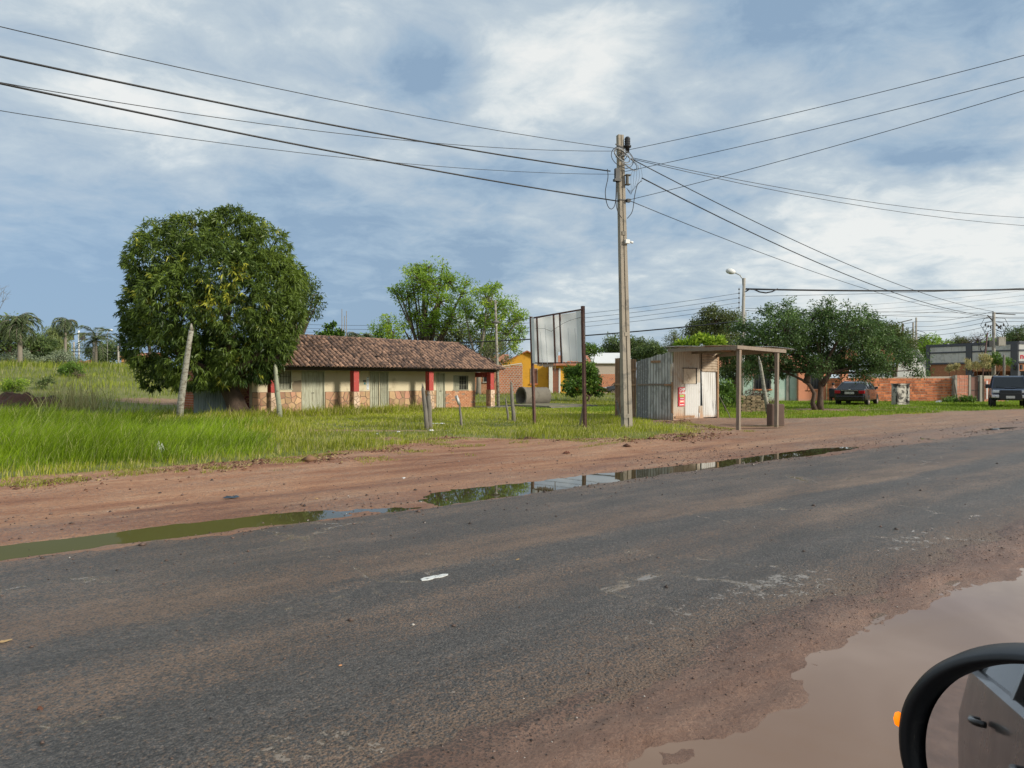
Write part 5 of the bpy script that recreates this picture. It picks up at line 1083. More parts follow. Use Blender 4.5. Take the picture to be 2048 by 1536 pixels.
t = logpost('thin slanted stake with a grey metal tube on its head', 923, 851, 919, 808, .10); b_ = gp(923, 851, .06); MB().tube([((919-923)/F*b_[1], 0, zz(808, b_[1])-.08), ((912-923)/F*b_[1], 0, zz(791, b_[1])-.06)], .055, 8).build('metal_tube', MATS['galvanized'], t)
logpost('thin black stake left of the taller stump near the concrete pipe', 1017, 840, 1011, 797, .085); logpost('tall split stump before the left billboard post', 1028, 842, 1022, 763, .14, m='grey_wood')
logpost('short grey stake beyond the billboard, left of the round bush', 1136, 797, 1135, 761, .12); logpost('dark stake leaning left beside the foot of the concrete power pole', 1241, 838, 1233, 803, .11)
logpost('long pale leaning wooden pole under the spreading tree', 1537, 828, 1518, 714, .17, 'lichen_trunk', 'leaning_pole', 'pole', n=10)
logpost('thin stick leaning left right of the kiosk', 1462, 836, 1440, 795, .04, name='stick', cat='stick')
logpost('twisted stake leaning on the orange block wall near its right end', 1916, 806, 1907, 756, .10)
logpost('black stump end beside the whitewashed log at the left', 352, 812, 347, 797, .10, 'dark_wood', 'stump', 'stump')
st_ = thing('wooden_stump', 'wide dark brown weathered stump board standing behind the right canopy post', 'stump', gp(1556, 850, .05)); st_.rotation_euler = (0, 0, .1)
MB().box(-.22, .26, .02, .42, -.1, .72).build('block', mat('brown_block', (.13, .085, .065), .9, .25, scale=4, bump=.5), st_, bevel=.04)
# concrete pipe
pc = gps(1058, 809); pipe = thing('concrete_pipe', 'large grey concrete pipe lying in the grass before the yellow house', 'pipe', (pc[0], pc[1], pc[2]-.06), R(34))
Mp = Matrix.Translation((0, 0, .56)) @ Matrix.Rotation(R(90), 4, 'Y')
MB().lathe([(.60, -.9), (.60, -.72), (.56, -.70), (.56, 1.0), (.46, 1.0), (.46, -.9), (.60, -.9)], 28, Mp @ Matrix.Translation((0, 0, .3))).build('shell', mat('pipe_concrete', (.17, .15, .12), .95, .2, scale=3, col2=(.13, .115, .09), s2=2.4, lo=.5, hi=.62, bump=.4), pipe)
# old floor slab in the grass right of the house
sl_ = thing('concrete_slab', 'low broken concrete floor slab in the grass behind the billboard', 'slab', (-10.15, 30.3, 0.02), HA)
MB().box(14.4, 18.6, -3.3, .6, -.1, .12).build('slab', MATS['concrete_dark'], sl_); MB().box(12.2, 14.38, -.6, .55, -.1, .10).build('slab', MATS['concrete_dark'], sl_); MB().box(14.6, 18.4, -3.0, .3, .121, .16).build('screed', mat('slab_top', (.24, .19, .14), .95, .3, scale=2, col2=(.16, .17, .07), s2=2.5, lo=.45, hi=.55, bump=.5), sl_)
# ================================================================== BACKGROUND BUILDINGS
mat('yellow_wall', (.72, .37, .035), .85, .1, scale=1.5, col2=(.50, .24, .03), s2=1, bump=.15, low=(.35, .22, .12), lowh=.3)
mat('mint_wall', (.42, .56, .47), .85, .08, scale=1.2, col2=(.52, .62, .54), s2=.8, bump=.15, low=(.40, .36, .27), lowh=.45)
mat('coral_wall', (.68, .28, .16), .85, .08, scale=1.2, bump=.15, low=(.45, .30, .22), lowh=.3)
mat('white_wall', (.70, .70, .67), .85, .08, scale=1.2, bump=.15)
mat('white_sheet_roof', (.74, .74, .72), .55, .05, scale=2, bump=.1)
mat('grey_frame', (.085, .09, .105), .6, .1, bump=.1)
mat('white_panel', (.60, .59, .56), .7, .06, scale=1.5, col2=(.46, .45, .42), s2=2, bump=.1)
mat('face_brick', (.42, .18, .09), .9, .25, scale=2, fine=9, finevar=.3, col2=(.50, .24, .13), s2=8, bump=.3, stretch=(1, 1, 4))
mat('brown_door', (.22, .085, .05), .7, .15, bump=.2, rand=.1); mat('glass_dark', (.02, .022, .024), .12, .1, bump=0)
mat('clay_far', (.42, .17, .09), .9, .3, scale=4, bump=.4)
def gable_house(label, px0, px1, Yd, z0, eave_z, ridge_z, depth, rz, m_wall, m_roof, name='house', cat='house', over=.3, along=True):
    """front wall from px0 to px1 at distance Yd; ridge parallel to the front (along) or pointing at the viewer"""
    x0 = (px0-CX)/F*Yd; x1 = (px1-CX)/F*Yd; L = (x1-x0)/math.cos(rz); t = thing(name, label, cat, (x0, Yd, z0), rz)
    e, g = eave_z-z0, ridge_z-z0
    if along:
        MB().box(0, L, 0, depth, -.3, e).build('wall', m_wall, t); rb = MB()
        for s, (ya, yb) in enumerate(((-over, depth/2), (depth+over, depth/2))):
            rb.add([(-over, ya, e-.05), (L+over, ya, e-.05), (L+over, yb, g), (-over, yb, g), (-over, ya, e+.03), (L+over, ya, e+.03), (L+over, yb, g+.08), (-over, yb, g+.08)], [(0, 1, 2, 3), (4, 5, 6, 7), (0, 1, 5, 4), (1, 2, 6, 5), (0, 3, 7, 4)])
        rb.build('roof', m_roof, t); MB().add([(0, 0, e), (0, depth, e), (0, depth/2, g), (L, 0, e), (L, depth, e), (L, depth/2, g)], [(0, 2, 1), (3, 4, 5)]).build('gable', m_wall, t)
    else:
        MB().add([(0, 0, -.3), (L, 0, -.3), (L, 0, e), (L/2, 0, g), (0, 0, e), (0, depth, -.3), (L, depth, -.3), (L, depth, e), (L/2, depth, g), (0, depth, e)], [(0, 1, 2, 3, 4), (9, 8, 7, 6, 5), (0, 4, 9, 5), (1, 6, 7, 2)]).build('wall', m_wall, t)
        rb = MB()
        for xa in (-over, L+over):
            za = e-(g-e)/(L/2)*over; rb.add([(xa, -over, za), (L/2, -over, g), (L/2, depth+over, g), (xa, depth+over, za), (xa, -over, za+.1), (L/2, -over, g+.1), (L/2, depth+over, g+.1), (xa, depth+over, za+.1)], [(0, 1, 2, 3), (4, 5, 6, 7), (0, 1, 5, 4), (0, 3, 7, 4)])
        rb.build('roof', m_roof, t)
    return t, L
def win(t, x0, x1, z0, z1, m='glass_dark', frame='concrete', y=-.01, bars=0, sill='hollow_block'):
    w = MB().box(x0-.05, x0, y-.03, y+.0, z0, z1).box(x1, x1+.05, y-.03, y+.0, z0, z1).box(x0-.05, x1+.05, y-.03, y, z1, z1+.05).build('window', MATS[frame], t)
    MB().box(x0, x1, y-.012, y-.002, z0, z1).build('pane', MATS[m], w); MB().box(x0-.1, x1+.1, y-.09, y, z0-.09, z0).build('sill', MATS[sill], w)
    for i in range(bars): x = x0+(x1-x0)*(i+.5)/bars; MB().beam((x, y-.05, z0), (x, y-.05, z1), .02).build('bar', MATS['dark_iron'], w)
# yellow house
Yy = 61; zb = .47
t, L = gable_house('yellow ochre house with brown door and gable behind the billboard', 1004, 1104, Yy, zb, zz(728, Yy), zz(703, Yy), 7, 0, MATS['yellow_wall'], MATS['clay_far'], along=False, over=.25)
win(t, (1062-1004)/F*Yy, (1074-1004)/F*Yy, zz(767, Yy)-zb, zz(738, Yy)-zb, m='brown_door', y=-.01)
t2 = thing('porch_house', 'orange yellow porch front with brown plank door just right of the yellow gable', 'house', at(1098, Yy-.6, zb))
MB().box(0, .28, 0, .5, -.3, 2.35).build('pilaster', MATS['white_wall'], t2); MB().box(.28, 3.6, .35, 5, -.3, 2.45).build('wall', MATS['yellow_wall'], t2)
dd = MB().box(.29, .33, .28, .35, 0, 2.15).box(.85, 1.0, .28, .35, 0, 2.15).build('door', MATS['white_wall'], t2)
for k in range(8): MB().box(.335, .845, .30, .348, .02+k*.265, .02+k*.265+.255).build('plank', MATS['brown_door'], dd)
MB().box(0, 2.4, -.7, .3, -.35, -.02).build('step', MATS['concrete'], t2); MB().add([(-.1, -.1, 2.4), (3.8, -.1, 2.4), (3.8, 5, 3.4), (-.1, 5, 3.4)], [(0, 1, 2, 3)]).box(-.1, 3.8, -.12, -.02, 2.36, 2.46).build('roof', MATS['clay_far'], t2)
# pierced block wall before the yellow house
def blockwall(label, px0, px1, Y0, Y1, z0, ztop0, ztop1, bw, bh, joint, seed, m='hollow_block', mort='mortar', thick=.15, name='brick_wall', miss=.0, cat='wall', off=True, jv=None, patchf=None):
    x0 = (px0-CX)/F*Y0; x1 = (px1-CX)/F*Y1; L = math.hypot(x1-x0, Y1-Y0); rz = math.atan2(Y1-Y0, x1-x0); t = thing(name, label, cat, (x0, Y0, z0), rz); r = random.Random(seed)
    zt = lambda x: ztop0+(ztop1-ztop0)*x/L
    MB().add([(0, .0, -.3), (L, .0, -.3), (L, .0, zt(L)), (0, .0, zt(0)), (0, thick, -.3), (L, thick, -.3), (L, thick, zt(L)), (0, thick, zt(0))], [(0, 1, 2, 3), (7, 6, 5, 4), (3, 2, 6, 7), (0, 3, 7, 4), (1, 5, 6, 2)]).build('mortar', MATS[mort], t)
    brs = []; k = 0; z = .04
    while z < max(ztop0, ztop1)-bh*.5:
        x = -(k % 2)*bw*.5*off
        while x < L:
            a, b_ = max(x, .01), min(x+bw-joint, L-.01)
            if b_-a > bw*.2 and z+bh*.9 < zt((a+b_)/2)+.02 and r.random() > miss and not (patchf and patchf(a, z)): brs.append((a, b_, z, z+bh-(jv or joint), r.uniform(.008, .022)))
            x += bw
        k += 1; z += bh
    return t, brs, L
def put_bricks(t, brs, m, kind=None, lim=300):
    for a, b_, z0, z1, d in brs[:lim]: MB().box(a, b_, -d, -.001, z0, z1).build('brick', m, t)
    if len(brs) > lim:
        mb = MB()
        for a, b_, z0, z1, d in brs[lim:]: mb.box(a, b_, -d, -.001, z0, z1)
        mb.build('brick', m, t, kind='stuff')
def stuff_bricks(t, brs, m):
    mb = MB()
    for a, b_, z0, z1, d in brs: mb.box(a, b_, -d, -.001, z0, z1)
    mb.build('brick', m, t, kind='stuff')
t, br, L = blockwall('checkered orange block wall in front of the yellow gable', 996, 1045, 57, 57, .42, zz(735, 57)-.42, zz(728, 57)-.42, .235, .145, .075, 3, jv=.05)
stuff_bricks(t, br, MATS['hollow_block']); MB().beam((-.3, -.05, zz(735, 57)-.40), (1.9, -.05, zz(728, 57)-.36), .12, .06).build('coping', MATS['white_wall'], t)
# white roofed house further right
t, L = gable_house('low house with bright white sheet roof behind the round bush', 1167, 1262, 76, .2, zz(726, 76), zz(705, 76), 6, 0, MATS['mortar'], MATS['white_sheet_roof'], over=.3)
mbb = MB(); r = random.Random(2)
for k in range(14):
    x = -(k % 2)*.12
    while x < 5.1:
        if x > .05: mbb.box(x, x+.2, -.02, -.001, .1+k*.14, .1+k*.14+.10)
        x += .25
mbb.build('brick', MATS['hollow_block'], t, kind='stuff')
for k in range(6): MB().box(4.75+k*.15, 4.89+k*.15, -.05, -.002, .2, 1.6).build('plank', MATS['grey_wood'], t)
# small far buildings seen under the right end of the tiled house
t, L = gable_house('dark brick hut seen through the porch at the right end of the tiled house', 950, 996, 56, .42, zz(738, 56), zz(726, 56), 4, 0, MATS['old_brick'], MATS['concrete_dark'], over=.2)
win(t, .7, 1.3, 1.05, 1.6, sill='concrete')
t, L = gable_house('far house with orange clay roof peeking out left of the yellow gable', 985, 1012, 80, .5, zz(722, 80), zz(708, 80), 6, 0, MATS['yellow_wall'], MATS['clay_far'], over=.3)
# mint and coral house
Ym = 51.5
t, L = gable_house('pale mint green house with barred window beyond the kiosk canopy', 1436, 1593, Ym, .0, 2.55, 3.7, 7, 0, MATS['mint_wall'], MATS['clay_far'], over=.35)
win(t, (1508-1436)/F*Ym, (1541-1436)/F*Ym, zz(778, Ym), zz(741, Ym), bars=6)
MB().box(L-.75, L-.55, -.06, -.001, -.2, 2.5).build('pilaster', MATS['concrete'], t); MB().box(L-.5, L+.1, -.10, .2, -.2, 2.55).build('pilaster', MATS['mint_wall'], t)
t, L = gable_house('coral orange house front adjoining the mint house, partly behind the spreading tree', 1597, 1653, Ym-.4, .0, 2.5, 3.4, 7, 0, MATS['coral_wall'], MATS['clay_far'], over=.3)
win(t, .75, 1.5, .95, 2.1, bars=4, frame='coral_wall', sill='coral_wall')
# long orange block wall with pillar
pil = lambda nm, lab, px, Yd, w, h, m, z0=0.0, cat='pillar': MB().box(-w/2, w/2, -w/2, w/2, -.2, h).box(-w/2-.05, w/2+.05, -w/2-.05, w/2+.05, h+.001, h+.09).build(nm, MATS[m], None, label=lab, cat=cat)
Yw = 50.0
t, br, L1 = blockwall('darker short stretch of block wall between the coral house and the salmon pillar', 1654, 1684, Yw+.9, Yw+.4, 0, 1.75, 1.75, .275, .19, .018, 5, mort='mortar_dark', jv=.03)
put_bricks(t, br, MATS['hollow_block'])
o = pil('gate_pillar', 'salmon painted gate pillar behind the black sedan', 1688, Yw+.3, .42, 2.25, 'coral_wall'); o.location = at(1688, Yw+.3)
t, br, LW = blockwall('long orange hollow block wall behind the black sedan and the white block', 1694, 1904, Yw+.3, Yw-.4, 0, 1.78, 1.86, .275, .19, .018, 6, mort='mortar', jv=.03)
put_bricks(t, sorted(br, key=lambda q: -q[0]), MATS['hollow_block'])
t = thing('wall_return', 'grey mortared end of the long orange block wall', 'wall', at(1904, Yw-.42)); MB().box(0, .32, -.05, .35, -.2, 1.86).build('render', MATS['concrete'], t)
Yp = 49.2
def panel(label, pxa, pxb, h, seed, mm='hollow_block'):
    t, br, L = blockwall(label, pxa, pxb, Yp, Yp, 0, h, h, .17, .115, .022, seed, jv=.02); put_bricks(t, br, MATS['pink_block'], 300)
    for x in (-.12, L): MB().box(x, x+.13, -.05, .2, -.2, h+.01).build('concrete_post', MATS['concrete'], t)
    MB().box(.01, L-.001, -.04, .1, h*.66, h*.66+.05).build('concrete_band', MATS['concrete'], t); return t
mat('pink_block', (.56, .23, .15), .9, .12, scale=5, col2=(.62, .30, .20), s2=3, bump=.3, rand=.15)
t, br, L = blockwall('square panel of pink ribbed blocks left of the wire gate', 1914, 1937, Yp, Yp, 0, 1.93, 1.93, .17, .24, .022, 7, jv=.03, off=False); put_bricks(t, br, MATS['pink_block'])
for x in (-.16, L): MB().box(x, x+.14, -.05, .2, -.2, 1.94).build('concrete_post', MATS['concrete'], t)
t, br, L = blockwall('panel of pink ribbed blocks right of the gate, behind the blue car', 1968, 2012, Yp, Yp, 0, 1.9, 1.9, .17, .24, .022, 8, jv=.03, off=False); put_bricks(t, br, MATS['pink_block'])
for x in (-.30, L*.52, L): MB().box(x, x+.15, -.05, .2, -.2, 1.93).build('concrete_post', MATS['concrete'], t)
MB().box(.12, .2, -.09, -.055, .3, 1.55).build('white_pipe', MATS['white_plastic'], t)
gt = thing('wire_gate', 'rusty sheet and mesh gate between the two pink block panels', 'gate', at(1941, Yp+.1))
MB().box(.02, .5, 0, .02, .05, 1.82).build('sheet', mat('gate_sheet', (.22, .11, .085), .8, .2, bump=.2), gt); MB().box(.52, .8, 0, .02, .05, 1.5).build('dark_sheet', MATS['grey_frame'], gt)
MB().beam((0, -.02, 0), (0, -.02, 1.85), .04).beam((.88, -.02, 0), (.88, -.02, 1.85), .04).beam((0, -.02, 1.85), (.88, -.02, 1.85), .04).beam((0, -.02, .9), (.88, -.02, .9), .03).build('gate_frame', MATS['dark_iron'], gt)
MB().box(.60, .70, -.05, -.02, .85, 1.05).build('latch', MATS['dark_iron'], gt)
# mottled white block
wb = thing('meter_pillar', 'whitewashed concrete block blotched with black mould on the right lawn', 'pillar', at(1806, 42.6, .05), .18)
m_mot = mat('mottled_white', (.56, .52, .45), .9, .15, scale=3, col2=(.05, .045, .04), s2=1.7, lo=.44, hi=.54, bump=.5, low=(.45, .42, .34), lowh=.3)
MB().box(-.38, .28, 0, .5, .22, 1.26).box(.281, .42, -.04, .52, -.1, 1.28).box(-.39, .27, -.03, .5, -.1, .21).box(-.40, .44, -.06, .54, 1.261, 1.33).build('block', m_mot, wb)
# white gabled house far right behind tree
t, L = gable_house('white gabled house half hidden by the right edge of the spreading tree', 1795, 1857, 72, .2, zz(733, 72), zz(690, 72), 9, 0, MATS['white_wall'], MATS['white_sheet_roof'], along=False, over=.2)
win(t, 1.5, 2.5, .6, 1.9, frame='white_wall', sill='white_wall')
# brick shop
Ys0, Ys1 = 65.0, 58.5; sx0, sx1 = (1853-CX)/F*Ys0, (2033-CX)/F*Ys1; sL = math.hypot(sx1-sx0, Ys1-Ys0); srz = math.atan2(Ys1-Ys0, sx1-sx0)
shop = thing('brick_shop', 'flat roofed brick shop with grey frames and white fascia at the right border', 'shop', (sx0, Ys0, 0), srz)
ST = 4.72; Z1, Z2, Z3 = 4.72, 4.28, 3.15
xm = sL*.50
MB().box(.02, xm, .05, 6, -.2, 3.05).box(xm, sL-.1, .05, .3, 2.35, 3.05).box(xm, sL-.1, 1.6, 6, -.2, 3.05).build('brick_face', MATS['face_brick'], shop)
for a, b_ in ((.31, xm-.25), (xm+.25, sL-.42)):
    for za, zb_ in ((Z3, 3.98), (4.12, 4.55)):
        n = 5; w_ = (b_-a)/n
        for i in range(n): MB().box(a+i*w_+.008, a+(i+1)*w_-.008, -.02, .05, za, zb_).build('fascia_panel', MATS['white_panel'], shop)
for x0, x1 in ((0, .30), (xm-.24, xm+.24), (sL-.41, sL+.15)): MB().box(x0, x1, -.10, .3, -.2, ST).build('pillar', MATS['grey_frame'], shop)
for z0, z1 in ((4.56, 4.74), (3.985, 4.115), (3.0, 3.145)): MB().box(.301, xm-.241, -.06, .06, z0, z1).box(xm+.241, sL-.411, -.06, .06, z0, z1).build('rail', MATS['grey_frame'], shop)
MB().box(-.05, sL+.2, .0, 7, ST+.005, ST+.09).build('roof', MATS['grey_frame'], shop)
MB().box(xm+.25, sL-.42, 1.2, 1.25, .2, 2.34).build('glass_front', MATS['glass_dark'], shop)
for k in range(5): x = xm+.5+k*1.1; MB().box(x, x+.06, 1.12, 1.19, .2, 2.34).build('mullion', MATS['white_panel'] if k == 3 else MATS['grey_frame'], shop)
for x in (xm+.0, sL-.05): MB().box(x-.08, x+.08, -.24, -.11, 2.45, 2.85).build('wall_lamp', bk, shop)
# the corner side with the sign
side = Matrix.Translation((sL+.15, 0, 0)) @ Matrix.Rotation(R(-2)-srz, 4, 'Z')
sd = thing('shop_front', 'sign fascia side of the brick shop with red lettering on white', 'shop front', (0, 0, 0)); sd.matrix_world = Matrix.Translation((sx0, Ys0, 0)) @ Matrix.Rotation(srz, 4, 'Z') @ side
MB().box(0, 7, .06, .3, 2.35, 3.05).box(0, 7, 1.6, 5, -.2, 3.05).build('brick_face', MATS['face_brick'], sd); MB().box(.02, 7, -.02, .06, 3.15, 3.98).box(.02, 7, -.02, .06, 4.12, 4.55).build('fascia', MATS['white_panel'], sd)
for z0, z1 in ((4.56, 4.74), (3.985, 4.115), (3.0, 3.145)): MB().box(.02, 7, -.06, .06, z0, z1).build('rail', MATS['grey_frame'], sd)
MB().box(.05, 7, 1.0, 1.05, .2, 2.34).build('glass_front', MATS['glass_dark'], sd)
text("ndy's", .62, TX(.10, -.03, 3.36), m_red, sd, name='sign_lettering', bold=.02); MB().box(.02, .16, -.25, -.12, 2.45, 2.85).build('wall_lamp', bk, sd)
logo = cpole('white slanted rod standing above the flat roof line of the brick shop', at(1903, 70), 5.2, .09, .09, m='white_plastic', lean=-.35, name='white_rod', cat='rod')
# ================================================================== LEFT FAR BACKGROUND
def Gz(px, Yd): x, y, _ = at(px, Yd); return float(gz(np.array(x), np.array(y)))
for px, y0, y1, Yd, lab in ((136, 738, 666, 92, 'white concrete pole under the taller far palm'), (148, 738, 684, 98, 'short thin concrete pole between two taller ones at the far left'), (158, 738, 661, 90, 'tallest white concrete pole at the far left'), (187, 738, 677, 88, 'concrete pole before the middle far palm'), (237, 737, 692, 86, 'concrete pole with blue painted foot left of the orange house')):
    z_ = Gz(px, Yd); t = cpole(lab, at(px, Yd, z_), zz(y1, Yd)-z_, .14, .10, m='white_wall' if px in (136, 158) else 'concrete')
    if px in (136, 158): MB().box(.25, .7, -.2, .2, 4.0 if px == 136 else 3.9, 4.8).build('transformer', MATS['dark_iron'], t)
    if px == 237: MB().tube([(0, 0, -.1), (0, 0, .9)], .24, 8).build('painted_foot', m_blue, t); MB().tube([(.1, 0, 2.8), (.35, 0, 4.8)], .12, 6).build('steel_mast', MATS['grey_frame'], t)
for i, (ya, yb_) in enumerate(((690, 688), (697, 696), (702, 703), (694, 699))):
    wire((at(60, 93)[0], 93, zz(ya, 93)), (at(330, 84)[0], 84, zz(yb_, 84)), .5, .03, ('uppermost', 'second', 'lowest', 'third')[i]+' of the dark wires strung between the far left poles', name='thin_wire', cat='wire')
t, L = gable_house('far orange house with red tiled roof left of the mango tree', 243, 292, 92, 2.2, zz(714, 92), zz(705, 92), 6, 0, mat('orange_wall', (.62, .32, .12), .9, .1), MATS['clay_far'], over=.3)
win(t, 1.2, 1.6, .6, 1.5, frame='white_wall', sill='white_wall'); MB().box(1.9, 2.2, -.02, -.005, 0, 1.9).build('doorway', MATS['dark_room'], t)
t, L = gable_house('white gable end with small red roof among the far left poles', 162, 178, 104, 2.4, zz(726, 104), zz(718, 104), 6, 0, MATS['white_wall'], MATS['clay_far'], over=.2)
t, L = gable_house('white shed seen under the left branches of the mango tree', 284, 302, 84, 2.0, zz(722, 84), zz(714, 84), 4, 0, MATS['white_wall'], MATS['concrete'], over=.1)
fn = thing('mesh_fence', 'dark wire mesh sports fence in the far left distance', 'fence', at(174, 89, 2.2)); fl = (242-174)/F*89
for k in range(13): MB().beam((k*fl/12, 0, 0), (k*fl/12, 0, 1.7), .06).build('fence_post', MATS['grey_frame'], fn)
mfm = MB()
for k in range(60): mfm.beam((k*fl/60, .02, 0), (k*fl/60, .02, 1.5), .022)
for k in range(6): mfm.beam((0, .02, .25*k+.1), (fl, .02, .25*k+.1), .03)
mfm.build('mesh', MATS['grey_frame'], fn, kind='stuff')
t = thing('street_lamp', 'small white street lamp head on a thin mast above the far fence', 'street lamp', at(215, 88, 2.2)); MB().tube([(0, 0, 0), (0, 0, 5.2), (.25, 0, 5.45)], .05, 6).build('mast', MATS['galvanized'], t); MB().lathe([(0, -.3), (.12, -.25), (.12, .25), (0, .3)], 8, Matrix.Translation((.35, 0, zz(660, 88)-2.2)) @ Matrix.Rotation(R(90), 4, 'Y')).build('lamp_head', MATS['white_plastic'], t)
rs = thing('red_sign', 'small round red sign in the far left field before the white gable', 'sign', at(162, 86, 2.2)); MB().lathe([(0, .05), (.38, .05), (.38, -.05), (0, -.05)], 14, Matrix.Translation((0, 0, zz(727, 86)-2.2)) @ Matrix.Rotation(R(90), 4, 'X')).build('disc', m_red, rs); MB().beam((0, .03, -.2), (0, .03, 1.3), .06).build('post', MATS['grey_frame'], rs)
# ================================================================== TREES AND BUSHES
def T(label, pxb, Yd, pts, m, seed, zb=None, bark='bark', cat='tree', name='tree', k=1.0, dyr=.8, **kw):
    """lobes given where they stand in the picture (px, py, radius px) at distance Yd"""
    z0 = Gz(pxb, Yd) if zb is None else zb; b_ = at(pxb, Yd, z0); r = random.Random(seed); s = Yd/F
    lobes = [((p-pxb)*s, r.uniform(-dyr, dyr)*q[0]*s if q else 0, zz(py, Yd)-z0, q[0]*s*k) for p, py, *q in pts]
    return tree(name, label, cat, b_, lobes, m, MATS[bark], seed=seed, **kw)
# tree behind the mango, to its right
T('dark tree peeking out behind the right side of the big mango', 588, 46, [(600, 590, 32), (580, 560, 30), (610, 570, 22), (618, 625, 18), (632, 610, 12), (590, 640, 22), (575, 610, 30), (627, 590, 14), (600, 620, 16)], lf_dark, 11, trunk_r=.22, fork=2.4, clumps=120, cr=.42, per=60, leaf=(.17, .07), twigs=.5)
T('pale leafed tree filling the gap behind the left of the mango', 300, 60, [(290, 580, 26), (282, 620, 22), (280, 660, 18), (300, 640, 30)], lf_olive, 12, trunk_r=.2, fork=1.5, clumps=60, cr=.6, per=60, leaf=(.22, .08))
# airy light green pair behind the roof
T('tall airy light green tree behind the middle of the tiled roof', 855, 58, [(850, 570, 46), (815, 590, 32), (890, 560, 36), (845, 545, 28), (880, 605, 42), (925, 590, 26), (800, 580, 18), (860, 535, 16), (830, 630, 30), (905, 640, 38), (820, 545, 16), (790, 582, 13), (862, 650, 34), (935, 565, 16), (885, 530, 11), (832, 528, 11), (805, 650, 16)],
  lf_light, 13, trunk_r=.30, fork=2.2, clumps=330, cr=.36, per=44, leaf=(.20, .075), shell=(.35, 1.05), twigs=.7, accents=.15, stems=3)
T('wide airy light green tree with pale forked trunk behind the right end of the roof', 956, 55, [(975, 600, 40), (1010, 620, 36), (960, 640, 36), (1035, 640, 26), (990, 575, 20), (1050, 628, 12), (1010, 665, 36), (1030, 690, 22), (930, 620, 24), (1045, 660, 14), (990, 640, 30), (985, 690, 30)],
  lf_light, 14, trunk_r=.20, fork=1.9, clumps=260, cr=.36, per=44, leaf=(.19, .072), shell=(.35, 1.05), twigs=.8, accents=.2, bark='bark_pale')
T('yellow green young tree behind the tiled roof left of the tall airy tree', 765, 52, [(760, 655, 22), (780, 640, 16), (748, 665, 16), (790, 665, 22), (770, 680, 26), (740, 680, 14)], lf_light, 15, trunk_r=.1, fork=1.6, clumps=90, cr=.32, per=36, leaf=(.17, .07), twigs=.8, accents=.4)
T('dark undergrowth thicket behind the ridge of the tiled house', 900, 64, [(840, 680, 26), (880, 670, 34), (920, 675, 36), (960, 690, 30), (810, 690, 18)], lf_olive, 16, trunk_r=.15, fork=1.0, clumps=130, cr=.6, per=55, leaf=(.22, .09), cat='thicket', name='thicket')
T('twiggy olive scrub behind the right hip of the tiled roof', 985, 50, [(980, 700, 26), (1000, 690, 20), (965, 712, 18), (1010, 715, 16)], lf_olive, 17, trunk_r=.07, fork=.8, clumps=90, cr=.35, per=22, leaf=(.14, .05), twigs=1, cat='shrub', name='shrub', bark='bark_pale')
T('papaya like plant with round leaf clusters above the left ridge', 668, 44, [(652, 668, 7), (655, 652, 7), (668, 648, 6), (662, 662, 7), (678, 662, 7), (640, 668, 5), (670, 672, 8), (684, 668, 5)], lf_bush, 18, trunk_r=.05, fork=2.5, clumps=34, cr=.15, per=26, leaf=(.17, .12), twigs=1, cat='plant', name='plant', shell=(.1, .9))
for i, (px, y1) in enumerate(((684, 618), (693, 622), (689, 632))): cpole(('leftmost and tallest', 'rightmost', 'shortest, middle')[i]+' of three bare thin stalks above the tiled roof', at(px, 44, .3), zz(y1, 44)-.3, .035, .02, m='bark_pale', name='bare_stalk', cat='stalk')
palm('small palm with drooping fronds just above the tiled ridge', at(718, 47, .4), zz(662, 47)-.9, .12, 14, 1.7, 21, droop=.9, up=.4)
# far left
palm('broad full palm at the far left edge of the field', at(40, 60, 2.2), zz(652, 60)-2.2, .20, 36, 2.1, 22, droop=.8, up=.6, lw=.8)
palm('taller slender palm with drooping crown at the far left', at(131, 76, 2.6), zz(647, 76)-2.6, .15, 24, 1.9, 23, droop=1.05, up=.6, lw=.8)
palm('dark spreading palm in the middle of the far left horizon', at(192, 86, 2.4), zz(680, 86)-2.4, .18, 15, 3.0, 24, droop=.55, up=.5, lw=.8)
T('dark dense tree at the left border behind the broad palm', 20, 66, [(8, 668, 34), (30, 690, 32), (60, 690, 30), (-10, 690, 40), (75, 700, 20), (20, 655, 22)], lf_dark, 25, trunk_r=.25, fork=1.0, clumps=150, cr=.7, per=60, leaf=(.26, .11))
T('weeping pale green willow like tree between the two far left palms', 105, 80, [(100, 675, 26), (85, 690, 22), (118, 690, 22), (105, 700, 26), (128, 705, 14)], lf_willow, 26, trunk_r=.2, fork=1.2, clumps=160, cr=.55, per=60, leaf=(.42, .06), droop=1.4)
T('mid green rounded tree at the foot of the weeping tree', 75, 70, [(72, 690, 20), (88, 705, 18), (62, 705, 16), (75, 715, 22)], lf_olive, 27, trunk_r=.15, fork=.8, clumps=90, cr=.55, per=55, leaf=(.22, .09))
T('dark round mango like tree behind the far mesh fence', 215, 95, [(222, 700, 18), (205, 708, 14), (238, 708, 12), (215, 715, 20), (190, 705, 12)], lf_dark, 28, trunk_r=.25, fork=1.0, clumps=110, cr=.7, per=50, leaf=(.3, .12), name='tree')
T('grey green flowering bush before the far left trees', 128, 62, [(120, 715, 20), (105, 722, 18), (140, 722, 16), (90, 728, 12), (150, 728, 12)], lf_grey, 29, trunk_r=.06, fork=.4, clumps=110, cr=.38, per=50, leaf=(.13, .06), cat='bush', name='bush')
T('silvery low bush at the far left under the broad palm', 45, 62, [(40, 712, 16), (60, 722, 16), (25, 722, 18), (78, 726, 12), (0, 725, 18)], lf_grey, 30, trunk_r=.06, fork=.4, clumps=100, cr=.4, per=45, leaf=(.13, .06), cat='bush', name='bush')
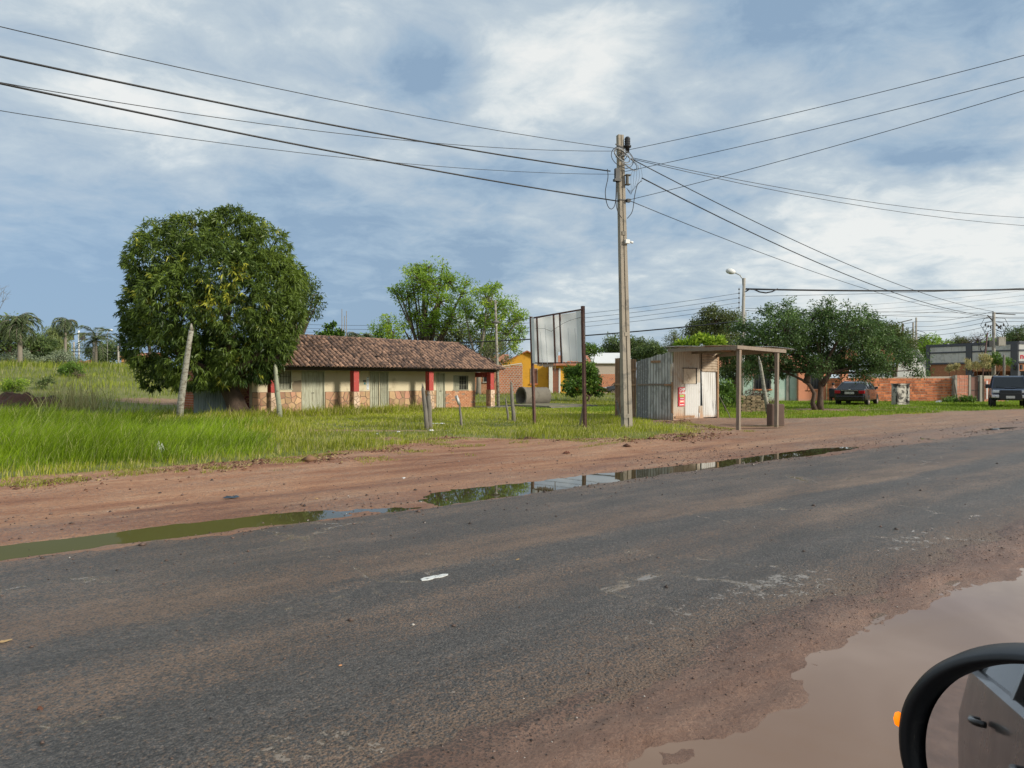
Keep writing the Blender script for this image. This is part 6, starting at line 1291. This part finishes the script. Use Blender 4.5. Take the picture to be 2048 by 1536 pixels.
T('dark green bush standing alone in the left field', 143, 50, [(138, 738, 14), (152, 735, 13), (145, 748, 16), (160, 748, 10), (130, 750, 9)], lf_bush, 31, trunk_r=.05, fork=.4, clumps=90, cr=.26, per=50, leaf=(.10, .05), cat='bush', name='bush')
T('brown dead weed stalks joined to the lone field bush', 160, 49, [(165, 750, 10), (160, 765, 12), (150, 772, 12), (140, 770, 10)], lf_brown, 32, trunk_r=.03, fork=.3, clumps=60, cr=.24, per=18, leaf=(.14, .02), cat='bush', name='dry_bush', shell=(.2, 1))
T('bright yellow clipped hedge in the far left distance', 225, 84, [(220, 733, 5), (227, 733, 5), (234, 733, 5)], lf_lime, 33, trunk_r=.04, fork=.2, clumps=26, cr=.22, per=40, leaf=(.12, .07), cat='hedge', name='hedge', flat=.6)
T('dark shrub before the far orange house', 262, 86, [(255, 728, 9), (264, 730, 8), (270, 724, 6)], lf_dark, 34, trunk_r=.05, fork=.3, clumps=40, cr=.35, per=40, leaf=(.16, .08), cat='bush', name='bush')
T('light green ferny weed on the left field near the red earth heap', 24, 40, [(20, 768, 10), (36, 765, 9), (8, 775, 9), (30, 776, 10), (50, 770, 6), (14, 784, 10)], lf_light, 35, trunk_r=.03, fork=.2, clumps=60, cr=.22, per=36, leaf=(.12, .04), cat='plant', name='weed_plant', accents=.4)
T('dark leafy vine clump trailing behind the red earth heap', 90, 42, [(85, 766, 7), (95, 760, 7), (80, 776, 6)], lf_dark, 36, trunk_r=.02, fork=.2, clumps=26, cr=.2, per=24, leaf=(.11, .06), cat='plant', name='vine_plant')
r_ = np.random.default_rng(44)
def straw_clump(label, px, py, w, h, n, seed):
    X_, Y_, zb = gps(px, py); Yd = Y_
    r = np.random.default_rng(seed); P = np.stack([r.normal(0, w*.3, n), r.normal(0, w*.3, n), np.zeros(n)], 1); t = thing('straw_clump', label, 'grass clump', (X_, Yd, zb))
    o = blades('straw', P, h, .03, lf_straw, r, 1.0, parent=t, wind=(.05, 0)); o['kind'] = 'thing'; return t
straw_clump('tall dry straw coloured grass clump in the left field', 150, 820, 2.2, 1.25, 200, 4)
# bare tree at the left border
bt = thing('bare_tree', 'leafless grey twig tree at the left border of the sky', 'tree', at(-48, 60, 1.6)); mb = MB(); rr2 = np.random.default_rng(8)
def grow(p, d, L, rad, dep):
    q = p+d*L; mb.tube([tuple(p), tuple(p+d*L*.5+rr2.normal(0, .04*L, 3)), tuple(q)], [rad, rad*.8, rad*.6], 5, caps=False)
    if dep == 0: return
    for k in range(3): dd = d+rr2.normal(0, .42, 3); dd[2] += .12; grow(q, dd/np.linalg.norm(dd), L*rr2.uniform(.62, .85), rad*.55, dep-1)
grow(np.array([0, 0, -.1]), np.array([0, 0, 1.0]), 2.6, .16, 5); mb.build('trunk', MATS['bark_pale'], bt)
# background band right of the billboard
T('dark rounded tree left of the concrete power pole, beyond the white roof', 1250, 92, [(1235, 690, 28), (1262, 692, 26), (1290, 695, 24), (1220, 700, 18), (1300, 705, 18), (1255, 705, 30)], lf_dark, 41, trunk_r=.3, fork=1.5, clumps=210, cr=.62, per=60, leaf=(.26, .11))
T('small green tree just right of the billboard post above the white roof', 1180, 70, [(1178, 695, 14), (1190, 700, 11), (1172, 708, 14)], lf_bush, 42, trunk_r=.1, fork=1.5, clumps=50, cr=.35, per=45, leaf=(.16, .09))
T('feathery olive tree right of the concrete power pole', 1350, 76, [(1345, 680, 20), (1370, 690, 20), (1335, 695, 20), (1320, 705, 16), (1360, 700, 24)], lf_olive, 43, trunk_r=.15, fork=1.2, clumps=160, cr=.42, per=40, leaf=(.18, .05))
T('tall dark brownish green tree behind the street light pole', 1425, 66, [(1430, 640, 34), (1400, 660, 30), (1450, 665, 34), (1415, 625, 16), (1385, 665, 16), (1460, 640, 20), (1430, 690, 34), (1480, 690, 26)], lf_olive, 44, trunk_r=.3, fork=2, clumps=260, cr=.55, per=60, leaf=(.2, .08))
T('yellow green broad leafed shrub just above the kiosk roof', 1410, 40, [(1375, 688, 7), (1392, 684, 8), (1404, 680, 7), (1420, 686, 7), (1440, 684, 7), (1362, 692, 7), (1385, 695, 9), (1425, 694, 9)], lf_light, 45, trunk_r=.06, fork=1.9, clumps=70, cr=.2, per=22, leaf=(.26, .11), cat='shrub', name='shrub', droop=-.5, accents=.4)
T('dark shrub behind the kiosk above its sloping side', 1290, 46, [(1285, 705, 14), (1310, 700, 14), (1330, 710, 16), (1270, 712, 10), (1345, 715, 12)], lf_dark, 46, trunk_r=.08, fork=1.4, clumps=80, cr=.35, per=50, leaf=(.15, .07), cat='shrub', name='shrub')
# the spreading tree on the right
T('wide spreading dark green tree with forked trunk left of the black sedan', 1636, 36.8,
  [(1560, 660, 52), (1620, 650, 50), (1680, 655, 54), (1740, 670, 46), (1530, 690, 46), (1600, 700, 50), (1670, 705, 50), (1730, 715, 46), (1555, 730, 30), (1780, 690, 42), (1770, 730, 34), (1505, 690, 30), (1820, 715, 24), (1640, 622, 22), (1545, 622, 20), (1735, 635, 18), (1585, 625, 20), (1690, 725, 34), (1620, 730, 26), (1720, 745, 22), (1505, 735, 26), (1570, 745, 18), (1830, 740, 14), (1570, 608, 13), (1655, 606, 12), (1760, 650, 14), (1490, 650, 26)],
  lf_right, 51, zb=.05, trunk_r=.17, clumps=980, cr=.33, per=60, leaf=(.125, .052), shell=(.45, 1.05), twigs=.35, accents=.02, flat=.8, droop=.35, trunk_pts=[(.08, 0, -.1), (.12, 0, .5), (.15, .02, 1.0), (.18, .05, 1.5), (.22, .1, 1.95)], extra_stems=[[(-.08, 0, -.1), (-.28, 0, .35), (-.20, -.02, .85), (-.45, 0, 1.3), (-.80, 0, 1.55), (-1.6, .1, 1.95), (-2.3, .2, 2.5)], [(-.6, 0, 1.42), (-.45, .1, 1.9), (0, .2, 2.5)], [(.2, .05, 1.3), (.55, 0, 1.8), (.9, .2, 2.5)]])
T('dense green tree mass between the mint house and the street light pole', 1470, 47, [(1455, 715, 24), (1475, 700, 28), (1470, 740, 24), (1500, 720, 28), (1450, 745, 16), (1485, 760, 14)], lf_dark, 52, trunk_r=.12, fork=.8, clumps=150, cr=.36, per=55, leaf=(.14, .06))
T('brighter green tree behind the right half of the spreading tree', 1790, 60, [(1775, 665, 26), (1800, 670, 26), (1790, 690, 34), (1760, 680, 26), (1815, 690, 22)], lf_olive, 53, trunk_r=.2, fork=1.6, clumps=160, cr=.5, per=60, leaf=(.18, .08))
T('round glossy bush tree in the grass between the billboard posts', 1176, 47.5, [(1165, 755, 34), (1150, 770, 26), (1185, 770, 24), (1170, 738, 20), (1145, 745, 18), (1190, 752, 16), (1195, 782, 12), (1140, 782, 14), (1178, 728, 9)], lf_bush, 54, trunk_r=.09, fork=.35, clumps=260, cr=.22, per=50, leaf=(.13, .075), accents=.12, lean=(.1, 0), name='bush_tree')
# scrub beside kiosk and along the walls
T('tall weeds and scrub right of the kiosk wall', 1450, 33, [(1445, 795, 14), (1460, 785, 14), (1452, 770, 12), (1470, 800, 12), (1440, 775, 10)], lf_bush, 55, trunk_r=.02, fork=.2, clumps=100, cr=.2, per=30, leaf=(.15, .035), cat='scrub', name='weed_scrub', zb=.05)
T('dry brown weeds around the small brick pile', 1525, 35, [(1525, 800, 10), (1515, 790, 8), (1540, 808, 8), (1500, 785, 8), (1530, 785, 8)], lf_brown, 56, trunk_r=.015, fork=.2, clumps=70, cr=.2, per=20, leaf=(.12, .03), cat='weeds', name='weed_scrub', zb=.05)
T('low weeds at the foot of the pink block panel', 1925, 46.5, [(1925, 797, 7), (1910, 800, 6), (1940, 798, 6), (1895, 800, 6)], lf_bush, 57, trunk_r=.02, fork=.1, clumps=50, cr=.18, per=26, leaf=(.16, .05), cat='weeds', name='weed_plant', zb=.0)
t = thing('brick_pile', 'small square stack of old mossy bricks between the kiosk canopy posts', 'brick pile', gp(1505, 826, .05)); r = random.Random(3); bp = MB()
for k in range(11):
    for i in range(5):
        x = -.55+i*.24+(k % 2)*.05+r.uniform(-.02, .02)
        if k > 7 and i > 3: continue
        bp_ = MB().box(x, x+.21, r.uniform(-.02, .03), .4, k*.075, k*.075+.064).build('brick', MATS['moss_brick'] if 'moss_brick' in MATS else mat('moss_brick', (.30, .22, .13), .95, .3, scale=6, col2=(.12, .12, .06), s2=4, bump=.6, rand=.3), t)
# treeline at the right horizon
for i, (px, py, rr3, m, lab, Yd) in enumerate([(1870, 688, 22, lf_light, 'bright green tree behind the left end of the brick shop', 95), (1890, 700, 20, lf_olive, 'olive tree low behind the left end of the brick shop', 93), (1915, 688, 20, lf_olive, 'dull green tree behind the shop right of the white rod', 110),
        (1950, 682, 22, lf_brown, 'brown leafless tree behind the middle of the brick shop', 108), (1925, 685, 14, lf_brown, 'smaller brown tree left of the bigger brown one behind the shop', 112), (2005, 685, 18, lf_dark, 'dark tree behind the shop right of the concrete pole', 118), (2030, 680, 20, lf_dark, 'dark tree above the right corner of the shop', 120), (2052, 668, 26, lf_dark, 'tall dark tree cut by the right border of the photo', 105), (1845, 690, 20, lf_olive, 'olive tree behind the paired concrete poles', 100), (1980, 690, 16, lf_light, 'lighter green tree top between the brown tree and the shop pole', 100)]):
    T(lab, px, Yd, [(px, py, rr3), (px-rr3*.8, py+8, rr3*.8), (px+rr3*.8, py+8, rr3*.8), (px, py+22, rr3*1.2)], m, 70+i, zb=0, trunk_r=.25, fork=2, clumps=110, cr=.62, per=45, leaf=(.28, .12) if m is not lf_brown else (.3, .03), name='tree')
for i, (px, y0, h_) in enumerate(((1899, 745, 10), (1912, 745, 15), (1934, 745, 22), (1954, 745, 18), (1965, 745, 34), (1972, 745, 32))):
    T(('leftmost', 'second', 'third', 'fourth', 'tall fifth', 'tallest rightmost')[i]+' dry cactus like plant on the brick wall top', px, 51.5, [(px, y0-h_*.4, h_*.2), (px, y0-h_*.75, h_*.22), (px+1, y0-h_*.95, h_*.16)], lf_straw, 85+i, zb=1.0, trunk_r=.02, fork=.8, clumps=22, cr=.12, per=14, leaf=(.22, .04), droop=-.8, cat='plant', name='dry_plant')
T('green citrus tree behind the wall beside the shop pole', 1985, 55, [(1990, 715, 12), (2000, 722, 13), (1980, 728, 10), (2012, 722, 9)], lf_bush, 95, zb=0, trunk_r=.06, fork=1.3, clumps=60, cr=.25, per=40, leaf=(.14, .07))
for i, (px, lab) in enumerate(((1210, 'distant dark tree low on the horizon between billboard and concrete power pole'), (1318, 'distant dark tree on the horizon just left of the feathery olive tree'), (655, 'distant dark tree low behind the left ridge of the tiled house'), (735, 'distant dark tree low behind the small palm above the ridge'))):
    T(lab, px, 150, [(px, 720, 16), (px+22, 724, 15), (px-22, 724, 15)], lf_dark, 200+i, zb=0, trunk_r=.3, fork=1.5, clumps=50, cr=1.2, per=70, leaf=(.6, .28), limbs=False)
# red earth heap and stones
heap(50, 808, 2.3, .75, 'dark red earth heap in the left field behind the tall grass', 12, m=mat('heap_red', (.11, .05, .032), .95, .4, scale=3, col2=(.07, .055, .03), s2=2, bump=.9, bscale=20, bdist=.06), dz=-.1, cat='soil heap')
s1 = MB(); s1.lathe([(0, .22), (.16, .18), (.26, .06), (.22, -.05), (0, -.06)], 9); o = s1.build('boulder', MATS['white_wall'], None, label='pale rounded stone at the foot of the long block wall', cat='stone'); o.location = at(1879, 47, .05); o.scale = (1.2, 1, .9)
# ================================================================== VEHICLES
m_cblack = mat('car_paint_black', (.006, .006, .007), .25, .05, bump=0, coat=.6, finevar=0, low=(.06, .045, .035), lowh=.5)
m_cblue = mat('car_paint_blue', (.008, .014, .038), .3, .05, bump=0, coat=.5, finevar=0)
m_cgrey = mat('car_paint_grey', (.03, .033, .038), .3, .05, bump=0, coat=.5, finevar=0)
m_glass = mat('car_glass', (.012, .014, .016), .06, .0, bump=0, finevar=0); m_tyre = mat('tyre_rubber', (.02, .019, .018), .85, .2, low=(.10, .07, .05), lowh=.25)
m_rim = mat('alloy_rim', (.34, .28, .23), .45, .15, metal=.5, bump=0); m_tail = mat('tail_light', (.40, .005, .012), .15, .1, bump=0); m_head = mat('head_light', (.62, .64, .66), .1, .1, bump=0, metal=.3)
m_chrome = mat('chrome', (.62, .62, .62), .18, .05, bump=0, metal=.9); m_plate = mat('number_plate', (.60, .58, .54), .5, .1, bump=0, col2=(.2, .2, .22), s2=30, lo=.55, hi=.6)
def wheel(parent, x, y, r, w, side, rim=.66):
    M = Matrix.Translation((x, y, r)) @ Matrix.Rotation(R(-90*side), 4, 'X')
    wobj = MB().lathe([(r*rim, -w/2), (r*.93, -w/2), (r, -w*.33), (r, w*.33), (r*.93, w/2), (r*rim, w/2), (r*rim, w*.2)], 24, M).build('wheel', m_tyre, parent)
    rb = MB(); rb.lathe([(r*rim, w*.45), (r*(rim-.05), w*.42), (r*(rim-.07), w*.15)], 24, M); rb.lathe([(r*.16, w*.35), (0, w*.36)], 12, M)
    for k in range(7): a = 6.283*k/7; rb.add([M @ Vector(p) for p in [(math.cos(a+d)*q, math.sin(a+d)*q, h) for q, d, h in ((r*.12, -.5, w*.34), (r*.12, .5, w*.34), (r*(rim-.04), .14, w*.38), (r*(rim-.04), -.14, w*.38))]], [(0, 1, 2, 3)])
    rb.build('rim', m_rim, wobj); MB().lathe([(r*(rim-.02), w*.12), (0, w*.12)], 20, M).build('hub_shadow', MATS['black_plastic'], wobj)
def car_body(name, parent, st, m, mg):
    """st: stations (x, sill z, belt z, belt half width, roof z, roof half width, shoulder half width at mid body)"""
    mb = MB(); mb.smooth = True; ring = []
    for x, zs, zb_, wb_, zr, wr_, wm in st:
        ring.append([(x, s*w, z) for s, pts in ((1, 1), (-1, 1)) for w, z in ([(0, zs), (wm*.86, zs), (wm, zs+.12), (wm*1.0, (zs+zb_)*.52), (wb_, zb_-.02), (wb_*.97, zb_), (0, zb_+.001)])])
    vs_ = []; 
    for rg_ in ring: vs_ += rg_[:7]+rg_[7:]
    fs = []
    for i in range(len(st)-1):
        a, b_ = i*14, (i+1)*14
        for k in range(6): fs.append((a+k, a+k+1, b_+k+1, b_+k)); fs.append((a+7+k+1, a+7+k, b_+7+k, b_+7+k+1))
    for i, s in ((0, 1), (len(st)-1, -1)):
        a = i*14; fs.append(tuple([a+k for k in range(7)]+[a+7+k for k in range(6, 0, -1)])[::s])
    mb.add(vs_, fs); o = mb.build(name, m, parent); md = o.modifiers.new('split', 'EDGE_SPLIT'); md.split_angle = R(35); return o
def cabin(parent, pts, w0, w1, m_roof, pillar_x):
    """pts: (x,z) outline of the glasshouse from rear belt over the roof to the front belt; w0 belt half width, w1 roof half width"""
    zb_ = pts[0][1]; zr = max(p[1] for p in pts); wf = lambda z: w0+(w1-w0)*(z-zb_)/(zr-zb_)
    n = len(pts); mb = MB()
    top = [(x, wf(z), z) for x, z in pts]+[(x, -wf(z), z) for x, z in pts]
    ri = [i for i in range(n-1) if pts[i][1] > zr-.09 and pts[i+1][1] > zr-.09]
    gl = MB(); gl.add(top, [(i, i+1, n+i+1, n+i) for i in range(n-1) if i not in ri]+[tuple(range(n))[::-1], tuple(range(n, 2*n))]); gl.build('window_glass', m_glass, parent)
    rf_ = MB(); rf_.add([(x, y*1.0, z+.004) for x, y, z in top], [(i, i+1, n+i+1, n+i) for i in ri])
    for s in (1, -1):
        for i in range(n-1): a, b_ = pts[i], pts[i+1]; rf_.beam((a[0], s*(wf(a[1])+.004), a[1]), (b_[0], s*(wf(b_[1])+.004), b_[1]), .055, .05)
        for px_ in pillar_x:
            zt = np.interp(px_, [p[0] for p in pts], [p[1] for p in pts]) if pts[0][0] < pts[-1][0] else np.interp(px_, [p[0] for p in pts][::-1], [p[1] for p in pts][::-1]); rf_.beam((px_, s*(wf(zb_)+.004), zb_), (px_, s*(wf(zt)+.004), zt), .06, .05)
    rf_.build('roof', m_roof, parent)
# black sedan, seen from behind
ha = math.atan2(.80, .60); rc = Vector((20.15, 42.4))
sed = thing('parked_car', 'black sedan seen from behind, parked on the grass before the orange block wall', 'car', (rc.x, rc.y, .06), ha)   # x forward, origin at rear bumper centre
SC = 1.02
stn = [(0.0, .34, .92, .70, 0, 0, .74), (.08, .27, 1.00, .80, 0, 0, .85), (.5, .25, 1.03, .84, 0, 0, .90), (1.2, .24, 1.0, .86, 0, 0, .91), (2.4, .23, .96, .86, 0, 0, .91), (3.2, .24, .93, .84, 0, 0, .90), (4.0, .24, .84, .78, 0, 0, .88), (4.4, .26, .72, .68, 0, 0, .80), (4.55, .34, .60, .55, 0, 0, .66)]
car_body('body', sed, stn, m_cblack, None); cabin(sed, [(.55, 1.02), (1.15, 1.36), (1.6, 1.45), (2.4, 1.46), (2.85, 1.36), (3.45, .95)], .80, .58, m_cblack, (1.25, 2.2))
for x, s in ((.9, 1), (.9, -1), (3.62, 1), (3.62, -1)): wheel(sed, x, s*.80, .33, .22, s)
for s in (1, -1): MB().box(-.015, .16, min(s*.50, s*.83), max(s*.50, s*.83), .73, .92).build('tail_light', m_tail, sed, bevel=.02)
MB().box(-.03, .0, -.48, .48, .905, .94).build('chrome_strip', m_chrome, sed); MB().box(-.025, .0, -.26, .26, .70, .84).build('number_plate', m_plate, sed); MB().box(-.04, .1, -.78, .78, .33, .60).build('bumper', m_cblack, sed, bevel=.04)
MB().tube([(-.035, 0, .955), (-.035, 0, .99)], .06, 10).build('badge', m_chrome, sed); MB().box(3.0, 3.12, -1.02, -.86, 1.0, 1.12).build('door_mirror', m_cblack, sed, bevel=.03); MB().box(3.0, 3.12, .86, 1.02, 1.0, 1.12).build('door_mirror', m_cblack, sed, bevel=.03)
# blue off-road wagon, seen from the front
fc_ = at(2021, 38.6, .04); ha = math.atan2(-38.6, -fc_[0])+R(3)
suv = thing('parked_car', 'dark blue off-road wagon facing the camera on the grass at the right border', 'car', fc_, ha)   # x forward, origin at the front bumper
stn = [(-4.4, .55, 1.05, .80, 0, 0, .84), (-4.3, .45, 1.10, .82, 0, 0, .87), (-2.6, .42, 1.10, .84, 0, 0, .88), (-1.3, .42, 1.10, .84, 0, 0, .88), (-.5, .44, 1.08, .80, 0, 0, .87), (-.12, .50, 1.02, .74, 0, 0, .84), (0, .55, .92, .70, 0, 0, .80)]
car_body('body', suv, stn, m_cblue, None); cabin(suv, [(-4.25, 1.08), (-4.15, 1.72), (-3.6, 1.80), (-2.1, 1.80), (-1.85, 1.72), (-1.15, 1.10)], .80, .66, m_cblue, (-3.1, -2.2))
for x, s in ((-.72, 1), (-.72, -1), (-3.5, 1), (-3.5, -1)): wheel(suv, x, s*.76, .37, .26, s, .6)
blk = MATS['black_plastic']
MB().box(-.06, .10, -.50, .50, .48, .86).build('front_guard', blk, suv, bevel=.03); MB().box(-.1, .03, -.46, .46, .87, 1.0).build('grille', blk, suv)
for k in range(3): MB().box(.03, .045, -.44, .44, .885+k*.04, .90+k*.04).build('grille_bar', m_cgrey, suv)
for s in (1, -1):
    MB().box(-.12, .035, min(s*.50, s*.80), max(s*.50, s*.80), .86, 1.0).build('headlight', m_head, suv, bevel=.02); b_ = MB().box(-.1, .09, min(s*.505, s*.86), max(s*.505, s*.86), .58, .76).build('bumper_corner', m_chrome, suv, bevel=.03)
    MB().lathe([(.05, 0), (.04, .02), (0, .02)], 12, Matrix.Translation((.09, s*.66, .67)) @ Matrix.Rotation(R(90), 4, 'Y')).build('fog_lamp', m_head, b_)
    MB().box(-1.45, -1.3, min(s*.88, s*1.10), max(s*.88, s*1.10), 1.10, 1.33).build('door_mirror', blk, suv, bevel=.03)
MB().box(.10, .115, -.2, .2, .56, .70).build('number_plate', m_plate, suv); MB().box(-.9, -.55, -.25, .25, 1.085, 1.15).build('bonnet_scoop', m_cblue, suv, bevel=.02); MB().box(-.56, -.54, -.2, .2, 1.095, 1.135).build('scoop_mouth', blk, suv)
for s in (-.1, .6): MB().beam((-1.12, s, 1.13), (-1.2, s-.5, 1.2), .02).build('wiper', blk, suv)
# grey wagon behind the pole
fc_ = at(1207, 66.5, .12)
van = thing('parked_car', 'dark grey wagon half hidden by the concrete power pole and the rusty fence', 'car', fc_, math.pi)
stn = [(-4.3, .45, .98, .78, 0, 0, .84), (-4.2, .32, 1.05, .82, 0, 0, .87), (-1.4, .30, 1.02, .84, 0, 0, .88), (-.6, .32, .92, .80, 0, 0, .86), (-.15, .36, .80, .70, 0, 0, .80), (0, .42, .66, .62, 0, 0, .72)]
car_body('body', van, stn, m_cgrey, None); cabin(van, [(-4.2, 1.02), (-4.0, 1.58), (-3.4, 1.66), (-1.9, 1.64), (-1.5, 1.5), (-.85, .98)], .80, .64, m_cgrey, (-3.2, -2.2))
for x, s in ((-.85, 1), (-.85, -1), (-3.5, 1), (-3.5, -1)): wheel(van, x, s*.79, .34, .22, s)
for s in (1, -1): MB().box(-.2, .0, min(s*.45, s*.74), max(s*.45, s*.74), .68, .82).build('headlight', m_head, van, bevel=.03)
# ================================================================== SEATED PERSON
pb = at(1666, 48.3, .08)
per = thing('person', 'person in dark clothes sitting on a chair beside the black sedan', 'person', pb, R(60))
def skinned(name, verts, edges, rad, m, parent, sub=2):
    me = bpy.data.meshes.new(name); me.from_pydata(verts, edges, []); me.materials.append(m); o = link(bpy.data.objects.new(name, me), parent); sm_ = o.modifiers.new('skin', 'SKIN'); sm_.use_smooth_shade = True
    for i, v_ in enumerate(me.skin_vertices[0].data): q = rad[i]; v_.radius = q if isinstance(q, tuple) else (q, q); v_.use_root = (i == 0)
    o.modifiers.new('sub', 'SUBSURF').levels = sub; o.modifiers['sub'].render_levels = sub; return o
m_skin = mat('skin', (.42, .20, .13), .6, .08, bump=0); m_dark_cl = mat('dark_clothes', (.018, .02, .03), .9, .2); m_hair = mat('hair', (.012, .009, .008), .6, .1)
V = [(0, 0, .48), (0, 0, .66), (0.02, 0, .86), (.03, 0, .98), (.05, 0, 1.08), (.06, 0, 1.19), (.07, 0, 1.27),
     (.05, .10, .47), (.42, .13, .50), (.46, .14, .26), (.44, .14, .05), (.56, .15, .02), (.05, -.10, .47), (.40, -.16, .50), (.38, -.17, .26), (.34, -.17, .05), (.46, -.18, .02),
     (.02, .18, .93), (.08, .24, .72), (.28, .16, .62), (.36, .13, .63), (.02, -.18, .93), (.10, -.25, .72), (.32, -.16, .70), (.38, -.12, .74)]
Eg = [(0, 1), (1, 2), (2, 3), (3, 4), (4, 5), (5, 6), (0, 7), (7, 8), (8, 9), (9, 10), (10, 11), (0, 12), (12, 13), (13, 14), (14, 15), (15, 16), (3, 17), (17, 18), (18, 19), (19, 20), (3, 21), (21, 22), (22, 23), (23, 24)]
Rd = [(.13, .16), (.12, .15), (.12, .17), (.09, .13), .055, (.09, .08), .07, .10, .075, .055, .045, .035, .10, .075, .055, .045, .035, .06, .05, .04, .03, .06, .05, .04, .03]
body = skinned('body', V, Eg, Rd, m_skin, per)
shirt = skinned('shirt', [V[1], V[2], V[3], V[17], V[21], V[18], V[22]], [(0, 1), (1, 2), (2, 3), (2, 4), (3, 5), (4, 6)], [(.14, .17), (.135, .19), (.11, .15), .075, .075, .06, .06], m_dark_cl, per)
trous = skinned('trousers', [V[0], V[7], V[8], V[9], V[10], V[12], V[13], V[14], V[15]], [(0, 1), (1, 2), (2, 3), (3, 4), (0, 5), (5, 6), (6, 7), (7, 8)], [(.15, .18), .115, .09, .072, .06, .115, .09, .072, .06], m_dark_cl, per)
hr = MB(); hr.lathe([(0, .10), (.06, .085), (.095, .04), (.10, -.02), (.09, -.06)], 14, Matrix.Translation((.045, 0, 1.25)) @ Matrix.Rotation(R(-14), 4, 'Y')); hr.build('hair', m_hair, per)
MB().box(.145, .165, -.012, .012, 1.18, 1.215).build('nose', m_skin, per)
chair = thing('chair', 'dark chair under the seated person beside the black sedan', 'chair', pb, R(60)); MB().box(-.2, .24, -.22, .22, .36, .40).build('seat', blk, chair); MB().box(-.24, -.2, -.22, .22, .40, .85).build('backrest', blk, chair)
for x in (-.18, .2):
    for y in (-.2, .2): MB().beam((x, y, 0), (x, y, .36), .03).build('leg', blk, chair)
# ================================================================== OWN CAR WITH DOOR MIRROR (local x = u, y = v, from under the camera)
own = thing('car', 'dark grey car in the foreground, only its black door mirror in view', 'car', (*W(-.6, -.95), 0.0), UA)
OX, OY = .6, .95       # local = (u+.6, v+.95)
m_own = mat('own_paint', (.065, .055, .048), .3, .05, bump=0, coat=.5, metal=.4, finevar=0)
stn = [(-2.6, .5, 1.02, .80, 0, 0, .84), (-2.3, .36, 1.05, .82, 0, 0, .86), (-.5, .34, 1.03, .83, 0, 0, .86), (.9, .34, 1.0, .83, 0, 0, .86), (1.6, .36, .98, .80, 0, 0, .85), (2.4, .42, .86, .7, 0, 0, .78)]
car_body('body', own, stn, m_own, None); cabin(own, [(-2.5, 1.02), (-2.2, 1.45), (-1.6, 1.60), (.2, 1.60), (.5, 1.50), (1.35, .99)], .78, .60, m_own, (-1.2, -.1))
for x, s in ((-1.7, 1), (-1.7, -1), (1.55, 1), (1.55, -1)): wheel(own, x, s*.76, .33, .22, s)
for x in (-.45, -1.5): MB().tube([(x-.11, .862, .88), (x-.09, .895, .882), (x, .905, .885), (x+.07, .895, .888), (x+.09, .862, .89)], .014, 8).build('door_handle', m_own, own)
MB().box(-2.0, .9, .852, .868, .42, .50).build('side_moulding', blk, own)
# mirror: outline in the y-z plane, rounded; rim at x=.85
u_m, vc, zc = .845, .205, 1.199; hw, hh_ = .150, .130
def outline(sw, sh, n=96, ox=0, oz=0):
    out = []
    for i in range(n):
        a = 6.283185*i/n; c_, s_ = math.cos(a), math.sin(a); p_ = 2.15
        rr4 = (abs(c_)**p_+abs(s_)**p_)**(-1/p_); y = c_*rr4*sw; z = s_*rr4*sh
        z -= .10*(y/sw)*sh*(.25+.35*s_)      # the outer top corner falls away
        out.append((y+ox, z+oz))
    return out
mr = MB(); mr.smooth = True; n = 96
prof = [(0.034, .80, .86), (.026, .81, .87), (.012, .835, .895), (-.002, .885, .93), (-.006, .94, .965), (.004, .985, .985), (.020, 1.0, 1.0), (.05, .99, .985), (.09, .90, .89), (.12, .70, .68), (.135, .35, .34), (.138, .02, .02)]
vs_ = []
for dx, a_, b_ in prof: vs_ += [(u_m+dx+OX, y+vc+OY, z+zc) for y, z in outline(hw*a_, hh_*b_, n)]
mr.add(vs_, [(i*n+k, i*n+(k+1) % n, (i+1)*n+(k+1) % n, (i+1)*n+k) for i in range(len(prof)-1) for k in range(n)])
mirror = mr.build('door_mirror', mat('mirror_housing', (.010, .010, .011), .40, .2, bump=.12, bscale=400, bdist=.001, col2=(.045, .04, .036), s2=60, lo=.60, hi=.75), own)
MB().beam((u_m+.06+OX, -.10+OY, 1.05), (u_m+.05+OX, .12+OY, 1.12), .07, .05).build('mirror_arm', MATS['mirror_housing'], own)
m_mir = bpy.data.materials.new('mirror_silver'); m_mir.use_nodes = True; b_ = m_mir.node_tree.nodes['Principled BSDF']; b_.inputs['Base Color'].default_value = (.66, .67, .68, 1); b_.inputs['Metallic'].default_value = 1; b_.inputs['Roughness'].default_value = .015
yaw, tilt = R(12.1), R(7.7)
g2 = MB(); pts = outline(hw*.82, hh_*.875, n); Mg = Matrix.Translation((u_m+.033+OX, vc+OY, zc)) @ Matrix.Rotation(yaw, 4, 'Z') @ Matrix.Rotation(tilt, 4, 'Y')
g2.add([Mg @ Vector((0, y, z)) for y, z in pts], [tuple(range(n))]); g2.build('mirror_glass', m_mir, mirror)
m_amber = bpy.data.materials.new('indicator_amber'); m_amber.use_nodes = True; b_ = m_amber.node_tree.nodes['Principled BSDF']; b_.inputs['Base Color'].default_value = (1, .3, .02, 1); b_.inputs['Emission Color'].default_value = (1, .20, .0, 1); b_.inputs['Emission Strength'].default_value = 0.75
il = MB(); il.smooth = True; il.lathe([(0, .009), (.004, .0065), (.0055, 0), (.004, -.0065), (0, -.009)], 12, Matrix.Translation((u_m+.014+OX, vc+hw*1.0+OY+.002, zc+.010))); il.build('indicator_lamp', m_amber, mirror)
